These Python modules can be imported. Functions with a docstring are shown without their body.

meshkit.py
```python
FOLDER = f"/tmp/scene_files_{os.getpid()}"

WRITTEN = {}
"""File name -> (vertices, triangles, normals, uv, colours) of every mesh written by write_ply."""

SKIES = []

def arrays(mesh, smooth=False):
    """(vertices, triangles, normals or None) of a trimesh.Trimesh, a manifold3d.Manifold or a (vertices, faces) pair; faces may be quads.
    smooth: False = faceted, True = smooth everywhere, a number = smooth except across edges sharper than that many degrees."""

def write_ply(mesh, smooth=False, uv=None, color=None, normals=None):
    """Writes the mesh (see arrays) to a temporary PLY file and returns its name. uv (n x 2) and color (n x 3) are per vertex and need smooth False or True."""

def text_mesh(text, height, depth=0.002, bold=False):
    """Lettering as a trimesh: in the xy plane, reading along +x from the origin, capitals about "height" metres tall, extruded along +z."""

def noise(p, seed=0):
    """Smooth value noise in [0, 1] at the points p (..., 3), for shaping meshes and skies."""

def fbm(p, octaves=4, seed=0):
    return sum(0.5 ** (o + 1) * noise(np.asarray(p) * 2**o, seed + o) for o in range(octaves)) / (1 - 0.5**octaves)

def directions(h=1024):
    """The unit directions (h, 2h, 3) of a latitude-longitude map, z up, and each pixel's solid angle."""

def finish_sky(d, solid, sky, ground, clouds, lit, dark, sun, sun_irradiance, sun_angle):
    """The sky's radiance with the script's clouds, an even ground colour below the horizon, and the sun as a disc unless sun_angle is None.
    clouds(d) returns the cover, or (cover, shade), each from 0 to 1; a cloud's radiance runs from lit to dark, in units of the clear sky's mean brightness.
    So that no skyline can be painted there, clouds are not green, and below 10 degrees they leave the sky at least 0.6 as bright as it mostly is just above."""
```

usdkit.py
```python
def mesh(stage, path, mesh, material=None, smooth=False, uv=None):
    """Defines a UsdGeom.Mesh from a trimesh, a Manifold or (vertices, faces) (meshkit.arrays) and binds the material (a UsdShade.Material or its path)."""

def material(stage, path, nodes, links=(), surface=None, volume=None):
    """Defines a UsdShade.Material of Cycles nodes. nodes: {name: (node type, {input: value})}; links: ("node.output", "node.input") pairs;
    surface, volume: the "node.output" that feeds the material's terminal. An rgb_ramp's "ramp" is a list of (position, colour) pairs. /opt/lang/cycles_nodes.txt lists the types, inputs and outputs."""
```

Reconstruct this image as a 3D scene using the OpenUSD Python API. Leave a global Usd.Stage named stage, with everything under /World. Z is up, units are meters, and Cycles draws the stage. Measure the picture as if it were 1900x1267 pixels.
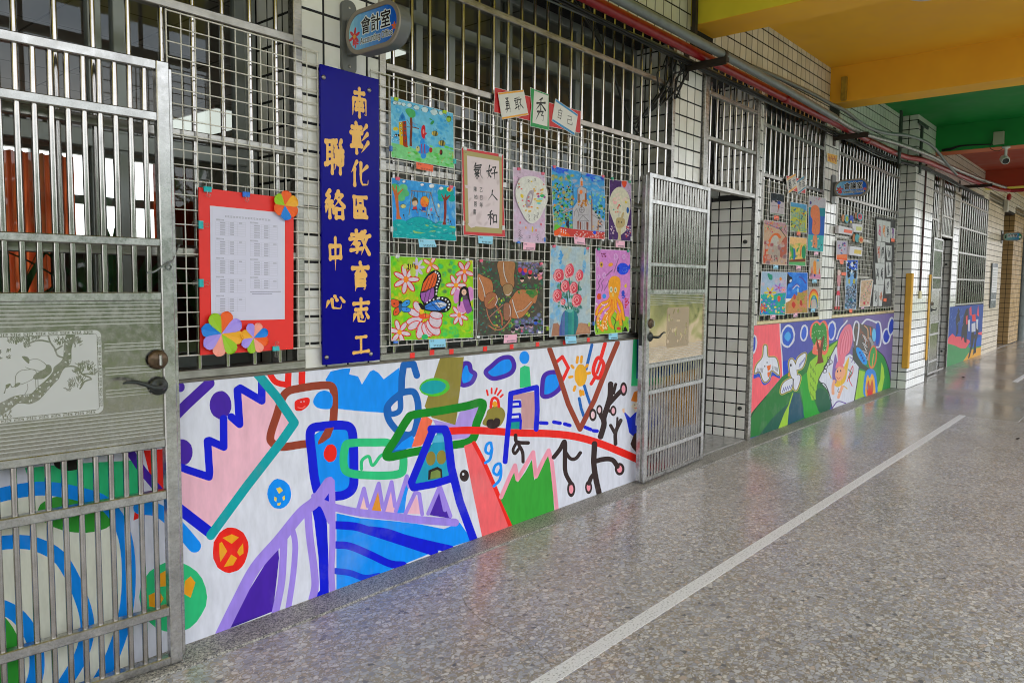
import math, random, glob
import numpy as np, trimesh, usdkit, meshkit
from pxr import Usd, UsdGeom, UsdLux, UsdShade, Gf, Sdf, Vt
from shapely.geometry import Polygon, LineString, Point, box as sbox, MultiPolygon
from shapely.ops import unary_union
from shapely import affinity

stage = Usd.Stage.CreateInMemory()
UsdGeom.SetStageUpAxis(stage, UsdGeom.Tokens.z)
UsdGeom.SetStageMetersPerUnit(stage, 1.0)
UsdGeom.Xform.Define(stage, '/World')
UsdGeom.Scope.Define(stage, '/World/Looks')

# ------------------------------------------------------------------ camera, sky, sun, exposure
FPX, CXP, CYP = 1417.0, 950.0, 633.5          # focal length and centre in pixels of the 1900 x 1267 photograph
RW = np.array([[0.646922825, 0.052612811, -0.760738293], [-0.762496095, 0.057081212, -0.644469891], [0.009516492, 0.99698226, 0.077044202]])
EYE = np.array([-1.25916859, -2.57940136, 1.3])
cam = UsdGeom.Camera.Define(stage, '/World/camera')
m4 = np.eye(4); m4[:3, :3] = RW.T; m4[3, :3] = EYE
cam.AddTransformOp().Set(Gf.Matrix4d(*[float(x) for x in m4.ravel()]))
cam.CreateHorizontalApertureAttr(36.0); cam.CreateVerticalApertureAttr(36.0 * 682 / 1024)
cam.CreateFocalLengthAttr(36.0 * FPX / 1900)
cam.CreateClippingRangeAttr(Gf.Vec2f(0.05, 2000))
cam.CreateExposureAttr(1.78)
SUN = np.array([-0.35, 0.62, 0.95]); SUN /= np.linalg.norm(SUN)
ELEV, ROT = math.asin(SUN[2]), math.atan2(SUN[0], SUN[1])
dome = UsdLux.DomeLight.Define(stage, '/World/sky')
skym = usdkit.material(stage, '/World/Looks/sky', {
    'tc': ('texture_coordinate', {}), 'mp': ('mapping', {'scale': (1, 1, 2.2)}),
    'sky': ('sky_texture', {'sky_type': 'single_scattering', 'sun_disc': False, 'sun_elevation': ELEV, 'sun_rotation': ROT, 'aerosol_density': 2.0}),
    'n': ('noise_texture', {'scale': 2.2, 'detail': 5, 'roughness': 0.55}),
    'r': ('rgb_ramp', {'ramp': [(0.32, (0.35, 0.35, 0.35)), (0.6, (0.95, 0.95, 0.95))]}),
    'mx': ('mix_color', {'b': (8.0, 8.1, 8.35), 'use_clamp': False}),
    'bg': ('background_shader', {'strength': 0.1})},
    [('tc.generated', 'mp.vector'), ('mp.vector', 'n.vector'), ('n.fac', 'r.fac'), ('r.color', 'mx.fac'), ('sky.color', 'mx.a'), ('mx.result', 'bg.color')], surface='bg.background')
UsdShade.MaterialBindingAPI.Apply(dome.GetPrim()).Bind(skym)
dome.GetPrim().SetCustomDataByKey('kind', 'structure')
sun = UsdLux.DistantLight.Define(stage, '/World/sun')
sun.CreateNormalizeAttr(True); sun.CreateIntensityAttr(0.4); sun.CreateAngleAttr(12.0); sun.CreateColorAttr(Gf.Vec3f(1.0, 0.95, 0.87))
zz = SUN; xx = np.cross([0, 0, 1.0], zz); xx /= np.linalg.norm(xx); yy = np.cross(zz, xx)
ms = np.eye(4); ms[0, :3], ms[1, :3], ms[2, :3] = xx, yy, zz
sun.AddTransformOp().Set(Gf.Matrix4d(*[float(x) for x in ms.ravel()]))

# ------------------------------------------------------------------ from the photograph's pixels to points on a plane of the place
def ray(px, py):
    return RW @ np.array([px - CXP, -(py - CYP), -FPX])
def onY(px, py, y=0.0):
    v = ray(px, py); p = EYE + v * ((y - EYE[1]) / v[1]); return p[0], p[2]
def onZ(px, py, z=0.0):
    v = ray(px, py); p = EYE + v * ((z - EYE[2]) / v[2]); return p[0], p[1]
def onX(px, py, x=0.0):
    v = ray(px, py); p = EYE + v * ((x - EYE[0]) / v[0]); return p[1], p[2]

# ------------------------------------------------------------------ helpers
def lin(h):
    h = h.lstrip('#'); c = np.array([int(h[i:i + 2], 16) for i in (0, 2, 4)]) / 255.0
    return np.where(c <= 0.04045, c / 12.92, ((c + 0.055) / 1.055) ** 2.4)
COUNT = {}
def numbered(parent, name):
    k = (parent, name); n = COUNT.get(k, 0); COUNT[k] = n + 1
    return name if n == 0 else '%s_%03d' % (name, n)
def tag(p, label=None, cat=None, group=None, kind=None):
    p = p.GetPrim() if hasattr(p, 'GetPrim') else p
    for k, v in (('label', label), ('category', cat), ('group', group), ('kind', kind)):
        if v: p.SetCustomDataByKey(k, v)
    return p
def thing(name, label=None, cat=None, group=None, kind=None, loc=None):
    x = UsdGeom.Xform.Define(stage, '/World/' + numbered('/World', name))
    if loc is not None: x.AddTranslateOp().Set(Gf.Vec3d(*map(float, loc)))
    return tag(x, label, cat, group, kind)
def obj(name, mesh, m, parent=None, label=None, cat=None, group=None, kind=None, smooth=False):
    pp = str(parent.GetPath()) if parent is not None else '/World'
    g = usdkit.mesh(stage, pp + '/' + numbered(pp, name), mesh, m, smooth=smooth)
    return tag(g, label, cat, group, kind)

_cb = {}
def _cbox_faces():
    v = np.array([[sx * (1 - .2 * (k == 0)), sy * (1 - .2 * (k == 1)), sz * (1 - .2 * (k == 2))] for sx in (-1, 1) for sy in (-1, 1) for sz in (-1, 1) for k in range(3)])
    # vertex (corner, k): pulled in along axis k only -> lies on the two faces other than k; use two-axis pull instead
    w = []
    for sx in (-1, 1):
        for sy in (-1, 1):
            for sz in (-1, 1):
                for k in range(3):
                    s = [sx, sy, sz]; a = [0, 1, 2]; a.remove(k)
                    w.append([s[0] * (1 if k == 0 else .8), s[1] * (1 if k == 1 else .8), s[2] * (1 if k == 2 else .8)])
    w = np.array(w)
    h = trimesh.convex.convex_hull(w)
    idx = [int(np.argmin(((w - p) ** 2).sum(1))) for p in h.vertices]
    f = np.array([[idx[i] for i in t] for t in h.faces])
    n = np.cross(w[f[:, 1]] - w[f[:, 0]], w[f[:, 2]] - w[f[:, 0]])
    flip = (n * w[f].mean(1)).sum(1) < 0
    f[flip] = f[flip][:, ::-1]
    return f
CBF = _cbox_faces()
BOXF = np.array([[0, 2, 3], [0, 3, 1], [4, 5, 7], [4, 7, 6], [0, 1, 5], [0, 5, 4], [2, 6, 7], [2, 7, 3], [0, 4, 6], [0, 6, 2], [1, 3, 7], [1, 7, 5]])
class MB:
    """Collects shapes and makes them one mesh of the scene."""
    def __init__(s): s.v, s.f, s.n = [], [], 0
    def add(s, v, f):
        v = np.asarray(v, float); f = np.asarray(f, int)
        s.v.append(v); s.f.append(f + s.n); s.n += len(v); return s
    def box(s, x0, x1, y0, y1, z0, z1, b=0.0):
        lo = np.minimum([x0, y0, z0], [x1, y1, z1]); hi = np.maximum([x0, y0, z0], [x1, y1, z1])
        if b <= 0:
            return s.add([[(lo, hi)[i][0], (lo, hi)[j][1], (lo, hi)[k][2]] for i in (0, 1) for j in (0, 1) for k in (0, 1)], BOXF)
        c, h = (lo + hi) / 2, (hi - lo) / 2; b = min(b, h.min() * .9); w = []
        for sx in (-1, 1):
            for sy in (-1, 1):
                for sz in (-1, 1):
                    for k in range(3):
                        w.append([c[a] + (sx, sy, sz)[a] * (h[a] - (0 if a == k else b)) for a in range(3)])
        return s.add(w, CBF)
    def tube(s, path, r, n=10, cap=True):
        P = np.asarray(path, float); m = len(P); R = np.full(m, r) if np.ndim(r) == 0 else np.asarray(r, float)
        T = np.gradient(P, axis=0); T /= np.maximum(np.linalg.norm(T, axis=1, keepdims=True), 1e-9)
        up = np.array([0, 0, 1.0]) if abs(T[0][2]) < .9 else np.array([1.0, 0, 0])
        u = np.cross(up, T[0]); u /= np.linalg.norm(u); V = []
        for i in range(m):
            u = u - T[i] * (u @ T[i]); u /= np.linalg.norm(u); w = np.cross(T[i], u)
            a = np.arange(n) * 2 * math.pi / n
            V.append(P[i] + R[i] * (np.cos(a)[:, None] * u + np.sin(a)[:, None] * w))
        V = np.vstack(V); F = []
        for i in range(m - 1):
            for k in range(n):
                a, b, c, d = i * n + k, i * n + (k + 1) % n, (i + 1) * n + (k + 1) % n, (i + 1) * n + k
                F += [[a, b, c], [a, c, d]]
        if cap:
            F += [[0, k + 1, k] for k in range(1, n - 1)] + [[(m - 1) * n, (m - 1) * n + k, (m - 1) * n + k + 1] for k in range(1, n - 1)]
        return s.add(V, F)
    def rod(s, p, q, r, n=10): return s.tube([p, q], r, n)
    def prism(s, poly, fn, t0, t1):
        """poly (shapely) extruded between t0 and t1: fn(u, v, t) gives the point."""
        for g in getattr(poly, 'geoms', [poly]):
            if g.is_empty or g.area <= 0: continue
            me = trimesh.creation.extrude_polygon(g, 1.0, engine='earcut')
            v = np.array([fn(a, b, t0 + (t1 - t0) * c) for a, b, c in me.vertices]); f = np.array(me.faces)
            s.add(v, f)
        return s
    def mesh(s, me, T=None):
        v = np.array(me.vertices)
        if T is not None: v = v @ np.asarray(T)[:3, :3].T + np.asarray(T)[:3, 3]
        return s.add(v, me.faces)
    def arr(s): return np.vstack(s.v), np.vstack(s.f)
    def fixed(s):
        m = trimesh.Trimesh(*s.arr(), process=False)
        return m
    def build(s, name, m, parent=None, label=None, cat=None, group=None, kind=None, smooth=False):
        return obj(name, s.arr(), m, parent, label, cat, group, kind, smooth)
def lathe(profile, n=24):
    """profile: (r, h) pairs; around +h axis = z."""
    P = np.array(profile, float); a = np.arange(n) * 2 * math.pi / n; V = []
    for r, h in P: V.append(np.c_[r * np.cos(a), r * np.sin(a), np.full(n, h)])
    V = np.vstack(V); F = []
    for i in range(len(P) - 1):
        for k in range(n):
            A, B, C, D = i * n + k, i * n + (k + 1) % n, (i + 1) * n + (k + 1) % n, (i + 1) * n + k
            F += [[A, B, C], [A, C, D]]
    return trimesh.Trimesh(V, F, process=False)
TOWARDS = np.array([[1, 0, 0, 0], [0, 0, -1, 0], [0, 1, 0, 0], [0, 0, 0, 1.0]])   # lathe axis z -> world -y (out of the wall)
def out_at(x, y, z):
    T = TOWARDS.copy(); T[:3, 3] = (x, y, z); return T

# ------------------------------------------------------------------ materials
MATS = {}
def M(name, nodes, links=(), surface='p.BSDF', volume=None):
    MATS[name] = usdkit.material(stage, '/World/Looks/' + name, nodes, links, surface=surface, volume=volume); return MATS[name]
def plain(name, col, rough=0.5, metallic=0.0, noise=0.12, scale=9.0, bump=0.0, bscale=200.0, **kw):
    """A colour with slow mottling, slightly uneven gloss and optional fine relief."""
    c = lin(col) if isinstance(col, str) else np.array(col, float)
    nodes = {'g': ('geometry', {}), 'n': ('noise_texture', {'scale': scale, 'detail': 4, 'roughness': 0.6}),
             'r': ('rgb_ramp', {'ramp': [(0.25, tuple(np.clip(c * (1 - noise), 0, 1))), (0.75, tuple(np.clip(c * (1 + noise), 0, 1)))]}),
             'mr': ('map_range', {'from_min': 0.3, 'from_max': 0.7, 'to_min': max(0.02, rough * 0.8), 'to_max': min(1, rough * 1.25), 'clamp': True}),
             'p': ('principled_bsdf', {'metallic': metallic, **kw})}
    links = [('g.position', 'n.vector'), ('n.fac', 'r.fac'), ('r.color', 'p.base_color'), ('n.fac', 'mr.value'), ('mr.result', 'p.roughness')]
    if bump > 0:
        nodes['n2'] = ('noise_texture', {'scale': bscale, 'detail': 3}); nodes['b'] = ('bump', {'strength': 0.6, 'distance': bump})
        links += [('g.position', 'n2.vector'), ('n2.fac', 'b.height'), ('b.normal', 'p.normal')]
    return M(name, nodes, links)
def brushed(name, col, rough, sx, sy, sz, amount=0.25, bump=0.0002, metallic=1.0):
    """Stainless steel: streaks along one direction, a few cloudy stains."""
    c = np.array(col)
    return M(name, {'g': ('geometry', {}), 'mp': ('mapping', {'scale': (sx, sy, sz)}), 'n': ('noise_texture', {'scale': 1.0, 'detail': 4, 'roughness': 0.6}),
        'n2': ('noise_texture', {'scale': 14.0, 'detail': 5}), 'mr': ('map_range', {'from_min': 0.3, 'from_max': 0.7, 'to_min': rough * (1 - amount), 'to_max': rough * (1 + amount), 'clamp': True}),
        'r': ('rgb_ramp', {'ramp': [(0.3, tuple(c * 0.72)), (0.6, tuple(c))]}), 'b': ('bump', {'strength': 0.5, 'distance': bump}), 'n4': ('noise_texture', {'scale': 34.0, 'detail': 6, 'roughness': 0.75}), 'r4': ('map_range', {'from_min': 0.64, 'from_max': 0.76, 'to_min': 0.0, 'to_max': 0.55, 'clamp': True}), 'm4': ('mix_color', {'b': (0.20, 0.13, 0.08)}),
        'p': ('principled_bsdf', {'metallic': metallic})},
        [('g.position', 'mp.vector'), ('mp.vector', 'n.vector'), ('g.position', 'n2.vector'), ('n2.fac', 'r.fac'), ('g.position', 'n4.vector'), ('n4.fac', 'r4.value'), ('r4.result', 'm4.fac'), ('r.color', 'm4.a'), ('m4.result', 'p.base_color'), ('n.fac', 'mr.value'), ('mr.result', 'p.roughness'), ('n.fac', 'b.height'), ('b.normal', 'p.normal')])
STEEL = brushed('stainless_bars', (0.48, 0.455, 0.425), 0.12, 60, 60, 6, 0.3, 0.00003)
STEELF = brushed('stainless_frame', (0.40, 0.38, 0.35), 0.32, 8, 60, 60, 0.25, 0.00003)
STEELD = brushed('stainless_door_frame', (0.50, 0.49, 0.475), 0.28, 40, 40, 40, 0.25, 0.00003)
ALU = plain('aluminium_window', '#8f938f', 0.42, 0.6, 0.08)
WIRE = plain('white_coated_wire', '#d9d4c9', 0.35, 0.0, 0.10, 30)
M('polished_plate', {'g': ('geometry', {}), 'n': ('noise_texture', {'scale': 5.5, 'detail': 2}), 'n2': ('noise_texture', {'scale': 40.0, 'detail': 4}),
    'b': ('bump', {'strength': 1.0, 'distance': 0.0018}), 'mr': ('map_range', {'from_min': 0.3, 'from_max': 0.7, 'to_min': 0.16, 'to_max': 0.32, 'clamp': True}),
    'p': ('principled_bsdf', {'metallic': 1.0, 'base_color': (0.34, 0.325, 0.295)})},
    [('g.position', 'n.vector'), ('g.position', 'n2.vector'), ('n.fac', 'b.height'), ('b.normal', 'p.normal'), ('n2.fac', 'mr.value'), ('mr.result', 'p.roughness')])
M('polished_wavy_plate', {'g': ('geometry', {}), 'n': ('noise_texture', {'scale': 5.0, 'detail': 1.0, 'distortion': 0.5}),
    'b': ('bump', {'strength': 1.0, 'distance': 0.007}), 'p': ('principled_bsdf', {'metallic': 1.0, 'roughness': 0.13, 'base_color': (0.74, 0.58, 0.40)})},  # golden reflection is put into the base colour of the plate
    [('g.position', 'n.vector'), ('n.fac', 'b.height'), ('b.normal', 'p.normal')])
ETCH = plain('etched_matt_steel', '#b9bab7', 0.6, 0.1, 0.05)
BRASS = plain('dark_brass', '#5a4a3a', 0.35, 0.8, 0.25, 60)
BLACKM = plain('dark_lock_metal', '#3d403e', 0.4, 0.7, 0.2, 60)
M('white_wall_tile', {'g': ('geometry', {}), 'o': ('object_info', {}), 'n': ('noise_texture', {'scale': 3.0, 'detail': 3}), 'n2': ('noise_texture', {'scale': 11.0, 'detail': 1}),
    'r': ('rgb_ramp', {'ramp': [(0.3, (0.76, 0.745, 0.69)), (0.7, (0.84, 0.83, 0.80))]}), 'hv': ('hsv', {}), 'ml': ('map_range', {'to_min': 0.84, 'to_max': 1.05}), 'ng': ('noise_texture', {'scale': 1.3, 'detail': 7, 'roughness': 0.7}), 'rg': ('rgb_ramp', {'ramp': [(0.52, (1, 1, 1)), (0.75, (0.80, 0.76, 0.68))]}), 'mg': ('mix_color', {'blend_type': 'multiply', 'fac': 1.0}),
    'b': ('bump', {'strength': 0.4, 'distance': 0.0012}), 'p': ('principled_bsdf', {'roughness': 0.13})},
    [('g.position', 'n.vector'), ('g.position', 'n2.vector'), ('n.fac', 'r.fac'), ('r.color', 'hv.color'), ('o.random', 'ml.value'), ('ml.result', 'hv.value'), ('hv.color', 'mg.a'), ('g.position', 'ng.vector'), ('ng.fac', 'rg.fac'), ('rg.color', 'mg.b'), ('mg.result', 'p.base_color'), ('n2.fac', 'b.height'), ('b.normal', 'p.normal')])
TILE = MATS['white_wall_tile']
GROUT = plain('black_grout', (0.010, 0.010, 0.011), 0.85, 0, 0.4, 60)
SILLT = plain('brown_sill_tile', '#6a5852', 0.35, 0, 0.2, 25)
def terrazzo(name, scale, gloss, tint, matrix):
    pal = [(0.0, (0.14, 0.14, 0.15)), (0.035, (0.24, 0.23, 0.24)), (0.12, (0.34, 0.34, 0.37)), (0.45, (0.46, 0.46, 0.49)), (0.72, (0.58, 0.57, 0.57)), (0.9, (0.72, 0.69, 0.64)), (0.98, (0.55, 0.45, 0.37)), (1.0, (0.50, 0.40, 0.32))]
    pal = [(a, tuple(np.array(c) * tint)) for a, c in pal]
    return M(name, {'g': ('geometry', {}), 'nd': ('noise_texture', {'scale': 60.0, 'detail': 2}), 'vs': ('vector_math', {'math_type': 'multiply_add', 'vector2': (0.008, 0.008, 0.0)}),
        'mp': ('mapping', {'scale': (1, 1.25, 0)}), 
        'v': ('voronoi_texture', {'scale': scale, 'feature': 'f1', 'randomness': 1.0}), 've': ('voronoi_texture', {'scale': scale, 'feature': 'distance_to_edge', 'randomness': 1.0}),
        'v2': ('voronoi_texture', {'scale': scale * 2.6, 'feature': 'f1'}), 'v2e': ('voronoi_texture', {'scale': scale * 2.6, 'feature': 'distance_to_edge'}),
        's1': ('separate_color', {}), 's2': ('separate_color', {}),
        'c1': ('rgb_ramp', {'ramp': pal}), 'c2': ('rgb_ramp', {'ramp': pal}),
        'e1': ('map_range', {'from_min': 0.06, 'from_max': 0.12, 'clamp': True}), 'e2': ('map_range', {'from_min': 0.07, 'from_max': 0.15, 'clamp': True}),
        'k1': ('math', {'math_type': 'greater_than', 'value2': 0.22}), 'k2': ('math', {'math_type': 'greater_than', 'value2': 0.35}),
        'f1': ('math', {'math_type': 'multiply'}), 'f2': ('math', {'math_type': 'multiply'}),
        'nm': ('noise_texture', {'scale': 0.9, 'detail': 4}), 'mxr': ('rgb_ramp', {'ramp': [(0.35, tuple(np.array(matrix) * 0.85)), (0.65, tuple(np.array(matrix) * 1.2))]}),
        'm1': ('mix_color', {}), 'm2': ('mix_color', {}), 'rr': ('map_range', {'from_min': 0.3, 'from_max': 0.7, 'to_min': gloss * 0.65, 'to_max': gloss * 1.9, 'clamp': True}), 'nw': ('noise_texture', {'scale': 0.55, 'detail': 7, 'roughness': 0.65}), 'rw': ('rgb_ramp', {'ramp': [(0.3, (0.80, 0.79, 0.76)), (0.55, (1.0, 1.0, 1.0)), (0.75, (1.06, 1.05, 1.03))]}), 'mw': ('mix_color', {'blend_type': 'multiply', 'fac': 1.0}),
        'nb': ('noise_texture', {'scale': 18.0, 'detail': 3}), 'b': ('bump', {'strength': 0.35, 'distance': 0.0009}), 'p': ('principled_bsdf', {'specular_ior_level': 0.55})},
        [('g.position', 'nd.vector'), ('nd.color', 'vs.vector1'), ('g.position', 'vs.vector3'), ('vs.vector', 'mp.vector'), ('mp.vector', 'v.vector'), ('mp.vector', 've.vector'), ('mp.vector', 'v2.vector'), ('mp.vector', 'v2e.vector'),
         ('v.color', 's1.color'), ('v2.color', 's2.color'), ('s1.r', 'c1.fac'), ('s2.r', 'c2.fac'), ('ve.distance', 'e1.value'), ('v2e.distance', 'e2.value'),
         ('s1.g', 'k1.value1'), ('s2.g', 'k2.value1'), ('e1.result', 'f1.value1'), ('k1.value', 'f1.value2'), ('e2.result', 'f2.value1'), ('k2.value', 'f2.value2'),
         ('g.position', 'nm.vector'), ('nm.fac', 'mxr.fac'), ('mxr.color', 'm2.a'), ('c2.color', 'm2.b'), ('f2.value', 'm2.fac'), ('m2.result', 'm1.a'), ('c1.color', 'm1.b'), ('f1.value', 'm1.fac'), ('m1.result', 'mw.a'), ('g.position', 'nw.vector'), ('nw.fac', 'rw.fac'), ('rw.color', 'mw.b'), ('mw.result', 'p.base_color'),
         ('nm.fac', 'rr.value'), ('rr.result', 'p.roughness'), ('g.position', 'nb.vector'), ('nb.fac', 'b.height'), ('b.normal', 'p.normal')])
TERR = terrazzo('terrazzo', 48.0, 0.17, (0.93, 0.935, 0.96), (0.29, 0.25, 0.195))
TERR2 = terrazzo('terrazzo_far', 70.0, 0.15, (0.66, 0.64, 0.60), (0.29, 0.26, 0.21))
M('washed_pebble', {'g': ('geometry', {}), 'v': ('voronoi_texture', {'scale': 210.0, 'feature': 'f1'}), 's': ('separate_color', {}), 'n': ('noise_texture', {'scale': 2.0, 'detail': 3}),
    'c': ('rgb_ramp', {'ramp': [(0.0, (0.06, 0.06, 0.06)), (0.3, (0.2, 0.19, 0.17)), (0.6, (0.38, 0.36, 0.32)), (1.0, (0.56, 0.53, 0.46))]}), 'hv': ('hsv', {}), 'ml': ('map_range', {'from_min': 0.3, 'from_max': 0.7, 'to_min': 0.75, 'to_max': 1.1}),
    'b': ('bump', {'strength': 0.8, 'distance': 0.003, 'invert': True}), 'p': ('principled_bsdf', {'roughness': 0.42})},
    [('g.position', 'v.vector'), ('v.color', 's.color'), ('s.r', 'c.fac'), ('g.position', 'n.vector'), ('n.fac', 'ml.value'), ('ml.result', 'hv.value'), ('c.color', 'hv.color'), ('hv.color', 'p.base_color'), ('v.distance', 'b.height'), ('b.normal', 'p.normal')])
M('worn_white_line', {'g': ('geometry', {}), 'n': ('noise_texture', {'scale': 130.0, 'detail': 2}), 'r': ('rgb_ramp', {'ramp': [(0.34, (0.35, 0.34, 0.33)), (0.42, (0.76, 0.76, 0.76)), (0.8, (0.82, 0.82, 0.83))]}), 'p': ('principled_bsdf', {'roughness': 0.45})},
    [('g.position', 'n.vector'), ('n.fac', 'r.fac'), ('r.color', 'p.base_color')])
def paintmat(name, attr, rough, amt, scale, streak=(1, 1, 1), spec=0.5, bump=0.0):
    nodes = {'a': ('attribute', {'attribute': attr}), 'g': ('geometry', {}), 'mp': ('mapping', {'scale': streak}), 'n': ('noise_texture', {'scale': scale, 'detail': 4, 'roughness': 0.65}),
        'ml': ('map_range', {'from_min': 0.25, 'from_max': 0.75, 'to_min': 1 - amt, 'to_max': 1 + amt * 0.6}), 'hv': ('hsv', {}), 'p': ('principled_bsdf', {'roughness': rough, 'specular_ior_level': spec})}
    links = [('g.position', 'mp.vector'), ('mp.vector', 'n.vector'), ('n.fac', 'ml.value'), ('ml.result', 'hv.value'), ('a.color', 'hv.color'), ('hv.color', 'p.base_color')]
    if bump: nodes['n3'] = ('noise_texture', {'scale': 2.2, 'detail': 6, 'roughness': 0.7}); nodes['r3'] = ('map_range', {'from_min': 0.55, 'from_max': 0.8, 'to_min': 0.0, 'to_max': 0.22, 'clamp': True}); nodes['m3'] = ('mix_color', {'b': (0.45, 0.42, 0.40)}); links = links[:-1] + [('g.position', 'n3.vector'), ('n3.fac', 'r3.value'), ('r3.result', 'm3.fac'), ('hv.color', 'm3.a'), ('m3.result', 'p.base_color')]
    if bump: nodes['b'] = ('bump', {'strength': 0.5, 'distance': bump}); links += [('n.fac', 'b.height'), ('b.normal', 'p.normal')]
    return M(name, nodes, links)
PMURAL = paintmat('mural_paint', 'tint', 0.5, 0.15, 26.0, (1, 1, 0.3), spec=0.22, bump=0.0006)
PART = paintmat('artwork_paint', 'tint', 0.65, 0.2, 60.0, (1, 1, 1), spec=0.2)
PPRINT = paintmat('flat_print', 'tint', 0.45, 0.03, 30.0)
PGLOSS = paintmat('gloss_print', 'tint', 0.16, 0.02, 30.0)
PAPER = plain('white_paper', '#e4e2e0', 0.65, 0, 0.04)
RED_CARD = plain('red_card', '#f02a20', 0.55, 0, 0.04)
BLUE_ACR = plain('blue_acrylic', '#060084', 0.25, 0, 0.08, 2.0, specular_ior_level=0.12)
GREYPL = plain('grey_plastic', '#5d5f5d', 0.4, 0, 0.08)
RIM = plain('sign_rim', '#8f867a', 0.45, 0.2, 0.08)
REDPIPE = plain('red_pipe_paint', '#9a141c', 0.3, 0, 0.12, 6)
GREYPIPE = plain('grey_conduit', '#6e7472', 0.35, 0.2, 0.12, 6)
SILPIPE = plain('galvanised_conduit', '#8e8c86', 0.28, 0.8, 0.15, 20)
CABLE = plain('black_cable', '#1a1a1a', 0.5, 0, 0.2)
RUSTY = plain('dark_angle_iron', '#3a332c', 0.6, 0.4, 0.35, 30)
def wallpaint(name, col): return plain(name, col, 0.55, 0, 0.11, 2.2, 0.0012, 60)
P_YEL, P_ORG, P_GRN, P_RED, P_BEI, P_LORG = wallpaint('paint_yellow_green', '#ead83a'), wallpaint('paint_orange', '#ffbb30'), wallpaint('paint_green', '#0a8a38'), wallpaint('paint_brick_red', '#b04226'), wallpaint('paint_beige', '#e6bf86'), wallpaint('paint_salmon', '#e0733f')
YELPOST = plain('yellow_foam', '#e0a83a', 0.6, 0, 0.08, 12)
ROOMW = plain('room_wall_paint', '#aaa699', 0.7, 0, 0.05)
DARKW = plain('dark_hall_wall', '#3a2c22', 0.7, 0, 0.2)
GLASS = M('window_glass', {'t': ('transparent_bsdf', {'color': (0.70, 0.73, 0.70)}), 'gl': ('glossy_bsdf', {'roughness': 0.02, 'color': (0.9, 0.95, 0.93)}), 'lw': ('layer_weight', {'blend': 0.5}),
    'pw': ('math', {'math_type': 'power', 'value2': 5.0}), 'ma': ('math', {'math_type': 'multiply_add', 'value2': 0.92, 'value3': 0.05}), 'mx': ('mix_closure', {})},
    [('lw.facing', 'pw.value1'), ('pw.value', 'ma.value1'), ('ma.value', 'mx.fac'), ('t.BSDF', 'mx.closure1'), ('gl.BSDF', 'mx.closure2')], surface='mx.closure')
LAMP = M('lit_lamp_panel', {'e': ('emission', {'color': (0.95, 1.0, 0.95), 'strength': 0.30})}, [], surface='e.emission')
CONC = plain('yard_concrete', '#8f8d86', 0.8, 0, 0.12, 0.8)
GRASS = M('lawn_grass', {'g': ('geometry', {}), 'n': ('noise_texture', {'scale': 1.5, 'detail': 8}), 'r': ('rgb_ramp', {'ramp': [(0.3, (0.05, 0.085, 0.02)), (0.7, (0.10, 0.14, 0.04))]}), 'p': ('principled_bsdf', {'roughness': 0.9})},
    [('g.position', 'n.vector'), ('n.fac', 'r.fac'), ('r.color', 'p.base_color')])
LEAF = plain('leaf_green', '#2f5a2a', 0.45, 0, 0.3, 8)
CURT = plain('orange_curtain', '#c2502a', 0.8, 0, 0.2, 5)
WHITEPL = plain('white_plastic', '#cfcdc6', 0.4, 0, 0.04)

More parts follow.
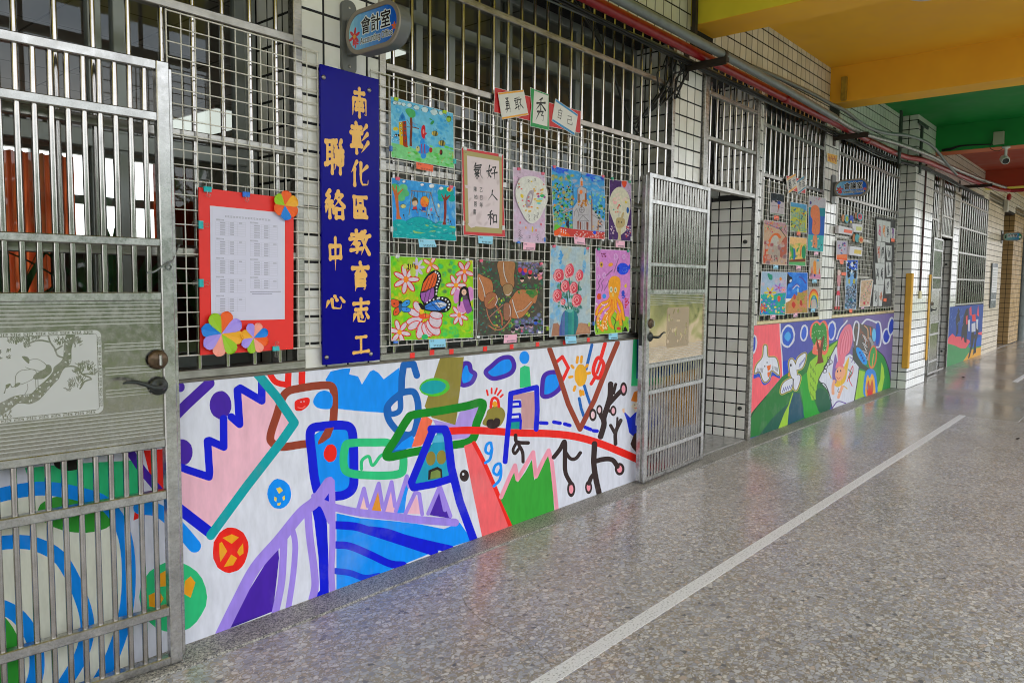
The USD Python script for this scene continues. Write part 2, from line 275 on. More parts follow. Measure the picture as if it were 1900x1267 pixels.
# ------------------------------------------------------------------ flat painting: layers of shapes, planar and exact
def catmull(pts, closed=False, n=5):
    P = np.array(pts, float); m = len(P)
    if m < 3: return P
    out = []
    rng = range(m) if closed else range(m - 1)
    for i in rng:
        p0 = P[(i - 1) % m] if closed or i > 0 else 2 * P[0] - P[1]
        p1, p2 = P[i], P[(i + 1) % m]
        p3 = P[(i + 2) % m] if closed or i + 2 < m else 2 * P[-1] - P[-2]
        for k in range(n):
            t = k / n
            out.append(0.5 * ((2 * p1) + (-p0 + p2) * t + (2 * p0 - 5 * p1 + 4 * p2 - p3) * t * t + (-p0 + 3 * p1 - 3 * p2 + p3) * t ** 3))
    if not closed: out.append(P[-1])
    return np.array(out)
def valid(g):
    if not g.is_valid: g = g.buffer(0)
    return g
def planar(layers, clip):
    """What stays in view of every shape once the later ones lie over it."""
    from shapely import STRtree, intersection, make_valid
    gs = [valid(g) for g, _ in layers]; cs = [c for _, c in layers]
    cl = [g.intersection(clip) for g in gs]; keep = [i for i, g in enumerate(cl) if not g.is_empty and g.area > 0]
    tree = STRtree([cl[i] for i in keep]); out = []
    for k, i in enumerate(keep):
        up = [cl[keep[j]] for j in tree.query(cl[i]) if j > k]
        g = cl[i].difference(unary_union(up)) if up else cl[i]
        if not g.is_empty: out.append((g, cs[i]))
    return out
class Art:
    """Shapes in the coordinates of an enlarged view of the photograph (origin o, scale s), laid on the plane y of the wall."""
    def __init__(s, o, sc, seed=1): s.L, s.o, s.s, s.rng = [], o, sc, random.Random(seed)
    def at(s, o, sc): s.o, s.s = o, sc; return s
    def _put(s, g, col):
        g = valid(g)
        g = affinity.affine_transform(g, [1 / s.s, 0, 0, 1 / s.s, s.o[0], s.o[1]])
        s.L.append((g, col)); return s
    def poly(s, col, pts, sm=False):
        s.base = col
        return s._put(Polygon(catmull(pts, True) if sm else pts), col)
    def stroke(s, col, w, pts, sm=True, closed=False, jit=0.0):
        p = catmull(pts, closed) if sm and len(pts) > 2 else np.array(list(pts) + ([pts[0]] if closed else []), float)
        if sm and closed and len(pts) > 2: p = np.vstack([p, p[:1]])
        return s._put(LineString(p).buffer(w / 2, 4), col)
    def ell(s, col, cx, cy, rx, ry, rot=0, n=20, wob=0.0):
        a = np.arange(n) * 2 * math.pi / n; k = 1 + wob * np.array([s.rng.uniform(-1, 1) for _ in a])
        x, y = rx * np.cos(a) * k, ry * np.sin(a) * k; r = math.radians(rot)
        return s._put(Polygon(np.c_[cx + x * math.cos(r) - y * math.sin(r), cy + x * math.sin(r) + y * math.cos(r)]), col)
    def ring(s, col, cx, cy, rx, ry, w, fill=None, rot=0):
        s.ell(col, cx, cy, rx, ry, rot)
        if fill: s.ell(fill, cx, cy, rx - w, ry - w, rot)
        return s
    def scatter(s, cols, n, x0, y0, x1, y1, r0, r1, asp=1.0, rot=(0, 180), wob=0.2):
        base = getattr(s, 'base', None)
        for _ in range(n):
            r = s.rng.uniform(r0, r1); c, x, y, ro = s.rng.choice(cols), s.rng.uniform(x0, x1), s.rng.uniform(y0, y1), s.rng.uniform(*rot)
            if base is not None and r >= 14 and r0 >= 10:
                for k, f in ((1.0, .3), (.78, .55), (.55, .8)):
                    m_ = ['%02x' % int(int(base[i:i + 2], 16) * (1 - f) + int(c[i:i + 2], 16) * f) for i in (1, 3, 5)]; s.ell('#' + ''.join(m_), x, y, r * k, r * k * asp, ro, 9, wob)
            else: s.ell(c, x, y, r, r * asp, ro, 9, wob)
        return s
    def flower(s, petal, core, cx, cy, r, n=7, edge=None, asp=0.42, sq=1.0, rot=0):
        for pas, col, e in ((0, edge, 0.09 * r), (1, petal, 0)):
            if col is None: continue
            for k in range(n):
                a = 2 * math.pi * k / n + rot; d = 0.62 * r
                s.ell(col, cx + d * math.cos(a) * sq, cy + d * math.sin(a), 0.42 * r + e, 0.42 * r * asp + e, math.degrees(math.atan2(math.sin(a), math.cos(a) * sq)), 10)
        s.ell(core, cx, cy, 0.24 * r * sq, 0.24 * r, 0, 10); return s
    def mesh(s, clip, y, bump=0.0):
        """clip: shapely polygon in photograph pixels. Returns vertices, faces and colours."""
        V, F, C, n = [], [], [], 0
        for g, col in planar(s.L, clip):
            c = lin(col) if isinstance(col, str) else col
            for q in getattr(g, 'geoms', [g]):
                if q.geom_type != 'Polygon' or q.area < 0.02: continue
                v, f = trimesh.creation.triangulate_polygon(q, engine='earcut')
                if len(f) == 0: continue
                w = np.array([(lambda p: (p[0], y(*p) if callable(y) else y, p[1]))(onY(a, b, y if not callable(y) else y.y0)) for a, b in v])
                nr = np.cross(w[f[:, 1]] - w[f[:, 0]], w[f[:, 2]] - w[f[:, 0]])[:, 1]
                f = np.where((nr > 0)[:, None], f[:, ::-1], f)
                V.append(w); F.append(f + n); C.append(np.repeat(c[None], len(w), 0)); n += len(w)
        return np.vstack(V), np.vstack(F), np.vstack(C)
def painted(name, vfc, m, parent, **kw):
    v, f, c = vfc
    p = obj(name, (v, f), m, parent, **kw)
    pv = UsdGeom.PrimvarsAPI(p).CreatePrimvar('tint', Sdf.ValueTypeNames.Color3fArray, 'vertex')
    pv.Set(Vt.Vec3fArray.FromNumpy(c.astype(np.float32)))
    return p
def quad(o, s, pts): return Polygon([(o[0] + x / s, o[1] + y / s) for x, y in pts])

# brush writing: every stroke a row of points in a 100 x 100 square; '>' tapers to a point, '}' swells before its end
def brush(spec, bw=9.0, pressed=True):
    parts = []
    for st in spec.split(';'):
        st = st.strip(); end = st[-1] if st[-1] in '>}' else ''
        P = np.array([[float(q) for q in p.split(',')] for p in st.rstrip('>}').split()])
        d = np.r_[0, np.cumsum(np.linalg.norm(np.diff(P, axis=0), axis=1))]; n = max(5, int(d[-1] / 6)); t = np.linspace(0, d[-1], n)
        Q = np.c_[np.interp(t, d, P[:, 0]), np.interp(t, d, P[:, 1])]; u = t / max(d[-1], 1e-6)
        r = bw / 2 * (0.86 + 0.30 * np.exp(-(u / 0.12) ** 2) * pressed + (0.34 * np.exp(-((1 - u) / 0.12) ** 2) * pressed if not end else 0))
        if end == '>': r = r * np.clip(1.12 - u ** 1.6, 0.12, 1)
        if end == '}': r = r * (0.65 + 0.9 * u) * np.where(u > 0.88, np.clip((1.02 - u) / 0.14, 0.15, 1), 1)
        for a in range(n - 1):
            parts.append(unary_union([Point(*Q[a]).buffer(r[a], 3), Point(*Q[a + 1]).buffer(r[a + 1], 3)]).convex_hull)
    return unary_union(parts)
PU = "74,4 58,34>;66,24 96,20;84,24 56,94>;62,40 98,95}"
CH = {'南': "25,17 75,14;50,2 50,30;17,38 12,95>;17,38 85,34 88,90 78,86>;38,44 44,52;64,42 57,52;33,58 68,56;30,73 70,71;50,57 50,95",
 '彰': "32,3 36,11;12,17 58,14;24,20 28,29;48,18 42,29;6,35 62,31;18,42 18,66;18,42 52,40 52,66;20,54 50,53;19,66 51,65;8,79 62,75;35,66 35,98;88,5 62,30>;92,32 62,58>;96,60 60,97>",
 '化': "35,5 8,48>;24,32 24,95;88,18 48,52>;56,8 56,75 64,90 92,88 94,70>",
 '區': "10,10 92,8;14,10 14,88 95,84;38,22 38,42;38,22 68,21 68,42;38,42 68,41;24,52 24,74;24,52 46,51 46,74;24,74 46,73;60,52 60,74;60,51 84,50 84,74;60,74 84,73",
 '教': "12,20 54,16;33,4 33,36;4,36 62,31;60,8 6,62>;24,52 50,49 36,62;37,62 37,90 27,86>;8,78 58,70;" + PU,
 '育': "50,2 54,12;8,20 94,16;44,22 24,40 74,36;62,26 80,42;28,50 24,95>;28,50 76,48 76,90 66,88>;30,63 74,62;30,76 74,75",
 '志': "12,20 90,16;50,3 50,42;22,43 80,40;18,62 8,88>;34,58 38,86 70,90 74,74>;48,54 56,70;76,56 92,78}",
 '工': "22,15 80,12;50,14 50,82;6,84 96,80",
 '聯': "4,10 46,6;12,10 12,74;37,8 37,98;14,30 36,28;14,50 36,48;2,76 46,64;60,4 50,18 62,22 50,36 66,34;86,2 76,16 88,20 76,34 94,32;58,46 58,66 50,90>;70,42 70,70;80,42 80,96;94,46 94,72 80,72;58,66 70,68",
 '絡': "26,2 10,20 28,22 8,44 36,40;26,44 26,94;12,58 8,80>;40,56 46,76;66,2 46,34>;58,14 88,12 46,58>;58,24 98,58};56,64 56,94;56,64 86,62 86,94;56,92 86,91",
 '中': "18,26 20,62;18,26 82,22 80,58;20,60 82,57;50,2 50,98>", '心': "16,44 4,76>;32,34 36,76 74,80 78,58>;46,18 56,38;74,24 94,52}",
 '好': "28,4 14,56 40,76;44,26 8,86>;2,40 46,32;58,16 88,13 74,34;74,34 75,88 64,84>;48,54 98,48", '人': "50,4 44,40 6,92>;46,36 96,92}",
 '和': "40,4 16,16>;4,32 50,26;28,12 28,94;27,34 4,66>;30,40 46,54;60,34 60,80;60,34 90,32 90,80;60,78 90,77",
 '氣': "30,2 8,28>;22,16 84,12;22,28 76,25;14,40 74,36 78,70 96,92 98,78>;42,44 42,90;22,64 62,60;26,50 32,58;58,46 50,56;40,66 18,86>;44,66 64,82}",
 '勇': "24,6 72,4 48,18;36,12 56,22;24,28 24,64;24,28 74,26 74,64;25,40 73,39;25,52 73,51;49,28 49,64;14,74 82,70 76,96 64,92>;46,64 40,80 16,98>",
 '敢': "10,12 50,9;4,26 56,22;16,24 16,80;44,22 44,94;17,40 43,39;17,56 43,55;2,82 54,70;" + PU,
 '秀': "62,2 30,12>;14,24 88,20;50,8 50,50;48,24 8,54>;52,26 96,54};22,60 74,57 56,74 78,74 72,96 60,92>;40,60 10,98>",
 '自': "50,2 42,16;24,18 24,94;24,18 76,16 76,94;25,42 75,41;25,66 75,65;25,92 75,91", '己': "20,16 78,13 78,46;20,48 80,45;20,48 20,88 90,86 92,66"}
_font = {}
def glyph(text, bold=0.0):
    """Outline of printed type in a frame 1 high (x to the right, y down, origin top left); returns the shape and its width."""
    from PIL import Image, ImageDraw, ImageFont
    k = (text, bold)
    if k in _font: return _font[k]
    cjk = any(ord(c) > 255 for c in text)
    if cjk not in _font: _font[cjk] = ImageFont.truetype(glob.glob('/opt/blender-*/*/datafiles/fonts/' + ('Noto Sans CJK*' if cjk else 'Inter.woff2'))[0], 64)
    fn = _font[cjk]
    x0, y0, x1, y1 = fn.getbbox(text, stroke_width=int(bold)); w, h = x1 - x0, y1 - y0
    im = Image.new('L', (w + 4, h + 4)); ImageDraw.Draw(im).text((2 - x0, 2 - y0), text, 255, fn, stroke_width=int(bold))
    on = np.pad(np.asarray(im) > 127, ((0, 0), (1, 1))).astype(np.int8)
    r, a = np.nonzero(np.diff(on, axis=1) == 1); b = np.nonzero(np.diff(on, axis=1) == -1)[1]
    g = unary_union([sbox(p - 2, q - 2, e - 2, q - 1) for p, q, e in zip(a, r, b)]).buffer(0.6).buffer(-0.6).simplify(0.7)
    g = affinity.scale(g, 1 / h, 1 / h, origin=(0, 0)); _font[k] = (g, w / h); return _font[k]

# ================================================================== setting: ground, floor, ceiling
CEIL, OUT = 3.41, -3.35
g = thing('ground', kind='structure')
MB().box(-150, 150, -150, 150, -0.6, -0.16).build('yard_paving', CONC, g)
MB().box(-120, 120, -120, -7.0, -0.16, -0.156).build('lawn', GRASS, g)
# the row of trees across the yard that the steel and the floor mirror
rt = random.Random(21); tv, tf, nt = [], [], 0
for k in range(34):
    cx, cy, h_ = -34 + 2.6 * k + rt.uniform(-.8, .8), -15 + rt.uniform(-2, 2), rt.uniform(3.6, 5.6)
    for _ in range(420):
        d = np.array([rt.gauss(0, 1), rt.gauss(0, 1), rt.gauss(0, 1)]); d /= np.linalg.norm(d); q = d * rt.uniform(.55, 1.0) * np.array([1.9, 1.7, h_ * .5]); c = np.array([cx, cy, h_ * .5]) + q
        u = np.array([rt.gauss(0, 1), rt.gauss(0, 1), rt.gauss(0, 1)]); u /= np.linalg.norm(u); w = np.cross(u, d); w /= max(np.linalg.norm(w), 1e-6); sz = rt.uniform(.16, .34)
        tv += [c - u * sz, c + w * sz * .6, c + u * sz, c - w * sz * .6]; tf += [[nt, nt + 1, nt + 2], [nt, nt + 2, nt + 3]]; nt += 4
obj('tree_belt', (np.array(tv), np.array(tf)), LEAF, None, 'belt of dense green trees across the yard', 'trees', kind='stuff')
fl = thing('corridor_floor', kind='structure')
J = 0.003
for xa, xb, mt in ((-9, 7.5, TERR), (7.5, 11.0, TERR2), (11.0, 14.5, TERR2), (14.5, 18.0, TERR2), (18.0, 34, TERR2)):
    cuts = [OUT, -1.6, -0.155] if xa >= 7.5 else [OUT, -0.155]
    for ya, yb in zip(cuts, cuts[1:]):
        MB().box(xa + J, xb - J, ya + J, yb - J, -0.12, 0.0, 0.001).build('terrazzo_panel', mt, fl)
MB().box(-9, 34, OUT + .01, 0.36, -0.16, -0.012).build('floor_bed', GROUT, fl)
MB().box(-9, 9.2, -0.154, 0.0, -0.10, 0.006, 0.002).build('washed_pebble_border', MATS['washed_pebble'], fl)
MB().box(9.2, 34, -0.154, 0.0, -0.10, 0.003, 0.002).build('smooth_border', TERR2, fl)
for xa, xb in ((3.95, 4.80), (11.72, 12.52), (17.6, 19.1)):
    MB().box(xa, xb, 0.0, 1.6, -0.1, 0.016, 0.003).build('threshold', TERR2 if xa > 9 else plain('threshold_stone', '#8b8a86', 0.2, 0, 0.2, 20) , fl)
ln = MB(); ln.box(-0.3, 7.56, -1.145, -1.083, 0.0, 0.0012); ln.build('painted_line', MATS['worn_white_line'], fl)
MB().box(11.2, 30, -1.145, -1.083, 0.0, 0.004).build('painted_line', MATS['worn_white_line'], fl)
# a hairline crack in the terrazzo, from the photograph
cr = [(858, 1108), (866, 1124), (880, 1138), (893, 1150), (916, 1160), (940, 1172), (960, 1183), (975, 1192), (985, 1206), (1003, 1215), (1018, 1228), (1030, 1232)]
cw = [onZ(*p) for p in cr]
ck = MB()
for (a, b), (c, d) in zip(cw, cw[1:]):
    t = np.array([c - a, d - b]); t /= np.linalg.norm(t); n_ = np.array([-t[1], t[0]]) * 0.0007
    ck.add([(a - n_[0], b - n_[1], .0012), (a + n_[0], b + n_[1], .0012), (c + n_[0], d + n_[1], .0012), (c - n_[0], d - n_[1], .0012)], [[0, 2, 1], [0, 3, 2]])
ck.build('floor_crack', GROUT, fl)

BEAMS = [(-4.2, -3.9), (-0.6, -0.3), (3.66, 4.0), (6.56, 6.87), (10.25, 10.55), (15.15, 15.5), (19.6, 19.9)]
ce = thing('corridor_ceiling', kind='structure')
BAYC = {0: P_YEL, 1: P_YEL, 2: P_ORG, 3: P_GRN, 4: P_RED, 5: P_BEI, 6: P_BEI}
edges = [-9] + [(a + b) / 2 for a, b in BEAMS] + [34]
bay_of = [P_YEL, P_YEL, P_YEL, P_ORG, P_GRN, P_RED, P_BEI, P_BEI]
for i in range(len(edges) - 1):
    MB().box(edges[i], edges[i + 1], OUT, 0.36, CEIL, CEIL + 0.2).build('ceiling_bay', bay_of[i], ce)
names = ['yellow-green near face', 'yellow-green faces', 'yellow-green near face and orange underside', 'orange painted sides', 'green near side and salmon underside carrying the camera', 'brick red near side and yellow-green underside', 'beige sides']
for i, (a, b) in enumerate(BEAMS):
    if i in (0, 1) or i == 6: continue
    bt = thing('ceiling_beam', {2: 'concrete beam with yellow-green near face and orange underside, nearest the viewer', 3: 'wide all-orange concrete beam crossing the corridor ceiling', 4: 'green concrete beam with salmon underside that carries the security camera', 5: 'brick red beam with yellow-green underside far down the corridor'}[i], 'beam')
    near, under, far = {2: (P_YEL, P_ORG, P_ORG), 3: (P_ORG, P_ORG, P_GRN), 4: (P_GRN, P_LORG, P_RED), 5: (P_RED, P_YEL, P_BEI)}[i]
    zb = 3.07 if i < 5 else 3.10
    MB().box(a, a + .02, OUT, 0.0, zb + .004, CEIL).build('near_face', near, bt)
    MB().box(b - .02, b, OUT, 0.0, zb + .004, CEIL).build('far_face', far, bt)
    MB().box(a, b, OUT, 0.0, zb, zb + .004).build('underside', under, bt)
# ================================================================== walls
def tile_mesh(o, U, N, a, b, c, d, h=0.0018, ch=0.0012):
    o, U, N = map(lambda q: np.array(q, float), (o, U, N)); Z = np.array([0, 0, 1.0])
    P = lambda u, z, n: o + U * u + Z * z + N * n
    v = [P(a, c, 0), P(b, c, 0), P(b, d, 0), P(a, d, 0), P(a + ch, c + ch, h), P(b - ch, c + ch, h), P(b - ch, d - ch, h), P(a + ch, d - ch, h)]
    f = np.array([[4, 5, 6], [4, 6, 7], [0, 1, 5], [0, 5, 4], [1, 2, 6], [1, 6, 5], [2, 3, 7], [2, 7, 6], [3, 0, 4], [3, 4, 7]])
    if np.cross(U, Z) @ N < 0: f = f[:, ::-1]
    return np.array(v), f
def tiles(parent, o, U, N, u0, u1, z0, z1, uo=0.508, zo=0.077, joined=False, pitch=0.108, pu=None):
    pu = pu or pitch; G = 0.0050; jm = MB(); us, zs = [u0], [z0]
    k = math.ceil((u0 - uo) / pu)
    while uo + k * pu < u1: us.append(uo + k * pu) if uo + k * pu > u0 + .008 else None; k += 1
    k = math.ceil((z0 - zo) / pitch)
    while zo + k * pitch < z1: zs.append(zo + k * pitch) if zo + k * pitch > z0 + .008 else None; k += 1
    us.append(u1); zs.append(z1)
    for i in range(len(us) - 1):
        for j in range(len(zs) - 1):
            a, b = us[i] + (G if i else 0), us[i + 1] - (G if i < len(us) - 2 else 0)
            c, d = zs[j] + (G if j else 0), zs[j + 1] - (G if j < len(zs) - 2 else 0)
            if b - a < .012 or d - c < .012: continue
            v, f = tile_mesh(o, U, N, a, b, c, d)
            if joined: jm.add(v, f)
            else: obj('tile', (v, f), TILE, parent)
    if joined and jm.n: jm.build('tile_field', TILE, parent, kind='stuff')
X, Y, NX, NY = (1, 0, 0), (0, 1, 0), (-1, 0, 0), (0, -1, 0)
WT, ZT = 0.36, 2.92
def pier(label, x0, x1, z0=0.945, z1=ZT, uo=0.508, left=True, joined=False, core_x0=None, front_z0=None):
    t = thing('tiled_pier', label, 'pier')
    MB().box(core_x0 or x0, x1, 0.0, WT, z0, z1).build('grout_bed', GROUT, t)
    tiles(t, (0, 0, 0), X, NY, x0, x1, front_z0 or z0, z1, uo, joined=joined)
    if left: tiles(t, (core_x0 or x0, 0, 0), Y, NX, 0.04, WT - .05, z0, z1, 0.02, joined=joined)
    return t
pier('white tiled pier with black joints behind the tall blue sign', 0.515, 0.894)
pier('white tiled pier between the children\'s painting window and the first open door', 3.47, 3.86)
p3 = pier('narrow strip of white tiled wall between the doorway jamb and the far painting window', 4.887, 4.964, z0=0.0, core_x0=4.806, front_z0=.96, left=False)
tiles(p3, (4.806, 0, 0), Y, NX, 0.008, 0.36, 0.017, 1.99, 0.087, 0.09, pu=.1025)
tiles(p3, (4.806, 0, 0), Y, NX, 0.008, 0.31, 2.04, ZT, 0.087, 0.09, pu=.1025)
pier('white tiled pier carrying the meeting room sign', 6.50, 6.885, uo=6.608)
pl = thing('tiled_pilaster', 'white tiled pilaster with yellow corner guard standing out from the wall', 'pilaster')
MB().box(9.295, 10.3, -0.178, WT, 0, CEIL).build('grout_bed', GROUT, pl)
tiles(pl, (9.295, 0, 0), Y, NX, -0.178, 0.0, 0.004, CEIL, -0.075, 0.107)
tiles(pl, (0, -0.178, 0), X, NY, 9.295, 10.3, 0.004, CEIL, 9.421, 0.107, joined=True)
t = pier('white tiled strip between the far grille and the second open door', 11.55, 11.72, z0=0.0, uo=11.6, left=False, joined=True)
t = pier('white tiled strip to the right of the second doorway', 12.53, 13.08, uo=12.6, z0=0.0, left=False, joined=True)
tiles(t, (12.53, 0, 0), Y, NX, 0.008, 0.36, 0.017, 2.05, 0.087, 0.09, pu=.1025)
_t = TILE; TILE = plain('pale_warm_tile', '#dccdb4', 0.2, 0, 0.06, 4)  # warm light of the far end is put into this tile colour
t = pier('tiled wall tinted pale beige in place of warm light, with a framed notice, right of the battle mural', 15.72, 17.58, z0=0.0, z1=3.1, uo=15.8, left=False, joined=True)
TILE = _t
t = thing('tiled_pillar', 'tiled pillar tinted beige in place of warm light, right of the toilet doorway', 'pillar')
MB().box(19.1, 20.6, 0.0, 1.4, 0, 3.1).build('grout_bed', GROUT, t)
TILEB = plain('beige_wall_tile', '#b89868', 0.2, 0, 0.08, 4)  # stronger beige paints the warm far-end light into the pillar tiles
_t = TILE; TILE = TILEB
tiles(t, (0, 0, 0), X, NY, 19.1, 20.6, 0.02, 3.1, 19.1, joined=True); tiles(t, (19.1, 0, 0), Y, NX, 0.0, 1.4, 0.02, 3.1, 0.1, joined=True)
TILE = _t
# low wall below the windows, lintel wall above them
lw = thing('low_wall', 'low wall under the windows that carries the painted murals', 'wall')
for xa, xb in ((-4.0, 3.95), (4.965, 9.29), (10.31, 11.54), (13.09, 15.71)):
    MB().box(xa, xb, 0.002, WT, 0, 0.945).build('wall_section', ROOMW, lw)
for xa, xb in ((-2.6, 0.51), (0.9, 3.465), (4.97, 6.495), (6.89, 9.285), (10.31, 11.54), (13.09, 15.71)):
    n = max(1, int((xb - xa) / 0.22)); w = (xb - xa) / n
    for k in range(n):
        MB().box(xa + k * w + .002, xa + (k + 1) * w - .002, 0.045, WT - .06, 0.945, 0.957, .002).build('sill_tile', SILLT, lw)
uw = thing('upper_wall', 'tiled wall above the windows under the painted ceiling', 'wall')
MB().box(-4, 34, 0.0, WT, ZT, CEIL).build('grout_bed', GROUT, uw)
tiles(uw, (0, 0, 0), X, NY, 1.6, 3.655, ZT, CEIL, 4.253 - 24 * .108, 2.93)
tiles(uw, (0, 0, 0), X, NY, 4.005, 6.555, ZT, CEIL, 4.253, 2.93)
tiles(uw, (0, 0, 0), X, NY, 6.875, 9.29, ZT, CEIL, 6.9, 2.93, joined=True)
tiles(uw, (0, 0, 0), X, NY, 10.56, 34, ZT, CEIL, 10.6, 2.93, joined=True)
ew = thing('end_wall', 'dark brown wall standing in for the shaded stair hall opening at the far end of the corridor', 'wall')
MB().box(20.9, 34, 0.02, 0.3, 0, ZT).build('wall_section', DARKW, ew)  # brown sheet painted dark for the shade inside the hall opening
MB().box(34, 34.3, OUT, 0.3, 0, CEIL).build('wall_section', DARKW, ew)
MB().box(-4.0, -2.6, 0.002, WT, .945, ZT).build('wall_section', ROOMW, lw)

# ================================================================== rooms behind the windows
rm = thing('office_room', kind='structure')
cg = M('ceiling_board', {'g': ('geometry', {}), 'b': ('brick_texture', {'offset': 0.0, 'scale': 1.0, 'brick_width': 0.6, 'row_height': 0.6, 'mortar_size': 0.008, 'color1': (0.42, 0.42, 0.38), 'color2': (0.38, 0.38, 0.35), 'mortar': (0.12, 0.12, 0.11)}), 'p': ('principled_bsdf', {'roughness': 0.8})},
       [('g.position', 'b.vector'), ('b.color', 'p.base_color')])
RX0, RX1, RY = -3.2, 3.6, 6.3
MB().box(RX0, RX1, WT, RY, -0.02, 0.0).build('room_floor', plain('room_floor', '#5b544c', 0.3), rm)
MB().box(RX0, RX1, WT + .001, RY, 2.94, 3.1).build('room_ceiling', cg, rm)
MB().box(RX0 - .2, RX0, WT, RY, 0, 3.1).build('room_wall', ROOMW, rm)
MB().box(RX1, RX1 + .2, WT + .001, RY, 0, 3.1).build('room_wall', ROOMW, rm)
bw = MB()
for a in ((RX0, 0.3, 0, 2.94), (0.3, 2.95, 0, 0.95), (0.3, 2.95, 2.66, 2.94), (2.95, RX1, 0, 2.94)): bw.box(a[0], a[1], RY, RY + .2, a[2], a[3])
bw.build('room_wall', ROOMW, rm)
dr = thing('meeting_room', kind='structure')
ROOMD = plain('meeting_room_paint', '#b0aa9c', 0.7, 0, 0.05)
for xa, xb in ((4.95, 9.4), (10.2, 11.7), (13.0, 15.8)):
    q = MB(); q.box(xa, xb, 2.6, 2.8, 0, 3.1); q.box(xa, xb, WT + .001, 2.6, 2.94, 3.1); q.box(xa - .01, xa + .1, WT + .001, 2.6, 0, 2.94); q.box(xb - .1, xb, WT + .001, 2.6, 0, 2.94); q.box(xa, xb, WT + .001, 2.6, -.02, 0)
    q.build('room_shell', ROOMD, dr)
q = MB(); q.box(3.8, 4.95, 1.6, 4.2, 2.94, 3.1); q.box(3.8, 3.9, WT, 1.6, 0, 3.1); q.box(3.8, 4.95, WT, 6, -.05, -.01); q.box(4.81, 4.94, WT + .06, 1.6, 0, 3.1); q.box(3.8, 4.95, WT, 1.6, 2.94, 3.1); q.build('vestibule_shell', PAPER, dr)  # unseen shell, whitened, open-backed and over-roofed to brighten the doorway return wall
q = MB(); q.box(11.7, 13.0, 1.6, 1.8, 0, 3.1); q.box(11.7, 13.0, WT, 1.6, 2.94, 3.1); q.box(11.7, 11.75, WT, 1.6, 0, 3.); q.box(12.56, 12.9, WT + .06, 1.6, 0, 3.); q.build('vestibule_shell', PAPER, dr)
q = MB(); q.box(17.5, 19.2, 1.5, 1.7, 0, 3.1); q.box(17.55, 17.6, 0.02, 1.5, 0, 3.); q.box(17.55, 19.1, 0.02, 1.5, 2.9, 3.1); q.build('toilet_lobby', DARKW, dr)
bwn = thing('back_window', 'bright window at the back of the office seen through the bars', 'window')
for xx_ in (0.3, 1.0, 1.6, 2.2, 2.5, 2.9): MB().box(xx_, xx_ + .045, RY + .03, RY + .09, 0.95, 2.66).build('mullion', ALU, bwn)
for z_ in (0.95, 1.5, 2.10, 2.62): MB().box(0.3, 2.95, RY + .02, RY + .1, z_, z_ + (.09 if z_ == 2.10 else .04)).build('transom', ALU, bwn)
for i_, (xa, xb, za, zb_) in enumerate(((0.85, 1.95, 0.5, 2.56), (2.80, 3.25, 1.0, 2.6))):
    v, f = [], []
    nU = 60
    for k in range(nU + 1):
        x_ = xa + (xb - xa) * k / nU; y_ = RY - .1 + .045 * math.sin(k * 1.25) + .015 * math.sin(k * 3.1)
        v += [(x_, y_, za), (x_, y_, zb_)]
    for k in range(nU): f += [[2 * k, 2 * k + 2, 2 * k + 3], [2 * k, 2 * k + 3, 2 * k + 1]]
    obj('orange_curtain', (np.array(v), np.array(f)), M('orange_cloth_%d' % i_, {'t': ('translucent_bsdf', {'color': (0.42, 0.085, 0.025)}), 'd': ('diffuse_bsdf', {'color': (0.5, 0.10, 0.035)}), 'm': ('mix_closure', {'fac': 0.6})}, [('d.BSDF', 'm.closure1'), ('t.BSDF', 'm.closure2')], surface='m.closure') if i_ == 0 else MATS['orange_cloth_0'],
        None, ['wide orange curtain hanging at the back of the office, behind the left gate', 'narrow gathered orange curtain right of the bright back window'][i_], 'curtain', smooth=True)
for i_, (xa, xb, ya, yb) in enumerate(((1.87, 2.47, 1.59, 2.19), (2.55, 3.15, 4.35, 5.55), (-0.6, 0.0, 2.4, 3.6))):
    t = thing('office_ceiling_lamp', ['square lit ceiling panel seen above the row of paintings', 'lit long ceiling lamp seen above the red notice board', 'lit ceiling lamp behind the left gate'][i_], 'lamp')
    MB().box(xa - .03, xb + .03, ya - .03, yb + .03, 2.915, 2.94).build('lamp_frame', WHITEPL, t)
    MB().box(xa, xb, ya, yb, 2.90, 2.915).build('lit_panel', LAMP, t)
def leaf_plant(label, x, y, z, n, seed, hgt):
    r = random.Random(seed); t = thing('indoor_plant', label, 'plant')
    MB().mesh(lathe([(0.0, 0), (.09, 0), (.12, .2), (.11, .2), (.10, .17), (0, .17)], 18), np.array([[1, 0, 0, x], [0, 1, 0, y], [0, 0, 1, z - .2], [0, 0, 0, 1.0]])).build('pot', SILLT, t)
    for k in range(n):
        a = r.uniform(0, 2 * math.pi); L = hgt * r.uniform(.6, 1.1); lean = r.uniform(.15, .75); v, f = [], []
        for i in range(9):
            u = i / 8; rad = lean * L * u ** 1.5; c = np.array([x + rad * math.cos(a), y + rad * math.sin(a) * .6, z + L * (u - .35 * lean * u ** 2.5)])
            w = .026 * (math.sin(math.pi * min(1, .12 + u * .88)) ** .7); s_ = np.array([-math.sin(a), math.cos(a), 0]) * w
            v += [c - s_, c + np.array([0, 0, -.006]), c + s_]
        for i in range(8):
            for q_ in (0, 1): f += [[3 * i + q_, 3 * i + q_ + 1, 3 * i + q_ + 4], [3 * i + q_, 3 * i + q_ + 4, 3 * i + q_ + 3]]
        obj('leaf', (np.array(v), np.array(f)), LEAF, t, smooth=True)
leaf_plant('dark leafy plant inside the window beside the gate latch', 0.12, 0.75, 0.95, 16, 3, .62)
leaf_plant('dark leafy plant inside the window behind the red notice board', 0.62, 0.95, 0.9, 16, 5, .7)
leaf_plant('dark leafy plant inside the window, half hidden by the gate bars', -0.32, 0.72, 0.95, 14, 8, .6)
cb = thing('low_cabinet', 'brown cabinet inside the office behind the wire grid', 'cabinet')
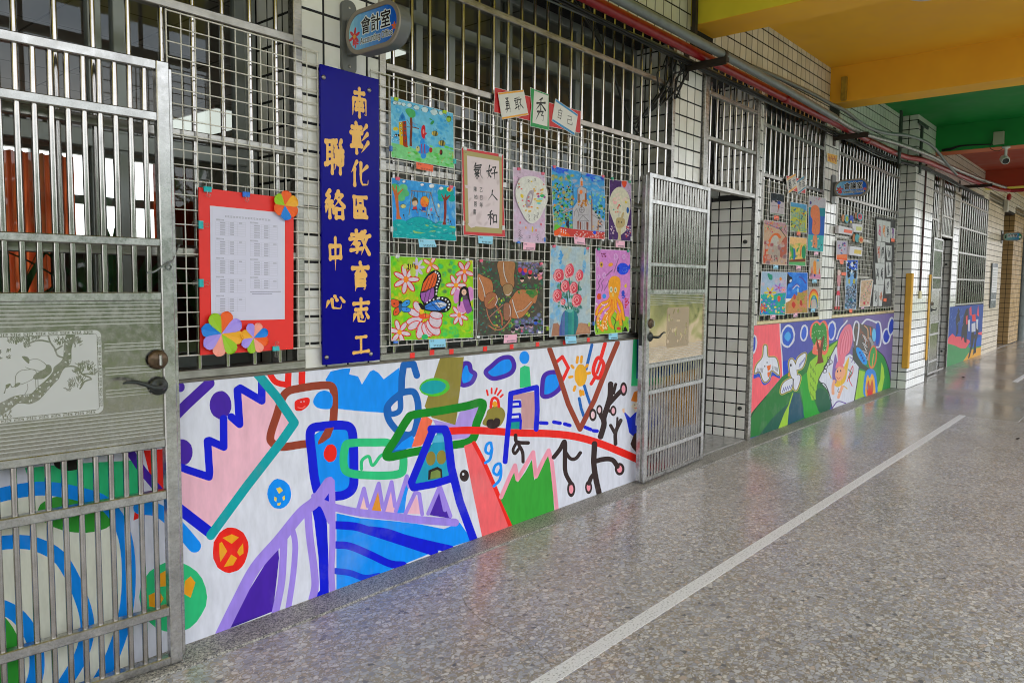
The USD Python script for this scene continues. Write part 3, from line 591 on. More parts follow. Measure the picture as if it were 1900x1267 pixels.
MB().box(0.1, 1.6, 1.05, 1.45, 0.72, 1.44, .004).build('cabinet_body', plain('cabinet_wood', '#4a2a22', 0.4, 0, 0.2), cb)
MB().box(0.08, 1.62, 1.03, 1.47, 1.44, 1.465, .003).build('cabinet_top', plain('cabinet_top', '#6a4a48', 0.3), cb)
bk = thing('open_folder', 'small pale folder standing open on the brown cabinet', 'folder')
MB().add([(.50, 1.1, 1.466), (.60, 1.16, 1.466), (.60, 1.18, 1.56), (.50, 1.12, 1.56), (.50, 1.105, 1.466), (.60, 1.165, 1.466), (.60, 1.185, 1.56), (.50, 1.125, 1.56)], [[0, 1, 2], [0, 2, 3], [5, 4, 7], [5, 7, 6], [3, 2, 6], [3, 6, 7], [0, 4, 5], [0, 5, 1], [1, 5, 6], [1, 6, 2], [0, 3, 7], [0, 7, 4]]).build('front_cover', PAPER, bk)
MB().box(.60, .605, 1.16, 1.24, 1.466, 1.56).build('back_cover', PAPER, bk)

# ================================================================== windows and steel grilles
def alu_window(label, x0, x1, mull, trans, z0=0.957, z1=ZT):
    t = thing('aluminium_window', label, 'window'); y0, y1 = WT - .055, WT - .004
    for a in (x0, x1 - .05): MB().box(a, a + .05, y0, y1, z0, z1, .002).build('frame_side', ALU, t)
    MB().box(x0 + .05, x1 - .05, y0, y1, z0, z0 + .05, .002).build('frame_bottom', ALU, t)
    MB().box(x0 + .05, x1 - .05, y0, y1, z1 - .05, z1, .002).build('frame_top', ALU, t)
    zs = [z0 + .05] + list(trans) + [z1 - .05]
    for z in trans: MB().box(x0 + .05, x1 - .05, y0 - .006, y1, z, z + .06, .002).build('transom', ALU, t)
    xs = [x0 + .05] + [m for m in mull] + [x1 - .05]
    for m in mull:
        MB().box(m, m + .045, y0 + .004, y1 - .01, z0 + .05, z1 - .05, .002).build('stile', ALU, t)
    for i in range(len(xs) - 1):
        for k in range(len(zs) - 1):
            xa, xb, za, zb = xs[i] + (.045 if i else 0), xs[i + 1], zs[k] + (.06 if k else 0), zs[k + 1]; obj('pane', (np.array([(xa, y0 + .024, za), (xb, y0 + .024, za), (xb, y0 + .024, zb), (xa, y0 + .024, zb)]), np.array([[0, 1, 2], [0, 2, 3]])), GLASS, t)
CREAM = plain('bright_polished_sill', '#d8c49c', .22, .55, .12, 5)  # sun reflected on the steel sills is painted in as a cream colour
def grille(label, x0, x1, rails, z0=0.952, z1=ZT, bx0=None, pitch=0.1085, r=0.0089, stickers=(), rail_h=.032, sill=None):
    t = thing('barred_window_grille', label, 'window grille')
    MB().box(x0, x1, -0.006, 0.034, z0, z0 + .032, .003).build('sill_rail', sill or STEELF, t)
    for a in (x0, x1 - .038): MB().box(a, a + .038, -0.0045, 0.034, z0 + .032, z1, .003).build('side_post', STEELF, t)
    for z in rails: MB().box(x0 + .038, x1 - .038, -0.005, 0.031, z, z + rail_h, .003).build('cross_rail', STEELF, t)
    b = bx0 if bx0 is not None else x0 + .09
    zs = [z0 + .032] + list(rails) + [z1]
    while b < x1 - .05:
        MB().tube([(b, 0.013, z0 + .03), (b, 0.013, z1)], r, 10, cap=False).build('bar', STEEL, t, smooth=True)
        b += pitch
    for sx, sz in stickers:
        MB().box(sx - .014, sx + .014, -0.0075, -0.006, sz - .012, sz + .012).build('red_tape_square', RED_CARD, t)
    return t
alu_window('aluminium office window behind the left gate and red notice board', -2.6, 0.505, [-1.6, -0.9, -0.14, -0.055, 0.415], [1.76])
alu_window('aluminium office window behind the row of children\'s paintings', 0.9, 3.47, [1.395, 1.625, 1.98, 2.085, 2.75], [1.79, 2.57])
alu_window('dark aluminium window behind the church and flower meadow paintings', 4.97, 6.5, [5.5, 5.9], [2.3])
alu_window('dark aluminium window behind the black display board', 6.89, 9.29, [7.6, 8.3], [2.3])
grille('stainless steel window bars behind the red notice board', -2.6, 0.515, [1.377, 1.777, 2.20, 2.61], bx0=-0.459 - 19 * .1085)
st = [onY(690 + x / 2.88, 580 + y / 2.88) for x, y in ((211, 228), (316, 212), (420, 208), (600, 193), (742, 181), (880, 169), (1025, 160), (1152, 145))]
grille('stainless steel window bars with red tape squares behind the row of paintings', 0.896, 3.47, [1.377, 1.777, 2.198, 2.607], bx0=0.986, stickers=st)
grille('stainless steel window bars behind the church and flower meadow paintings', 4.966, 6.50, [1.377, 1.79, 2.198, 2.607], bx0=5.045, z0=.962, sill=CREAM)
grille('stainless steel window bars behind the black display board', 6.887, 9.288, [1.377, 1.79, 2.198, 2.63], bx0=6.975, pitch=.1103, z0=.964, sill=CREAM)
grille('narrow far window grille partly behind the second open door', 10.32, 11.55, [1.4, 1.84, 2.26, 2.66], z0=.97, bx0=10.41)
grille('far window grille of close bars above the dark blue mural', 13.085, 15.715, [1.405, 1.845, 2.262, 2.68], z0=.985, bx0=13.18, pitch=.2, r=.012)

# ================================================================== doors
def proj(x, y, z):
    c = RW.T @ (np.array([x, y, z]) - EYE); return CXP + FPX * c[0] / -c[2], CYP - FPX * c[1] / -c[2]
def rect_px(x0, x1, z0, z1, y): return Polygon([proj(x0, y, z0), proj(x1, y, z0), proj(x1, y, z1), proj(x0, y, z1)])
RAILS = [(.010, .038), (.180, .212), (.576, .607), (.750, .778), (1.230, 1.258), (1.404, 1.430), (1.800, 1.829), (1.960, 1.990)]
def gate_leaf(label, W, bars, plate, loc, rot, lock_u, lever_dir, etched):
    """Leaf in its own frame: u along the leaf (0 .. W), front face at y = 0, thickness towards +y."""
    t = thing('steel_gate', label, 'gate', loc=loc); UsdGeom.Xformable(t).AddRotateZOp().Set(rot)
    S = .040
    for a in (0, W - S): MB().box(a, a + S, 0, .034, .010, 1.990, .003).build('stile', STEELD, t)
    edge = 0 if lock_u < W / 2 else W
    MB().box(edge - (.016 if edge == 0 else 0), edge + (0 if edge == 0 else .016), .020, .05, .02, 1.975, .002).build('rebate_strip', STEELD, t)
    for z0, z1 in RAILS: MB().box(S, W - S, .001, .033, z0, z1, .003).build('rail', STEELD, t)
    for za, zb in ((.038, .180), (.212, .576), (.607, .750), (1.258, 1.404), (1.430, 1.800), (1.829, 1.960)):
        for u in bars:
            MB().tube([(u, .017, za - .002), (u, .017, zb + .002)], .0088, 10, cap=False).build('bar', STEEL, t, smooth=True)
    MB().box(S, W - S, .010, .024, .778, 1.230).build('panel', plate, t)
    MB().box(S, W - S, .006, .0102, .778, .784).build('bead', STEELD, t); MB().box(S, W - S, .006, .0102, 1.224, 1.230).build('bead', STEELD, t)
    lines = MB()
    for z0, n, pitch in ((1.158, 6, .0115), (.796, 8, .0115)):
        for k in range(n): lines.box(S + .004, W - S - .004, .0094, .0101, z0 + k * pitch, z0 + k * pitch + .0022)
    if etched is not None:
        ua, ub, segs = etched
        for z0 in (1.075, 1.00, .93):
            for k in range(3):
                for a, b in segs: lines.box(a, b, .0094, .0101, z0 + k * .0105, z0 + k * .0105 + .002)
    lines.build('etched_lines', ETCH, t)
    MB().mesh(lathe([(0, .016), (.012, .016), (.016, .012), (.026, .010), (.031, .004), (.032, 0)], 28), out_at(lock_u, 0, 1.040)).build('deadbolt_rose', BRASS, t, smooth=True)
    MB().box(lock_u - .004, lock_u + .004, -.028, -.012, 1.022, 1.058, .002).build('thumb_turn', ETCH if etched is not None and False else STEELD, t)
    MB().mesh(lathe([(0, .020), (.010, .020), (.012, .012), (.024, .009), (.029, .004), (.030, 0)], 28), out_at(lock_u, 0, .954)).build('lever_rose', BLACKM, t, smooth=True)
    d = lever_dir; path = [(lock_u, -.018, .954), (lock_u, -.040, .954), (lock_u + d * .012, -.050, .954), (lock_u + d * .035, -.050, .957), (lock_u + d * .06, -.049, .970), (lock_u + d * .085, -.048, .979), (lock_u + d * .112, -.046, .980), (lock_u + d * .122, -.045, .977)]
    MB().tube(path, [.008, .0085, .0085, .0075, .0065, .006, .005, .003], 10).build('lever_handle', BLACKM, t, smooth=True)
    ex = edge + (-.0170 if edge == 0 else .0162)
    lp = MB(); lp.box(ex - .0006, ex + .0006, .024, .046, .90, 1.10, .0002)
    lp.build('lock_plate', BLACKM, t)
    return t
W1 = 0.92
g1 = gate_leaf('stainless steel gate at the left edge with an etched crane and pine panel', W1, [W1 - .0725 - k * .0437 for k in range(18)], MATS['polished_plate'], (-.065 - W1 * math.cos(math.radians(5)), -.12 + W1 * math.sin(math.radians(5)), 0), -5.0, W1 - .058, -1, (0, 0, [(W1 - .213, W1 - .046)]))
# etched picture on the first gate: matt field with key border, pine branch and two cranes, in leaf coordinates traced from the photograph
AA = math.radians(5)
def leaf_uv(px, py):
    v = ray(px, py); n = np.array([math.sin(AA), math.cos(AA), 0]); P0 = np.array([-.065, -.12, 0]); p = EYE + v * (((P0 - EYE) @ n) / (v @ n))
    return W1 + (p - P0) @ np.array([math.cos(AA), -math.sin(AA), 0]), p[2]
KO, KS = (0, 580), 4.525
def kuv(pts): return [leaf_uv(KO[0] + x / KS, KO[1] + y / KS) for x, y in pts]
u0_, u1_ = W1 - .80, W1 - .222
field = sbox(u0_, .884, u1_, 1.142).buffer(-.018).buffer(.018)
inner = field.buffer(-.0125)
cut = [field.buffer(-.0012).difference(field.buffer(-.0112))]
keys = []
def key_run(a, b, fixed, horiz, flip):
    n = int((b - a) / .0155); w = (b - a) / n
    for k in range(n):
        c = a + (k + .5) * w; h = .0048
        q = [(-.0058, -h), (.0058, -h), (.0058, h), (-.0030, h), (-.0030, -.0005), (.0020, -.0005)]
        if k % 2: q = [(-x, y) for x, y in q]
        ln_ = LineString([(c + x, fixed + y * flip) if horiz else (fixed + y * flip, c + x) for x, y in q]).buffer(.0014, 1); keys.append(ln_)
key_run(u0_ + .02, u1_ - .02, 1.142 - .0062, True, 1); key_run(u0_ + .02, u1_ - .02, .884 + .0062, True, -1); key_run(.902, 1.124, u1_ - .0062, False, 1)
art = []
def et(w, pts): art.append(LineString(kuv([tuple(p) for p in catmull(pts)])).buffer(w, 2))
def ep(pts, sm=True): art.append(valid(Polygon(kuv([tuple(p) for p in catmull(pts, True)] if sm else pts))))
rk = random.Random(4)
ep([(570, 185), (640, 185), (610, 300), (608, 400), (590, 440), (540, 480), (500, 560), (460, 600), (380, 690), (330, 740), (260, 770), (200, 765), (150, 770), (100, 810), (40, 850), (-60, 900), (-60, 800), (40, 745), (120, 705), (200, 690), (270, 680), (330, 620), (400, 560), (450, 500), (460, 460), (520, 410), (540, 360), (545, 260)])
for pts in ([(540, 380), (490, 360), (465, 300), (430, 250), (410, 190)], [(430, 250), (360, 235), (300, 240), (240, 265)], [(470, 320), (500, 300), (530, 280)], [(560, 455), (620, 452), (660, 470), (700, 520), (760, 545), (775, 562)], [(770, 562), (720, 580), (700, 610), (680, 640)], [(700, 520), (740, 515), (790, 520)]): et(.0024, pts)
for cx, cy, rx, ry, n in ((140, 235, 70, 34, 40), (265, 220, 50, 40, 34), (225, 280, 28, 20, 14), (320, 205, 40, 16, 14), (510, 245, 40, 32, 22), (645, 255, 40, 40, 30), (725, 455, 75, 38, 46), (670, 500, 40, 26, 16), (800, 510, 26, 26, 12), (650, 590, 62, 40, 36), (585, 640, 24, 28, 12), (690, 555, 30, 26, 12), (40, 850, 80, 50, 30)):
    for _ in range(int(n * 1.5)):
        a = rk.uniform(0, 6.28); q = rk.uniform(.1, 1) ** .7; x, y = cx + rx * q * math.cos(a), cy + ry * q * math.sin(a); b = rk.uniform(-.5, .5) + (-math.pi / 2 + (x - cx) / rx * .9); L = rk.uniform(14, 26)
        et(.0011, [(x, y), (x + L * math.cos(b), y + L * math.sin(b))])
for pts in ([(45, 680), (60, 630), (90, 600), (110, 630), (150, 600)], [(135, 600), (140, 530), (180, 490), (240, 480), (300, 482), (310, 520), (280, 560), (200, 600), (135, 610)], [(235, 600), (240, 640), (215, 690)], [(305, 560), (310, 640)], [(325, 560), (328, 640)], [(200, 370), (240, 420), (255, 400), (330, 395), (400, 450), (350, 490), (260, 475), (220, 460)], [(60, 620), (40, 680)]): et(.0009, pts)
ep([(330, 500), (380, 480), (400, 440), (435, 450), (440, 500), (400, 540), (360, 560), (290, 560), (290, 530)]); ep([(55, 610), (95, 598), (80, 630), (60, 640)]); ep([(135, 600), (175, 590), (170, 612), (130, 630)]); ep([(190, 372), (235, 372), (255, 400), (245, 430)])
for x, y in ((75, 320), (78, 372), (5, 330), (10, 385)):
    for _ in range(5): et(.0008, [(x + rk.uniform(-22, 22), y + rk.uniform(-18, 18)) for _ in range(3)])
tr = valid(unary_union(art))
flecks = []
for _ in range(420):
    a, b = rk.uniform(-40, 640), rk.uniform(185, 900); u, z = leaf_uv(KO[0] + a / KS, KO[1] + b / KS)
    flecks.append(affinity.rotate(affinity.scale(Point(u, z).buffer(.0034, 2), 1, .55), rk.uniform(0, 180)))
trunk = art[0]
tr = tr.difference(unary_union(flecks).intersection(trunk.buffer(-.002)))
etched_shape = valid(unary_union([inner.difference(tr)] + [field.difference(field.buffer(-.0014))] + [cut[0].difference(unary_union(keys)).intersection(field)]))
em = MB(); em.prism(etched_shape.simplify(.00025), lambda u, z, d: (u, .0100 - .0007 * d, z), 0, 1)
em.build('etched_picture', ETCH, g1)
yl2, yr2 = -.098, -.058
xl2, xr2 = onY(1200.5, 600, yl2)[0], onY(1311.5, 600, yr2)[0]
W2 = math.hypot(xr2 - xl2, yr2 - yl2)
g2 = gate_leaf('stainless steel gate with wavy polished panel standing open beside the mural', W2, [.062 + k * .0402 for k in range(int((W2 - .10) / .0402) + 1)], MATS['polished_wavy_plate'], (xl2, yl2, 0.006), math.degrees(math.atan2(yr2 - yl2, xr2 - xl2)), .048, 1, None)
f2 = sbox(.30, .865, .64, 1.135).buffer(-.02).buffer(.02)
r2_ = random.Random(12)
for _ in range(26): f2 = f2.difference(affinity.rotate(affinity.scale(Point(r2_.uniform(.32, .62), r2_.uniform(.9, 1.12)).buffer(.02, 3), r2_.uniform(.4, 1.2), r2_.uniform(.2, .7)), r2_.uniform(0, 180)))
q2 = MB(); q2.prism(f2, lambda u, v, d: (u, .0100 - .0007 * d, v), 0, 1); q2.build('etched_picture', plain('worn_etching', '#a08c70', .4, .5, .1), g2)
W3 = .70
g3 = gate_leaf('far stainless steel gate standing open beyond the tiled pilaster', W3, [.07 + k * .04 for k in range(15)], MATS['polished_plate'], (10.98, -.075, .01), 1.5, .05, 1, None)
def door_frame(label, x0, x1, trans_top, head=1.998):
    t = thing('steel_door_frame', label, 'door frame')
    for a, b in ((x0 - .085, x0), (x1, x1 + .082)):
        MB().box(a, a + .036, -.026, .004, 0.004, 2.93, .003).build('jamb', STEELF, t); MB().box(a + .036, b, -.014, .004, 0.004, 2.93, .002).build('jamb', STEELF, t)
    MB().box(x0, x1, -.020, .030, head, head + .036, .003).build('head_rail', STEELF, t)
    MB().box(x0, x1, -.018, .026, 2.345, 2.375, .003).build('transom_rail', STEELF, t); MB().box(x0, x1, -.018, .026, 2.665, 2.695, .003).build('transom_rail', STEELF, t)
    k = x0 + .06
    while k < x1 - .02:
        MB().tube([(k, .006, head + .03), (k, .006, 2.93)], .0095, 10, cap=False).build('bar', STEEL, t, smooth=True); k += .1085
    MB().box(x0, x1, .30, .345, head + .02, head + .12, .003).build('inner_head', ALU, t)
    for zz_ in (1.65, .27): MB().mesh(lathe([(0, .03), (.012, .03), (.016, .02), (.016, 0)], 14), np.array([[0, 0, -1, x1 + .004], [1, 0, 0, .05], [0, 1, 0, zz_], [0, 0, 0, 1.0]])).build('door_stop', BLACKM, t)
    return t
door_frame('stainless steel frame of the first doorway with a barred transom', 3.95, 4.803, 2.3)
door_frame('stainless steel frame of the second far doorway with a barred transom', 11.75, 12.50, 2.3, 2.05)

# ================================================================== the painted murals
WH, PK, DB, SB, PU_, LV, TL, RD, BR, MT, DG, OL, OR, CO, MB_, DK, LG = '#dedfea', '#f5bccc', '#0416d6', '#0492fa', '#4a22a8', '#a489ea', '#08a3aa', '#f2241a', '#99402a', '#2fc47e', '#0a861e', '#928538', '#f5a61e', '#f9686c', '#1263b8', '#2c1a19', '#37a436'
a = Art((320, 600), 2.184)
a.poly(WH, [(-4000, -2000), (6000, -2000), (6000, 3000), (-4000, 3000)])
# part behind the left gate
a.at((0, 520), 1.696)
a.poly('#eeeedd', [(-600, 640), (360, 690), (420, 900), (400, 1270), (-600, 1400)])
a.poly(MT, [(78, 590), (250, 575), (440, 565), (448, 680), (340, 700), (230, 660), (100, 655)])
a.ell('#17120f', 215, 575, 46, 24)
a.ell(LG, 240, 735, 122, 58, 6).stroke(SB, 44, [(-60, 690), (60, 662), (150, 655), (250, 672), (330, 702), (385, 780), (405, 900), (395, 1050), (350, 1190), (290, 1300)])
a.stroke(SB, 44, [(-40, 830), (60, 822), (130, 836), (195, 880), (250, 985), (275, 1085), (255, 1180), (190, 1290)]).stroke(SB, 48, [(-40, 1010), (50, 1050), (105, 1130), (115, 1230), (80, 1330)])
a.poly(LG, [(-40, 1040), (40, 1090), (70, 1200), (40, 1300), (-60, 1300)], True)
a.poly(RD, [(452, 535), (525, 530), (530, 660), (480, 650)]).poly(RD, [(425, 715), (470, 700), (455, 740), (420, 755)]).stroke(PU_, 26, [(410, 540), (450, 600), (500, 660)])
a.stroke(SB, 42, [(440, 715), (500, 725), (560, 775), (612, 835)])
a.ell(MT, 545, 995, 105, 112, 0, 24, .02)
for q in ([(490, 930), (525, 910), (530, 960), (495, 965)], [(582, 945), (600, 930), (615, 950), (600, 998), (578, 985)], [(468, 990), (500, 975), (515, 1000), (498, 1030), (470, 1025)], [(530, 985), (550, 980), (555, 1010), (535, 1015)]): a.poly(OR, q)
# part seen clear of the gate
a.at((320, 600), 2.184)
a.poly(PK, [(20, 570), (60, 590), (148, 625), (160, 600), (145, 478), (208, 500), (207, 385), (272, 408), (262, 270), (360, 312), (365, 240), (440, 330), (478, 405), (150, 848), (20, 740)])
a.stroke(PU_, 42, [(0, 385), (60, 325), (150, 242)], False).ell(PU_, 32, 258, 18, 20).ell(PU_, 195, 330, 44, 57, 0, 22, .02).ell(PU_, 40, 521, 42, 53, 0, 22, .02)
a.stroke(DB, 31, [(30, 580), (60, 592), (148, 621), (150, 600), (142, 476), (150, 474), (208, 500), (207, 385)], False).stroke(DB, 31, [(238, 378), (272, 408), (263, 270), (275, 262), (362, 313), (362, 238)], False)
a.stroke(DB, 44, [(20, 745), (150, 845)], False)
a.stroke(RD, 24, [(396, 208), (420, 238), (468, 250)]).stroke(RD, 26, [(470, 200), (468, 252)], False).stroke(RD, 27, [(525, 198), (524, 240)], False)
a.poly(SB, [(620, 228), (640, 195), (690, 183), (722, 182), (716, 206), (752, 214), (768, 247), (800, 195), (815, 188), (835, 200), (856, 226), (920, 178), (918, 270), (862, 362), (760, 355), (672, 346), (648, 330), (632, 250)])
a.stroke(BR, 32, [(455, 286), (520, 262), (620, 250), (650, 262), (655, 310), (652, 390), (636, 450), (600, 478), (520, 490), (440, 500), (402, 480), (398, 450), (420, 380)], closed=True)
a.poly(SB, [(570, 318), (585, 285), (610, 272), (636, 278), (650, 305), (640, 345), (590, 342)], True)
a.stroke(TL, 37, [(345, 205), (425, 300), (494, 402), (440, 480), (300, 660), (155, 858)], False)
a.poly(RD, [(495, 335), (500, 312), (540, 300), (556, 306), (552, 330), (525, 352), (500, 352)], True).stroke('#ff8a80', 3, [(508, 340), (525, 343), (538, 335)]).ell(WH, 521, 318, 2, 3).ell(WH, 533, 316, 2, 3)
a.poly(SB, [(575, 450), (610, 428), (700, 425), (725, 460), (728, 650), (690, 680), (600, 680), (580, 600)])
a.stroke(DB, 37, [(560, 436), (610, 416), (690, 412), (722, 425), (732, 470), (735, 580), (732, 660), (700, 692), (650, 700), (600, 700), (578, 640), (566, 540)], closed=True)
a.poly(BR, [(620, 425), (655, 420), (640, 460), (610, 482), (590, 490), (590, 478)])
a.ell(RD, 640, 525, 27, 36, 5, 18, .03)
a.stroke(MT, 33, [(700, 500), (725, 484), (820, 482), (880, 486), (930, 530), (935, 580), (920, 608), (840, 616), (720, 606), (694, 570)], closed=True).stroke(MT, 13, [(766, 590), (768, 555), (795, 538), (806, 570), (818, 570), (845, 535), (880, 525), (905, 540)])
a.ell(SB, 432, 690, 48, 61, 0, 22, .03)
for q in ([(420, 668), (436, 662), (448, 676), (432, 690)], [(413, 700), (424, 706), (420, 722), (412, 716)], [(446, 702), (456, 696), (456, 712), (448, 718)], [(424, 728), (440, 724), (436, 736), (426, 738)]): a.poly('#f2d35a', q)
a.ell(RD, 235, 917, 72, 92, 8, 26, .025)
for q in ([(203, 868), (240, 853), (270, 866), (240, 892)], [(190, 890), (200, 884), (222, 922), (194, 966), (190, 930)], [(270, 910), (286, 890), (288, 930), (272, 942), (262, 926)], [(238, 935), (262, 950), (246, 978), (208, 986)]): a.poly(OR, q)
a.poly('#3a1f90', [(428, 888), (432, 950), (408, 1165), (222, 1238), (300, 1100)]).poly(PU_, [(428, 888), (432, 950), (408, 1165), (230, 1222), (310, 1080)])
a.poly(DB, [(562, 735), (600, 728), (625, 790), (630, 900), (634, 1090), (560, 1120), (598, 1080), (592, 950), (575, 800)])
a.stroke(LV, 46, [(195, 1262), (260, 1130), (335, 990), (430, 880), (520, 770), (580, 720), (635, 645)])
a.stroke(LV, 30, [(452, 850), (448, 960), (440, 1060), (415, 1180)]).stroke(LV, 24, [(480, 815), (497, 890), (490, 1010), (470, 1150)]).stroke(LV, 31, [(548, 755), (556, 860), (572, 980), (578, 1060), (566, 1118)]).stroke(LV, 27, [(575, 700), (615, 740), (640, 800)])
WA = [(664, 768), (760, 788), (900, 800), (1000, 812), (1100, 832)]
a.at((690, 580), 2.88)
R5 = lambda x, y: ((320 + x / 2.184 - 690) * 2.88, (600 + y / 2.184 - 580) * 2.88)
a.poly(SB, [R5(*p) for p in WA] + [(470, 1120), (535, 1215), (300, 1290)] + [R5(*p) for p in [(890, 994), (800, 1036), (664, 1086)]])
for w, pts in ((44, [(664, 816), (740, 822), (800, 840), (900, 872), (1000, 905), (1060, 925)]), (40, [(662, 896), (720, 902), (800, 935), (880, 972), (935, 978)]), (34, [(662, 1002), (720, 1010), (780, 1030), (835, 1022)])): a.stroke('#0a3ad8' if w < 40 else DB, w * 1.0, [R5(*p) for p in pts])
a.stroke(DB, 40, [(-10, 1160), (80, 1172), (180, 1205), (300, 1235), (420, 1262)])
for col, tri in (('#f0c4c0', [R5(755, 760), R5(775, 690), R5(792, 760)]), ('#e8962a', [R5(795, 762), R5(832, 668), R5(846, 762)]), (PK, [R5(850, 765), R5(884, 670), R5(905, 765)]), (SB, [R5(905, 768), R5(935, 655), R5(962, 640), R5(948, 700), R5(940, 768)]), (PK, [R5(944, 770), R5(985, 685), R5(1012, 772)]), (PU_, [R5(1038, 775), R5(1085, 660), (425, 1100)])): a.poly(col, tri)
for pk in ([(748, 765), (776, 668), (792, 740)], [(798, 760), (836, 648), (852, 745)], [(855, 760), (888, 642), (902, 740)], [(905, 760), (950, 618), (958, 660)], [(944, 770), (985, 682), (1000, 690), (1012, 772)], [(1036, 770), (1083, 660), (1104, 755)]): a.stroke(LV, 21, [R5(*p) for p in pk], False)
a.stroke(LV, 21, [(365, 930), (420, 1085)], False)
a.stroke(LV, 42, [R5(*p) for p in ((600, 725), (660, 745), (760, 766), (900, 782), (1000, 795))] + [(445, 1120)]).stroke(LV, 34, [R5(*p) for p in ((645, 640), (648, 760), (648, 900), (644, 1000), (648, 1080))]).stroke(LV, 26, [R5(590, 690), R5(640, 630)], False)
# olive tower, midblue figure, green frame
a.poly(OL, [(365, 240), (492, 236), (470, 420), (445, 600), (320, 560), (282, 500)])
a.ell('#4fc42e', 335, 398, 82, 49, -4, 24, .02).ell(TL, 328, 398, 68, 36, -6, 22, .02)
a.stroke(MB_, 36, [(240, 335), (222, 275), (170, 280), (160, 350), (158, 430)], False).stroke(MB_, 36, [(158, 430), (100, 478), (80, 520), (95, 580), (150, 640), (215, 650), (240, 590), (248, 500), (225, 425), (170, 425)], closed=True).stroke(MB_, 30, [(150, 430), (150, 520), (100, 540), (85, 500)]).stroke(MB_, 30, [(220, 640), (160, 680), (110, 735), (170, 725)])
a.poly(SB, [(160, 690), (215, 655), (235, 690), (215, 722), (120, 735)])
a.poly('#f9714e', [(265, 560), (290, 552), (325, 575), (285, 690), (260, 712), (212, 718)]).poly('#b49ae6', [(325, 570), (445, 598), (470, 530), (582, 500), (520, 670), (410, 680), (340, 600)])
a.poly(OL, [(300, 520), (460, 520), (446, 600), (325, 562)])
a.stroke(DG, 44, [(592, 484), (500, 500), (360, 525), (225, 545), (190, 570), (130, 670), (78, 768), (200, 748), (370, 715), (528, 684), (560, 590)], closed=True)
a.stroke(RD, 40, [(405, 632), (520, 628), (640, 632), (800, 642), (950, 646), (1080, 660), (1200, 692), (1310, 735), (1440, 795), (1600, 900)])
a.poly('#1c9dbd', [(350, 640), (395, 640), (415, 880), (220, 915)]).poly('#58b8d8', [(325, 655), (385, 652), (388, 690), (312, 696)])
a.ell(OL, 315, 778, 26, 38, 4).ell(OL, 372, 772, 26, 38, 4).poly('#241c17', [(300, 892), (302, 842), (350, 822), (374, 836), (376, 880)]).poly('#7c9248', [(312, 888), (316, 850), (350, 838), (366, 848), (368, 880)])
a.stroke(DB, 44, [(318, 622), (390, 622), (405, 660), (425, 830), (470, 1010), (545, 1215)], False).stroke(DB, 40, [(325, 630), (212, 905), (222, 934), (330, 915), (425, 885)], False)
a.ell(DK, 494, 870, 25, 32).ell(WH, 488, 862, 6, 8)
a.poly(CO, [(492, 712), (545, 690), (640, 890), (748, 1140), (590, 1202), (540, 960)]).stroke(RD, 22, [(546, 696), (600, 800), (665, 950), (742, 1142)])
a.poly(LG, [(688, 1000), (740, 890), (768, 840), (780, 905), (820, 850), (855, 785), (868, 895), (900, 840), (945, 758), (965, 900), (975, 1065), (755, 1145)]).stroke('#f59cb0', 22, [(690, 985), (735, 880), (765, 815), (778, 890), (830, 800), (862, 745), (876, 875), (915, 790), (945, 735), (962, 800), (976, 930), (988, 1055)], False)
for pts in ([(608, 318), (640, 285), (690, 245), (740, 240), (760, 280), (745, 320), (690, 345), (640, 350)], [(490, 275), (520, 275), (530, 310), (552, 330), (530, 375), (480, 385), (470, 330)], [(910, 408), (920, 340), (960, 318), (1000, 330), (1008, 395), (960, 440), (915, 446)]):
    a.poly(SB, pts, True).stroke(PU_, 24, pts, closed=True)
a.poly(OL, [(470, 240), (492, 236), (470, 420), (448, 400)])
a.ell(SB, 815, 240, 27, 35).poly(MT, [(792, 296), (815, 282), (843, 290), (850, 395), (790, 402)])
a.poly('#cb9b9b', [(748, 440), (872, 420), (880, 620), (748, 622)])
a.poly(WH, [(735, 465), (798, 462), (798, 572), (735, 575)])
for y in (478, 545): a.stroke(DB, 13, [(740, y), (790, y - 4), (794, y + 22), (745, y + 26)], False)
a.poly('#0a9a92', [(742, 580), (796, 575), (796, 622), (740, 622)]).stroke(DB, 13, [(740, 580), (796, 574), (794, 618)], False)
a.stroke(DB, 27, [(712, 795), (722, 680), (738, 520), (742, 432), (880, 398), (884, 520), (878, 622)], False)
a.poly(OL, [(592, 595), (610, 550), (620, 520), (660, 498), (700, 512), (712, 550), (690, 600), (650, 612)], True).poly(DK, [(612, 595), (620, 572), (645, 568), (650, 574), (662, 562), (684, 570), (682, 600), (660, 618), (625, 616)], True)
a.stroke(RD, 15, [(635, 505), (642, 465), (658, 455), (674, 470), (678, 502)]).ell(OR, 657, 488, 13, 16)
for q in (((620, 440), (614, 415)), ((640, 430), (640, 405)), ((658, 432), (668, 405)), ((672, 440), (690, 415)), ((688, 450), (700, 438))): a.stroke(RD, 10, list(q), False)
for q in (((900, 588), (935, 590)), ((972, 584), (1006, 590)), ((1030, 594), (1058, 602)), ((1140, 612), (1170, 624)), ((1184, 630), (1204, 632))): a.stroke(DB, 19, list(q), False)
a.stroke(RD, 18, [(985, 265), (1018, 235), (1050, 295), (1020, 360)], False)
a.stroke(MB_, 16, [(1176, 172), (1160, 240), (1145, 302)], False).stroke(MB_, 16, [(1135, 390), (1150, 440), (1166, 485)], False).stroke(MB_, 16, [(1108, 458), (1118, 510), (1132, 552)], False)
a.stroke(BR, 27, [(950, 195), (985, 290), (1050, 490), (1112, 622), (1190, 465), (1250, 310), (1312, 162)], False)
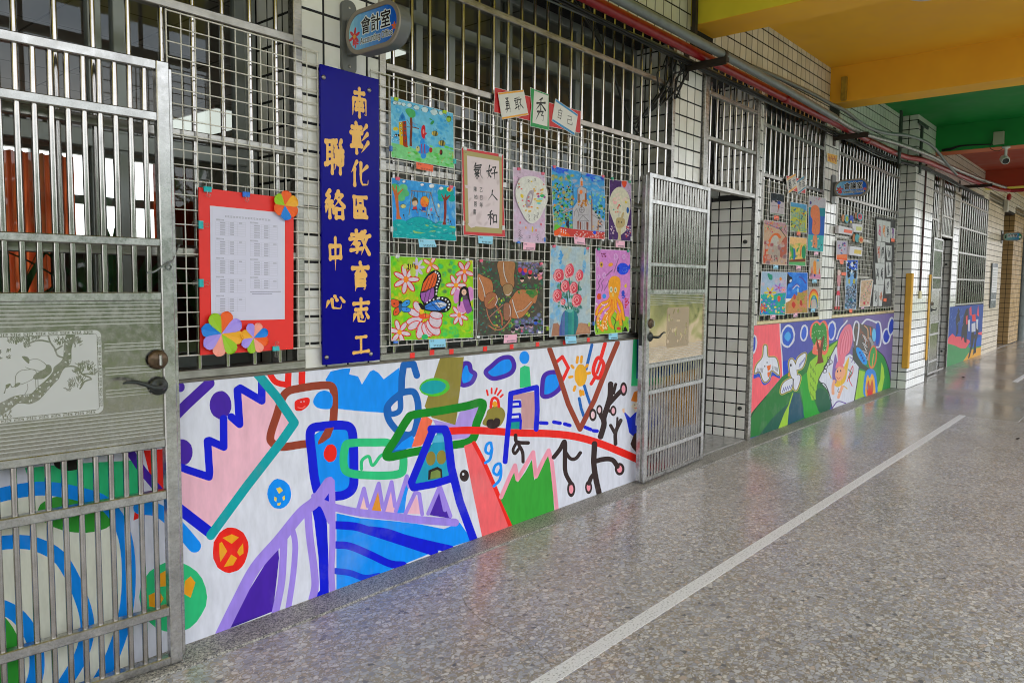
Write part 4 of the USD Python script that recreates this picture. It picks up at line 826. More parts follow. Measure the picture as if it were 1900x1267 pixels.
a.stroke(RD, 20, [(1212, 240), (1238, 275), (1228, 320), (1210, 350), (1184, 320), (1192, 270)], closed=True).stroke(RD, 15, [(1222, 262), (1202, 322)], False).stroke(RD, 20, [(1246, 165), (1226, 235)], False).stroke(RD, 18, [(1196, 340), (1172, 380)], False)
a.ell('#f2b024', 1116, 335, 33, 60, 0, 22, .03)
for q in (((1100, 238), (1096, 266)), ((1121, 236), (1118, 264)), ((1068, 284), (1076, 294)), ((1056, 345), (1070, 342)), ((1086, 395), (1080, 415)), ((1114, 418), (1116, 440)), ((1126, 420), (1130, 436)), ((1150, 325), (1164, 322)), ((1145, 290), (1152, 280))): a.stroke('#f2a41e', 15, list(q), False)
a.stroke(DK, 30, [(1222, 662), (1240, 600), (1240, 560), (1262, 490), (1274, 440), (1276, 382)]).stroke(DK, 24, [(1265, 490), (1310, 440), (1340, 410)]).stroke(DK, 16, [(1292, 430), (1303, 382)], False).stroke(DK, 22, [(1240, 580), (1222, 548), (1218, 520)]).stroke(DK, 18, [(1262, 520), (1290, 535)], False)
for cx, cy, rx, ry, f in ((1345, 408, 19, 37, '#f4a2b4'), (1181, 546, 20, 34, '#eec8d0'), (1216, 520, 17, 28, '#e8c8d0'), (1290, 524, 17, 28, '#efb7c3'), (1324, 835, 26, 34, '#f59aa8'), (1065, 942, 22, 42, '#f59aa8'), (1158, 932, 19, 36, '#f59aa8')):
    a.ell(DK, cx, cy, rx, ry).ell(f, cx, cy, rx * .52, ry * .58)
a.stroke(DK, 20, [(1302, 700), (1302, 640), (1330, 575)]).stroke(DK, 18, [(1302, 650), (1276, 602)], False).stroke(DK, 12, [(1310, 610), (1312, 562)], False)
a.stroke(DK, 20, [(768, 655), (775, 690), (835, 695)]).stroke(DK, 16, [(775, 690), (755, 730), (765, 752), (790, 720)]).stroke(DK, 18, [(785, 705), (805, 745), (808, 796)])
a.stroke(DK, 23, [(972, 772), (1005, 730), (1030, 688), (1032, 760), (1034, 850), (1062, 910)]).stroke(DK, 19, [(1032, 740), (1060, 778), (1090, 778), (1114, 748)])
a.stroke(DK, 30, [(1190, 700), (1186, 800), (1196, 880), (1216, 972)]).stroke(DK, 26, [(1188, 795), (1240, 782), (1285, 786), (1312, 820)]).stroke(DK, 22, [(1196, 850), (1172, 880), (1160, 912)])
a.stroke(SB, 15, [(640, 720), (635, 695), (614, 705), (608, 740), (630, 752), (642, 725), (632, 780), (606, 802)]).stroke(SB, 15, [(690, 830), (684, 806), (660, 816), (650, 850), (672, 866), (690, 835), (684, 890), (652, 926)])
a.poly(MT, [(1398, 120), (1700, 100), (1700, 390), (1385, 392)]).poly('#1d4f96', [(1418, 130), (1700, 100), (1700, 350), (1412, 352)])
a.poly('#f0e2c8', [(1385, 500), (1400, 480), (1436, 470), (1440, 520), (1410, 535)]).poly('#f58a2a', [(1384, 470), (1400, 425), (1436, 408), (1450, 455), (1412, 478)]).poly('#1430c8', [(1342, 520), (1380, 560), (1405, 535), (1440, 520), (1470, 600), (1400, 662), (1375, 640), (1362, 575)]).poly('#f5c7a0', [(1336, 515), (1350, 510), (1352, 535), (1342, 535)]).poly(WH, [(1412, 535), (1422, 540), (1425, 605), (1408, 600)]).poly('#3b2018', [(1382, 700), (1400, 650), (1440, 620), (1500, 700), (1440, 900), (1425, 760), (1390, 720)]).poly(DK, [(1410, 830), (1424, 800), (1426, 875), (1410, 860)])
a.ell(DK, 1405, 492, 2.5, 3.5).ell(DK, 1418, 488, 2.5, 3.5).stroke(RD, 3, [(1404, 508), (1412, 512), (1420, 506)])
a.poly('#1f9fe0', [(1440, 950), (1600, 850), (1700, 1000), (1500, 1100)]).poly('#f2b024', [(1500, 350), (1700, 300), (1700, 600), (1560, 620)])
def mural(name, label, x0, x1, z0, z1, art, seams, y=-.004):
    t = thing(name, label, 'mural')
    xs = [x0] + seams + [x1]
    for xa, xb in zip(xs, xs[1:]): MB().box(xa + .0006, xb - .0006, y + .0005, 0.0015, z0, z1, .0006).build('board', PAPER, t)
    painted('painting', art.mesh(rect_px(x0, x1, z0, z1, y - .0005), y - .0005), PMURAL, t)
    return t
m1 = mural('painted_mural', 'bright abstract mural of looping shapes and faces on white, below the near windows', -1.15, 3.86, .004, .940, a, [])
MB().box(-2.55, 3.47, -.006, 0.03, .941, .9515, .002).build('mortar_ledge', plain('mortar_grey', '#6d675c', .8, 0, .25, 40, .001, 150), lw)
MB().box(4.97, 9.28, -.004, 0.03, .955, .9615, .002).build('mortar_ledge', MATS['mortar_grey'], lw)

b = Art((1380, 560), 4.873)
b.poly('#5358a8', [(-500, -500), (3000, -500), (3000, 3000), (-500, 3000)])
b.poly('#74659c', [(900, -100), (1500, -100), (1500, 1000), (900, 1000)]).poly('#1f46c0', [(345, 540), (430, 520), (560, 470), (560, 700), (350, 700)])
b.poly('#f7666f', [(-300, 150), (326, 150), (330, 300), (345, 480), (352, 668), (200, 850), (40, 1080), (-300, 1100)]).stroke('#dcdce4', 9, [(328, 190), (332, 330), (346, 500), (352, 668)])
b.poly('#1c6f2c', [(-200, 1300), (20, 1085), (80, 990), (200, 850), (352, 672), (400, 640), (520, 530), (620, 430), (780, 380), (850, 345), (900, 600), (720, 1000), (500, 1100), (300, 1160)])
b.poly('#0e5240', [(120, 1230), (250, 1060), (340, 970), (430, 900), (450, 820), (505, 820), (540, 960), (545, 1042), (420, 1110), (330, 1150)]).poly('#0f4a5c', [(395, 1110), (408, 960), (445, 822), (505, 830), (536, 960), (548, 1045)])
b.poly('#9fca3a', [(310, 1150), (365, 1010), (405, 930), (440, 820), (448, 826), (410, 950), (396, 1110)])
b.poly('#239a2c', [(505, 720), (600, 640), (640, 900), (690, 1000), (600, 1045), (548, 1040), (535, 900)], True)
b.poly('#97c63a', [(570, 640), (600, 540), (680, 470), (760, 420), (850, 350), (835, 400), (740, 560), (680, 700), (660, 760), (655, 880), (615, 890), (585, 780)])
b.poly('#105438', [(655, 800), (700, 780), (760, 830), (785, 960), (690, 1005), (655, 900)], True)
b.poly('#2c8840', [(1000, 880), (1040, 620), (1120, 480), (1200, 430), (1270, 500), (1310, 620), (1335, 775), (1190, 835)]).poly('#97c63a', [(1000, 890), (1042, 615), (1095, 630), (1100, 850)]).poly('#a6cf44', [(1245, 545), (1265, 600), (1272, 680), (1250, 800), (1190, 832), (1235, 700)])
b.stroke('#2a2430', 7, [(1200, 430), (1270, 500), (1312, 620), (1336, 775)]).stroke('#1d1a18', 8, [(50, 1062), (110, 960), (200, 855)], False)
b.poly('#d9dae4', [(835, 395), (800, 470), (740, 580), (680, 705), (760, 800), (800, 965), (1000, 890), (1045, 600), (1050, 540), (960, 470), (880, 520)])
b.stroke('#2a2430', 8, [(835, 395), (740, 580), (676, 712), (735, 745), (775, 840), (800, 965)]).stroke('#2a2430', 8, [(1048, 545), (1030, 700), (1000, 890)])
for k in range(9): b.stroke('#2a2430', 4, [(690 + k * 12, 735 + k * k * 2.2), (700 + k * 12, 765 + k * k * 2.0)], False)
for cx, cy in ((740, 590), (765, 560), (735, 625), (770, 510), (785, 545)): b.stroke('#2a2430', 6, [(cx - 14, cy + 14), (cx - 10, cy - 12), (cx + 12, cy - 14), (cx + 12, cy + 10)], closed=True)
b.stroke('#6a3a9a', 7, [(960, 500), (1000, 520), (1030, 550)], False).stroke('#6a3a9a', 6, [(975, 545), (1000, 490)], False).stroke('#6a3a9a', 6, [(1000, 555), (1022, 505)], False)
b.stroke('#d02a3a', 7, [(935, 720), (960, 640), (985, 580), (985, 640), (955, 700), (980, 760)]).stroke('#1c7a4a', 8, [(945, 610), (975, 640), (950, 690)], False).stroke('#d8b22a', 9, [(770, 640), (790, 690)], False).stroke('#d8b22a', 9, [(905, 760), (935, 785)], False).stroke('#5a2a90', 9, [(800, 960), (850, 900), (920, 915)])
# grey street in the background of the mural
b.poly('#5c564f', [(985, 200), (1060, 195), (1165, 225), (1180, 420), (1130, 520), (1060, 560), (1000, 430), (985, 320)])
for k in range(5): b.stroke('#8a5a48', 9, [(1015 + k * 22, 230 + k * 22), (1060 + k * 18, 250 + k * 26), (1050 + k * 20, 300 + k * 28)], False)
for k in range(11): b.stroke('#d9d9da', 6, [(1075 + 9 * (k % 4), 300 + k * 18), (1100 + 8 * (k % 3), 318 + k * 18)], False)
b.stroke('#d8a070', 8, [(1090, 215), (1120, 250), (1125, 330)]).stroke('#e0743a', 10, [(1145, 235), (1150, 300)], False).stroke('#9a9a9a', 22, [(1140, 330), (1165, 400), (1120, 520)])
b.poly('#3a4238', [(985, 400), (1030, 470), (1070, 560), (1150, 610), (1150, 640), (1050, 600), (985, 520)])
b.ell('#2a98e6', 1065, 490, 30, 90, -28)
for k in range(4): b.ring('#1c4aa0', 1050 + k * 12, 460 + k * 24, 9, 12, 4)
for pts, w in (([(1000, 350), (990, 260), (1010, 180), (1040, 200), (1035, 300), (1020, 390)], 12), ([(1070, 200), (1110, 160), (1160, 170), (1200, 190)], 14), ([(1190, 180), (1230, 190), (1245, 300), (1230, 400), (1200, 410)], 12), ([(840, 335), (870, 250), (920, 190), (935, 170)], 12)): b.stroke('#d8d8e2', w, pts)
b.poly('#2a50b8', [(1200, 200), (1228, 215), (1230, 330), (1205, 395), (1190, 320)], True)
for cx, cy, rx, ry, f, f2 in ((398, 312, 65, 104, '#2a5cc8', '#48a8e6'), (545, 282, 36, 76, '#3a64d0', None), (795, 262, 40, 90, '#3a5cc8', None), (90, 385, 30, 88, '#1c3fb0', None), (1290, 310, 40, 74, '#1f3fb4', None), (1335, 222, 34, 84, '#1f3fb4', None), (1178, 300, 18, 60, '#6ac0ea', None)):
    if cx != 1178: b.ell('#d4d6e2', cx, cy, rx, ry, 6, 22, .05).ell(f, cx, cy, rx - 13, ry - 16, 6, 20, .07)
    else: b.ell(f, cx, cy, rx, ry)
    if f2: b.ell(f2, cx, cy, rx * .45, ry * .4, 0, 14, .1)
# tree
b.poly('#f0705a', [(598, 300), (610, 210), (660, 172), (690, 190), (730, 168), (760, 220), (770, 330), (765, 430), (735, 480), (700, 470), (660, 480), (620, 460), (630, 380)], True)
b.poly('#2f8a36', [(612, 300), (625, 215), (660, 190), (688, 215), (715, 186), (745, 230), (752, 330), (745, 430), (715, 440), (700, 350), (660, 350), (640, 390), (618, 350)], True)
b.scatter(['#dfeacc', '#9fd08a'], 40, 615, 200, 755, 440, 3, 6)
b.poly('#6b3218', [(648, 300), (668, 350), (690, 420), (705, 340), (722, 300), (728, 320), (712, 430), (708, 480), (722, 545), (695, 555), (665, 560), (640, 590), (665, 540), (672, 470), (660, 380)])
# generic child with a tall pink headdress
b.poly('#e87a8c', [(848, 490), (846, 400), (870, 300), (915, 225), (960, 203), (982, 260), (982, 360), (955, 450), (920, 490), (905, 560), (860, 555)], True)
for k in range(9): b.stroke('#f09fb0' if k % 2 else '#cf5f74', 4, [(865 + k * 12, 480 - k * 6), (880 + k * 11, 360), (920 + k * 6, 250)])
b.poly('#e8b838', [(950, 500), (940, 600), (915, 720), (850, 770), (820, 740), (850, 690), (900, 600)], True)
b.poly('#7a62a6', [(828, 470), (810, 560), (800, 640), (805, 710), (835, 735), (845, 640), (850, 560)], True)
b.ell('#f0ab86', 868, 650, 42, 66, 8).ell('#f0ab86', 905, 640, 14, 34, 12).poly('#e87a8c', [(830, 600), (850, 540), (890, 560), (905, 600), (870, 585)], True).ell('#2a1a3a', 876, 622, 5, 10).ell('#2a1a3a', 848, 628, 5, 10).stroke('#c03a3a', 5, [(840, 680), (856, 695), (874, 682)])
b.stroke('#f0ab86', 26, [(818, 715), (806, 770), (808, 828)]).stroke('#f0ab86', 26, [(892, 765), (870, 820), (856, 862)]).stroke('#2a2430', 5, [(858, 780), (850, 810), (866, 815)])
# birds
b.poly('#2450c0', [(88, 690), (110, 600), (150, 520), (180, 505), (290, 505), (325, 660), (322, 692), (260, 668), (235, 720), (190, 752), (165, 735), (140, 680)], True)
for col, gr in (('#c8b85a', 12), ('#241c1c', 5), ('#dcdde6', 0)):
    b._put(Polygon(catmull([(100, 640), (118, 570), (160, 520), (176, 480), (184, 400), (206, 400), (210, 460), (222, 500), (285, 505), (310, 570), (318, 655), (280, 630), (245, 620), (228, 690), (196, 722), (172, 700), (152, 640), (125, 632)], True)).buffer(gr), col)
b.poly('#e8702a', [(208, 580), (246, 568), (240, 610), (218, 628)]).poly('#e8702a', [(214, 640), (240, 636), (222, 684)], True).ell('#241c1c', 211, 548, 5, 8).ell('#241c1c', 190, 582, 5, 8)
for k in range(5): b.stroke('#241c1c', 4, [(120 + k * 12, 640), (126 + k * 12, 600)], False); b.stroke('#241c1c', 4, [(262 + k * 11, 610 + k * 5), (264 + k * 11, 580 + k * 4)], False)
for col, gr in (('#c8b85a', 12), ('#241c1c', 5), ('#dcdde6', 0)):
    for pts in ([(410, 560), (425, 520), (450, 530), (475, 600), (478, 680), (450, 695), (425, 660)], [(465, 600), (490, 510), (555, 465), (556, 520), (530, 590), (492, 612)], [(440, 695), (380, 715), (345, 760), (338, 828), (390, 810), (432, 785)], [(455, 700), (490, 660), (512, 680), (500, 740), (476, 795), (455, 780)]): b._put(Polygon(catmull(pts, True)).buffer(gr), col)
b.ell('#241c1c', 426, 572, 8, 14).poly('#e0923a', [(402, 640), (418, 640), (412, 680), (398, 668)])
for k in range(5): b.stroke('#2a3aa0', 6, [(350 + k * 18, 815 - k * 8), (362 + k * 18, 775 - k * 6)], False); b.stroke('#2a3aa0', 5, [(500 + k * 11, 590 - k * 14), (506 + k * 11, 560 - k * 14)], False)
# leaf and flame flower at the right
b.ell('#d86a3a', 1166, 500, 38, 108, 6).ell('#2f9a48', 1166, 498, 27, 92, 6).stroke('#e0a83a', 7, [(1160, 590), (1168, 520), (1176, 470)])
b.poly('#3a86d8', [(1090, 850), (1085, 720), (1105, 630), (1140, 605), (1185, 625), (1205, 720), (1200, 850)], True).poly('#eeb038', [(1105, 850), (1104, 730), (1120, 660), (1140, 690), (1158, 650), (1178, 680), (1188, 760), (1185, 850)], True).poly('#c8502a', [(1112, 770), (1128, 710), (1142, 760), (1160, 700), (1172, 760), (1165, 820), (1120, 830)], True).poly('#d8282a', [(1120, 850), (1128, 800), (1142, 780), (1160, 810), (1168, 850)], True).poly('#8a7aa0', [(1110, 780), (1120, 740), (1124, 800)])
for k in range(16): b.stroke('#3a5a2a', 4, [(600 + (k % 4) * 14, 560 + k * 21), (606 + (k % 4) * 14, 600 + k * 20)], False)
m2_ = mural('painted_mural', 'storybook mural of birds, tree and green hills under the far painting windows', 4.890, 9.288, .004, .958, b, [7.1])
c3 = Art((1640, 560), 7.31)
c3.poly('#123f8e', [(700, -100), (1500, -100), (1500, 1000), (700, 1000)]).poly('#3f8a4e', [(800, 560), (1400, 590), (1400, 900), (800, 900)]).poly('#e0a028', [(1070, 810), (1180, 650), (1320, 610), (1320, 720)])
c3.poly('#e0505a', [(850, 560), (880, 480), (930, 430), (970, 470), (1040, 470), (1160, 520), (1170, 540), (1110, 630), (1040, 630), (960, 590)]).poly('#1a57b0', [(1140, 610), (1230, 520), (1325, 460), (1325, 590), (1200, 620)]).poly('#e0505a', [(1270, 420), (1330, 405), (1330, 450), (1270, 440)])
for pts in ([(1000, 120), (1015, 80), (1030, 120), (1025, 200), (1040, 250), (1010, 300), (1010, 420), (970, 490), (985, 380), (975, 250)], [(1085, 190), (1115, 100), (1150, 80), (1150, 200), (1140, 300), (1130, 400), (1120, 560), (1090, 545), (1085, 450), (1050, 530), (1050, 420), (1065, 320), (1075, 260)], [(1195, 340), (1215, 330), (1225, 420), (1215, 560), (1160, 760), (1140, 770), (1175, 600), (1180, 480)], [(1245, 300), (1270, 250), (1285, 400), (1250, 560), (1250, 690), (1225, 700), (1205, 735), (1225, 560), (1250, 420)], [(1180, 470), (1260, 430), (1260, 480), (1190, 520)]): c3.poly('#1b1512', pts)
for pts in ([(1112, 200), (1135, 180), (1135, 300), (1115, 310)], [(1160, 90), (1185, 60), (1195, 190), (1165, 180)], [(1260, 180), (1280, 40), (1292, 200)], [(1195, 180), (1240, 165), (1250, 260), (1200, 265)]): c3.poly('#d84048', pts)
c3.poly('#e22f22', [(1196, 180), (1238, 168), (1246, 250), (1202, 258)])
for pts in ([(1140, 250), (1170, 240), (1165, 400), (1142, 395)], [(1190, 300), (1240, 280), (1242, 400), (1190, 410)], [(1252, 240), (1280, 235), (1272, 380), (1256, 360)]): c3.poly('#c8c8d0', pts)
for k in range(26): x_, y_ = c3.rng.uniform(880, 1080), c3.rng.uniform(80, 330); c3.stroke('#5a80c0', 3, [(x_, y_), (x_ - 14, y_ + 34)], False)
mural('painted_mural', 'dark blue mural with dark long-legged figures under the farthest grille', 12.53, 15.715, .004, .975, c3, [])

# ================================================================== wire grids
def wire_grid(label, x0, x1, z0, z1, y=-.0125, pitch=.05, sag=0.0):
    t = thing('wire_grid_panel', label, 'wire grid')
    n = int(round((x1 - x0) / pitch)); m = int(round((z1 - z0) / pitch)); r = random.Random(int(x0 * 100) + 7)
    for k in range(n + 1):
        x = x0 + (x1 - x0) * k / n; e = .014 if k in (0, n) else 0
        MB().tube([(x, y, z0), (x + r.uniform(-.0006, .0006), y + r.uniform(-.0006, .0006), (z0 + z1) / 2), (x, y, z1 + r.choice((0, 0, .004)))], .0023 if k not in (0, n) else .0028, 6, cap=False).build('wire', WIRE, t, smooth=True)
    for k in range(m + 1):
        z = z0 + (z1 - z0) * k / m
        MB().tube([(x0 - .003, y - .0033, z), ((x0 + x1) / 2, y - .0033, z - sag), (x1 + .003, y - .0033, z)], .0022 if k not in (0, m) else .0027, 6, cap=False).build('wire', WIRE, t, smooth=True)
    return t
wire_grid('white wire grid behind the red notice board', -.02, .578, 1.036, 2.188)
wire_grid('long white wire grid that carries the row of children\'s paintings', .842, 2.935, 1.018, 2.175, sag=.004)
wire_grid('white wire grid behind the church and flower meadow paintings', 5.0, 6.475, 1.04, 2.17)
wire_grid('white wire grid that carries the black display board', 6.91, 9.24, 1.035, 2.135)

# ================================================================== sheets, clips and cards
def sheet(name, label, cat, pts, art, y, mat=None, group=None, part='picture', thick=.0009, edge=0.6, back=None):
    """pts: outline in photograph pixels; the sheet hangs with its front at depth y."""
    t = thing(name, label, cat, group)
    P = Polygon(pts); Q = P.buffer(edge, join_style=2); rs = random.Random(len(label) * 7 + int(pts[0][0]))
    xc, zc = onY(*np.mean(np.array(pts), axis=0), y); kz, kx = (rs.uniform(.004, .022), rs.uniform(-.012, .012)) if y > -.03 and name != 'notice_board' else (0, 0)
    hang = lambda x, z: y + kz * (z - zc - .15) + kx * (x - xc)
    MB().prism(Q, lambda a, b, d: (lambda w: (w[0], hang(*w) + .0004 + thick * d, w[1]))(onY(a, b, y)), 1, 0).build('paper', back or PAPER, t)
    if art is not None:
        v, f, c = art.mesh(P, y); v = np.array([(p[0], hang(p[0], p[2]), p[2]) for p in v]); painted(part, (v, f, c), mat or PART, t)
    return t
def zp(o, s, pts): return [(o[0] + x / s, o[1] + y / s) for x, y in pts]
CLIPC = {'yellow': '#a8c814', 'pink': '#de5d78', 'blue': '#2f72d4', 'white': '#d8d8d8', 'teal': '#12b4b8', 'green': '#2f9a7a'}
CLIPM = {k: plain('clip_' + k, v, .35, 0, .05) for k, v in CLIPC.items()}
CHROME = plain('clip_wire', '#b5b3ad', .2, 1.0, .05)
def clip(col, where, px, y=-.0235, size=1.0):
    """where: (side, words). The jaws straddle the sheet's edge; one loop lies over the sheet or stands off it."""
    side, words = where
    x, z = onY(px[0], px[1], y); w, h = .011 * size, .007 * size
    t = thing('binder_clip', '%s binder clip %s' % (col, words), 'binder clip')
    dx, dz = {'top': (0, 1), 'bottom': (0, -1), 'left': (-1, 0), 'right': (1, 0)}[side]; b = MB(); ax, az = -dz, dx
    pts = [(-w, -h, -.001), (w, -h, -.001), (w, h, -.0045), (-w, h, -.0045), (-w, -h, .003), (w, -h, .003), (w, h, .006), (-w, h, .006)]
    q = [(x + ax * a + dx * c, y + d, z + az * a + dz * c) for a, c, d in pts]
    f = np.array([[0, 1, 2], [0, 2, 3], [4, 6, 5], [4, 7, 6], [3, 2, 6], [3, 6, 7], [0, 4, 5], [0, 5, 1], [0, 3, 7], [0, 7, 4], [1, 5, 6], [1, 6, 2]])
    b.add(q, f); b.build('clip_body', CLIPM[col], t)
    for s in (-1, 1):
        hw, L = w * .45, .017 * size
        loop = [(-hw, h - .002), (-hw * .6, h + s * L * .6), (-hw * 1.2, h + s * L), (0, h + s * (L + .004)), (hw * 1.2, h + s * L), (hw * .6, h + s * L * .6), (hw, h - .002)]
        if s < 0: loop = [(a, c - h * 1.2) for a, c in loop]
        MB().tube([(x + ax * a + dx * c, y - (.003 if s > 0 else .006), z + az * a + dz * c) for a, c in loop], .0008, 5).build('wire_handle', CHROME, t, smooth=True)
CARDC = {'pale blue': '#8fd0ea', 'pink': '#eeb0c6', 'orange': '#f2602a'}
def caption(col, label, o, s, pts, y=-.0245, lines=True):
    q = zp(o, s, pts); a = Art((0, 0), 1.0, 3); a.poly(CARDC[col], [(q[0][0] - 9, q[0][1] - 9), (q[1][0] + 9, q[1][1] - 9), (q[2][0] + 9, q[2][1] + 9), (q[3][0] - 9, q[3][1] + 9)])
    A, B, C, D = map(np.array, q); at = lambda u, v: (A * (1 - u) + B * u) * (1 - v) + (D * (1 - u) + C * u) * v
    ink = '#3d4a52' if col != 'orange' else '#7a2a10'
    if lines:
        for u in (.10, .22): a.stroke(ink, 1.0, [at(u, .18), at(u + .07, .18)], False); a.stroke(ink, .7, [at(u, .3), at(u + .07, .29)], False)
        u = .26
        while u < .88:
            a.stroke(ink, .8, [at(u, .74), at(u + .05, .73)], False); a.stroke(ink, .7, [at(u + .01, .84), at(u + .06, .84)], False); a.stroke(ink, .5, [at(u + .03, .68), at(u + .03, .9)], False); u += .098
    return sheet('caption_card', label, 'card', q, a, y, PPRINT, part='printing', thick=.0006, edge=0)
CALL = []
# ---- 1 tree and bees
o, s = (715, 170), 8.45; a = Art(o, s, 11)
a.poly('#6cbce0', [(0, 0), (1300, 0), (1300, 1400), (0, 1400)])
a.scatter(['#3fa4e0', '#58b2e2', '#86cbe6', '#2f98dc', '#74c2e4'], 130, 60, 100, 1080, 880, 30, 95, .5, (20, 60))
a.poly('#7fd08a', [(80, 800), (300, 850), (500, 910), (700, 900), (820, 870), (950, 900), (1080, 940), (1080, 1300), (60, 1300)])
a.scatter(['#58c84a', '#8fd49a', '#6ad06a', '#a4d8a8', '#4cc03c'], 70, 80, 860, 1080, 1200, 20, 60, .5, (0, 30)).scatter(['#b8a04a', '#c89a4a', '#7a9a3a'], 40, 90, 960, 1080, 1200, 4, 10)
for cx, cy, r in ((150, 180, 34), (220, 190, 32), (285, 205, 32), (380, 220, 38), (485, 255, 44), (620, 285, 52), (765, 325, 58), (870, 340, 36)): a.ell('#2a4450', cx, cy, r + 4, r * .8 + 4, 20, 16, .12).ell('#c4dbe2', cx, cy, r, r * .8, 20, 16, .12)
a.poly('#4fae6a', [(312, 300), (340, 268), (400, 272), (460, 310), (472, 380), (430, 415), (380, 405), (340, 360)], True).poly('#7a3a22', [(382, 410), (418, 410), (424, 500), (420, 640), (412, 760), (416, 862), (376, 858), (380, 700), (388, 560)])
a.stroke('#7a3a22', 15, [(420, 560), (470, 570), (520, 585)], False).stroke('#7a3a22', 7, [(335, 440), (385, 520)], False).stroke('#7a3a22', 9, [(340, 556), (385, 562)], False).stroke('#a02a2a', 6, [(430, 490), (470, 525)], False)
a.poly('#2f8ad0', [(205, 465), (225, 390), (268, 325), (305, 390), (318, 460)]).ell('#1c6ab0', 265, 400, 22, 34)
a.poly('#dcb61e', [(208, 478), (262, 478), (272, 700), (276, 848), (218, 830)]).poly('#a5391f', [(262, 470), (325, 465), (332, 640), (345, 850), (355, 880), (300, 870), (276, 848)])
for cx, cy in ((236, 505), (240, 570), (250, 620), (255, 685), (300, 500), (310, 560), (305, 615), (298, 690), (315, 775)): a.ell('#20303a', cx, cy, 13, 17).ell('#dfe6dc' if cx < 260 else '#3a6a7a', cx, cy, 8, 11)
a.ell('#d8c23a', 160, 590, 46, 30, 0, 14, .1).ell('#1d1a18', 165, 690, 22, 26, 0, 12, .2).ell('#1d1a18', 205, 690, 14, 22, 0, 12, .2).scatter(['#2a4a70', '#e4e4e4'], 14, 100, 680, 215, 780, 4, 9)
a.poly('#c8222e', [(560, 600), (575, 545), (605, 525), (622, 560), (628, 640), (655, 655), (625, 690), (612, 745), (575, 720), (560, 660)], True).ell('#e88a8a', 597, 630, 12, 40)
a.ell('#2a8ae0', 590, 905, 105, 80).ell('#2f90e2', 580, 800, 38, 62).ell('#2f90e2', 595, 1005, 44, 52)
for x in (565, 612): a.stroke('#b0223a', 13, [(x, 830), (x + 6, 970)], False)
a.ell('#c8c27a', 508, 900, 30, 46).ell('#1d1a18', 500, 880, 6, 14).ell('#b02a2a', 710, 920, 26, 42).ell('#1d1a18', 872, 955, 24, 44).ell('#8a2a22', 866, 950, 14, 30).ell('#3a9a54', 735, 490, 40, 22, -50).ell('#3a9a54', 715, 440, 30, 9, 30)
for cx, cy, r in ((775, 660, 50), (885, 812, 54)):
    a.ell('#262017', cx, cy, r + 3, r * .82, 15).ell('#cbb95a', cx, cy, r, r * .76, 15)
    for k in (-.35, .1, .5): a.stroke('#1c1814', r * .26, [(cx + k * r, cy - r * .7), (cx + k * r + 6, cy + r * .7)], False)
    a.stroke('#274a66', 4, [(cx - 10, cy - r * .8), (cx - 18, cy - r * 1.7)], False).stroke('#274a66', 4, [(cx + 12, cy - r * .8), (cx + 40, cy - r * 1.5)], False)
a.ell('#6e9a34', 995, 432, 40, 52).ell('#9ac048', 990, 440, 30, 38).ell('#17150f', 985, 402, 18, 9).ell('#17150f', 1018, 405, 14, 9)
for k in range(9): an = k * .7; a.stroke('#3a4a3a', 3, [(995 + 48 * math.cos(an), 435 + 60 * math.sin(an)), (995 + 72 * math.cos(an), 440 + 92 * math.sin(an))], False)
sheet('childrens_painting', 'child\'s painting of a tree house, bees and a striped fish on blue sky', 'painting', zp(o, s, [(85, 85), (1062, 345), (1075, 1203), (92, 1030)]), a, -.021)
for c, p, w, q in (('yellow', 'top', 'at the top left of the tree house painting', (168, 122)), ('yellow', 'top', 'at the top right of the tree house painting', (930, 325)), ('blue', 'left', 'on the left edge of the tree house painting', (92, 895)), ('teal', 'right', 'on the right edge of the tree house painting', (1085, 1095))): CALL.append((c, (p, w), zp(o, s, [q])[0]))
caption('orange', 'orange caption card under the tree house painting', o, s, [(478, 1108), (748, 1160), (742, 1262), (482, 1212)])
# ---- 2 swing by the sea
o, s = (715, 320), 8.736; a = Art(o, s, 12)
a.poly('#3a98e0', [(0, 0), (1300, 0), (1300, 1400), (0, 1400)])
a.scatter(['#2f90e0', '#4aa6e4', '#5ab0e4', '#2a88dc'], 70, 100, 90, 800, 760, 30, 80, .45, (70, 110)).scatter(['#8ab8d8', '#9cc0da', '#7ab0da', '#88bcd8'], 60, 640, 300, 1140, 860, 30, 80, .45, (70, 110))
a.poly('#0aa8ac', [(110, 800), (160, 765), (240, 765), (330, 790), (420, 740), (520, 722), (620, 735), (720, 775), (830, 845), (920, 850), (1000, 850), (1140, 880), (1140, 1300), (100, 1300)])
a.scatter(['#16b8b4', '#08989e', '#2ac4be', '#60ccc8', '#8fd4d0'], 70, 120, 800, 1130, 1100, 14, 46, .35, (-10, 15))
for k in range(30):
    x0, y0 = a.rng.uniform(110, 1000), a.rng.uniform(790, 1080); w = a.rng.uniform(60, 150); a.stroke('#155a8a', 4, [(x0, y0), (x0 + w * .5, y0 + a.rng.uniform(14, 40)), (x0 + w, y0 - 4)])
a.stroke('#155a8a', 5, [(330, 790), (420, 740), (520, 722), (620, 735), (720, 775), (830, 845)])
for pts in ([(440, 940), (500, 960), (600, 975), (650, 970), (560, 992), (460, 980)], [(630, 850), (690, 855), (680, 880)], [(760, 860), (840, 890), (800, 890)], [(1020, 880), (1110, 872), (1110, 908)], [(690, 960), (780, 940), (800, 960)]): a.poly('#8cc470', pts, True)
for cx, cy, col in ((235, 320, '#5ab878'), (150, 240, '#4fb46a'), (290, 250, '#66c084'), (310, 340, '#58b878'), (250, 410, '#5cba7a')): a.ell(col, cx, cy, 72, 62, 0, 16, .08)
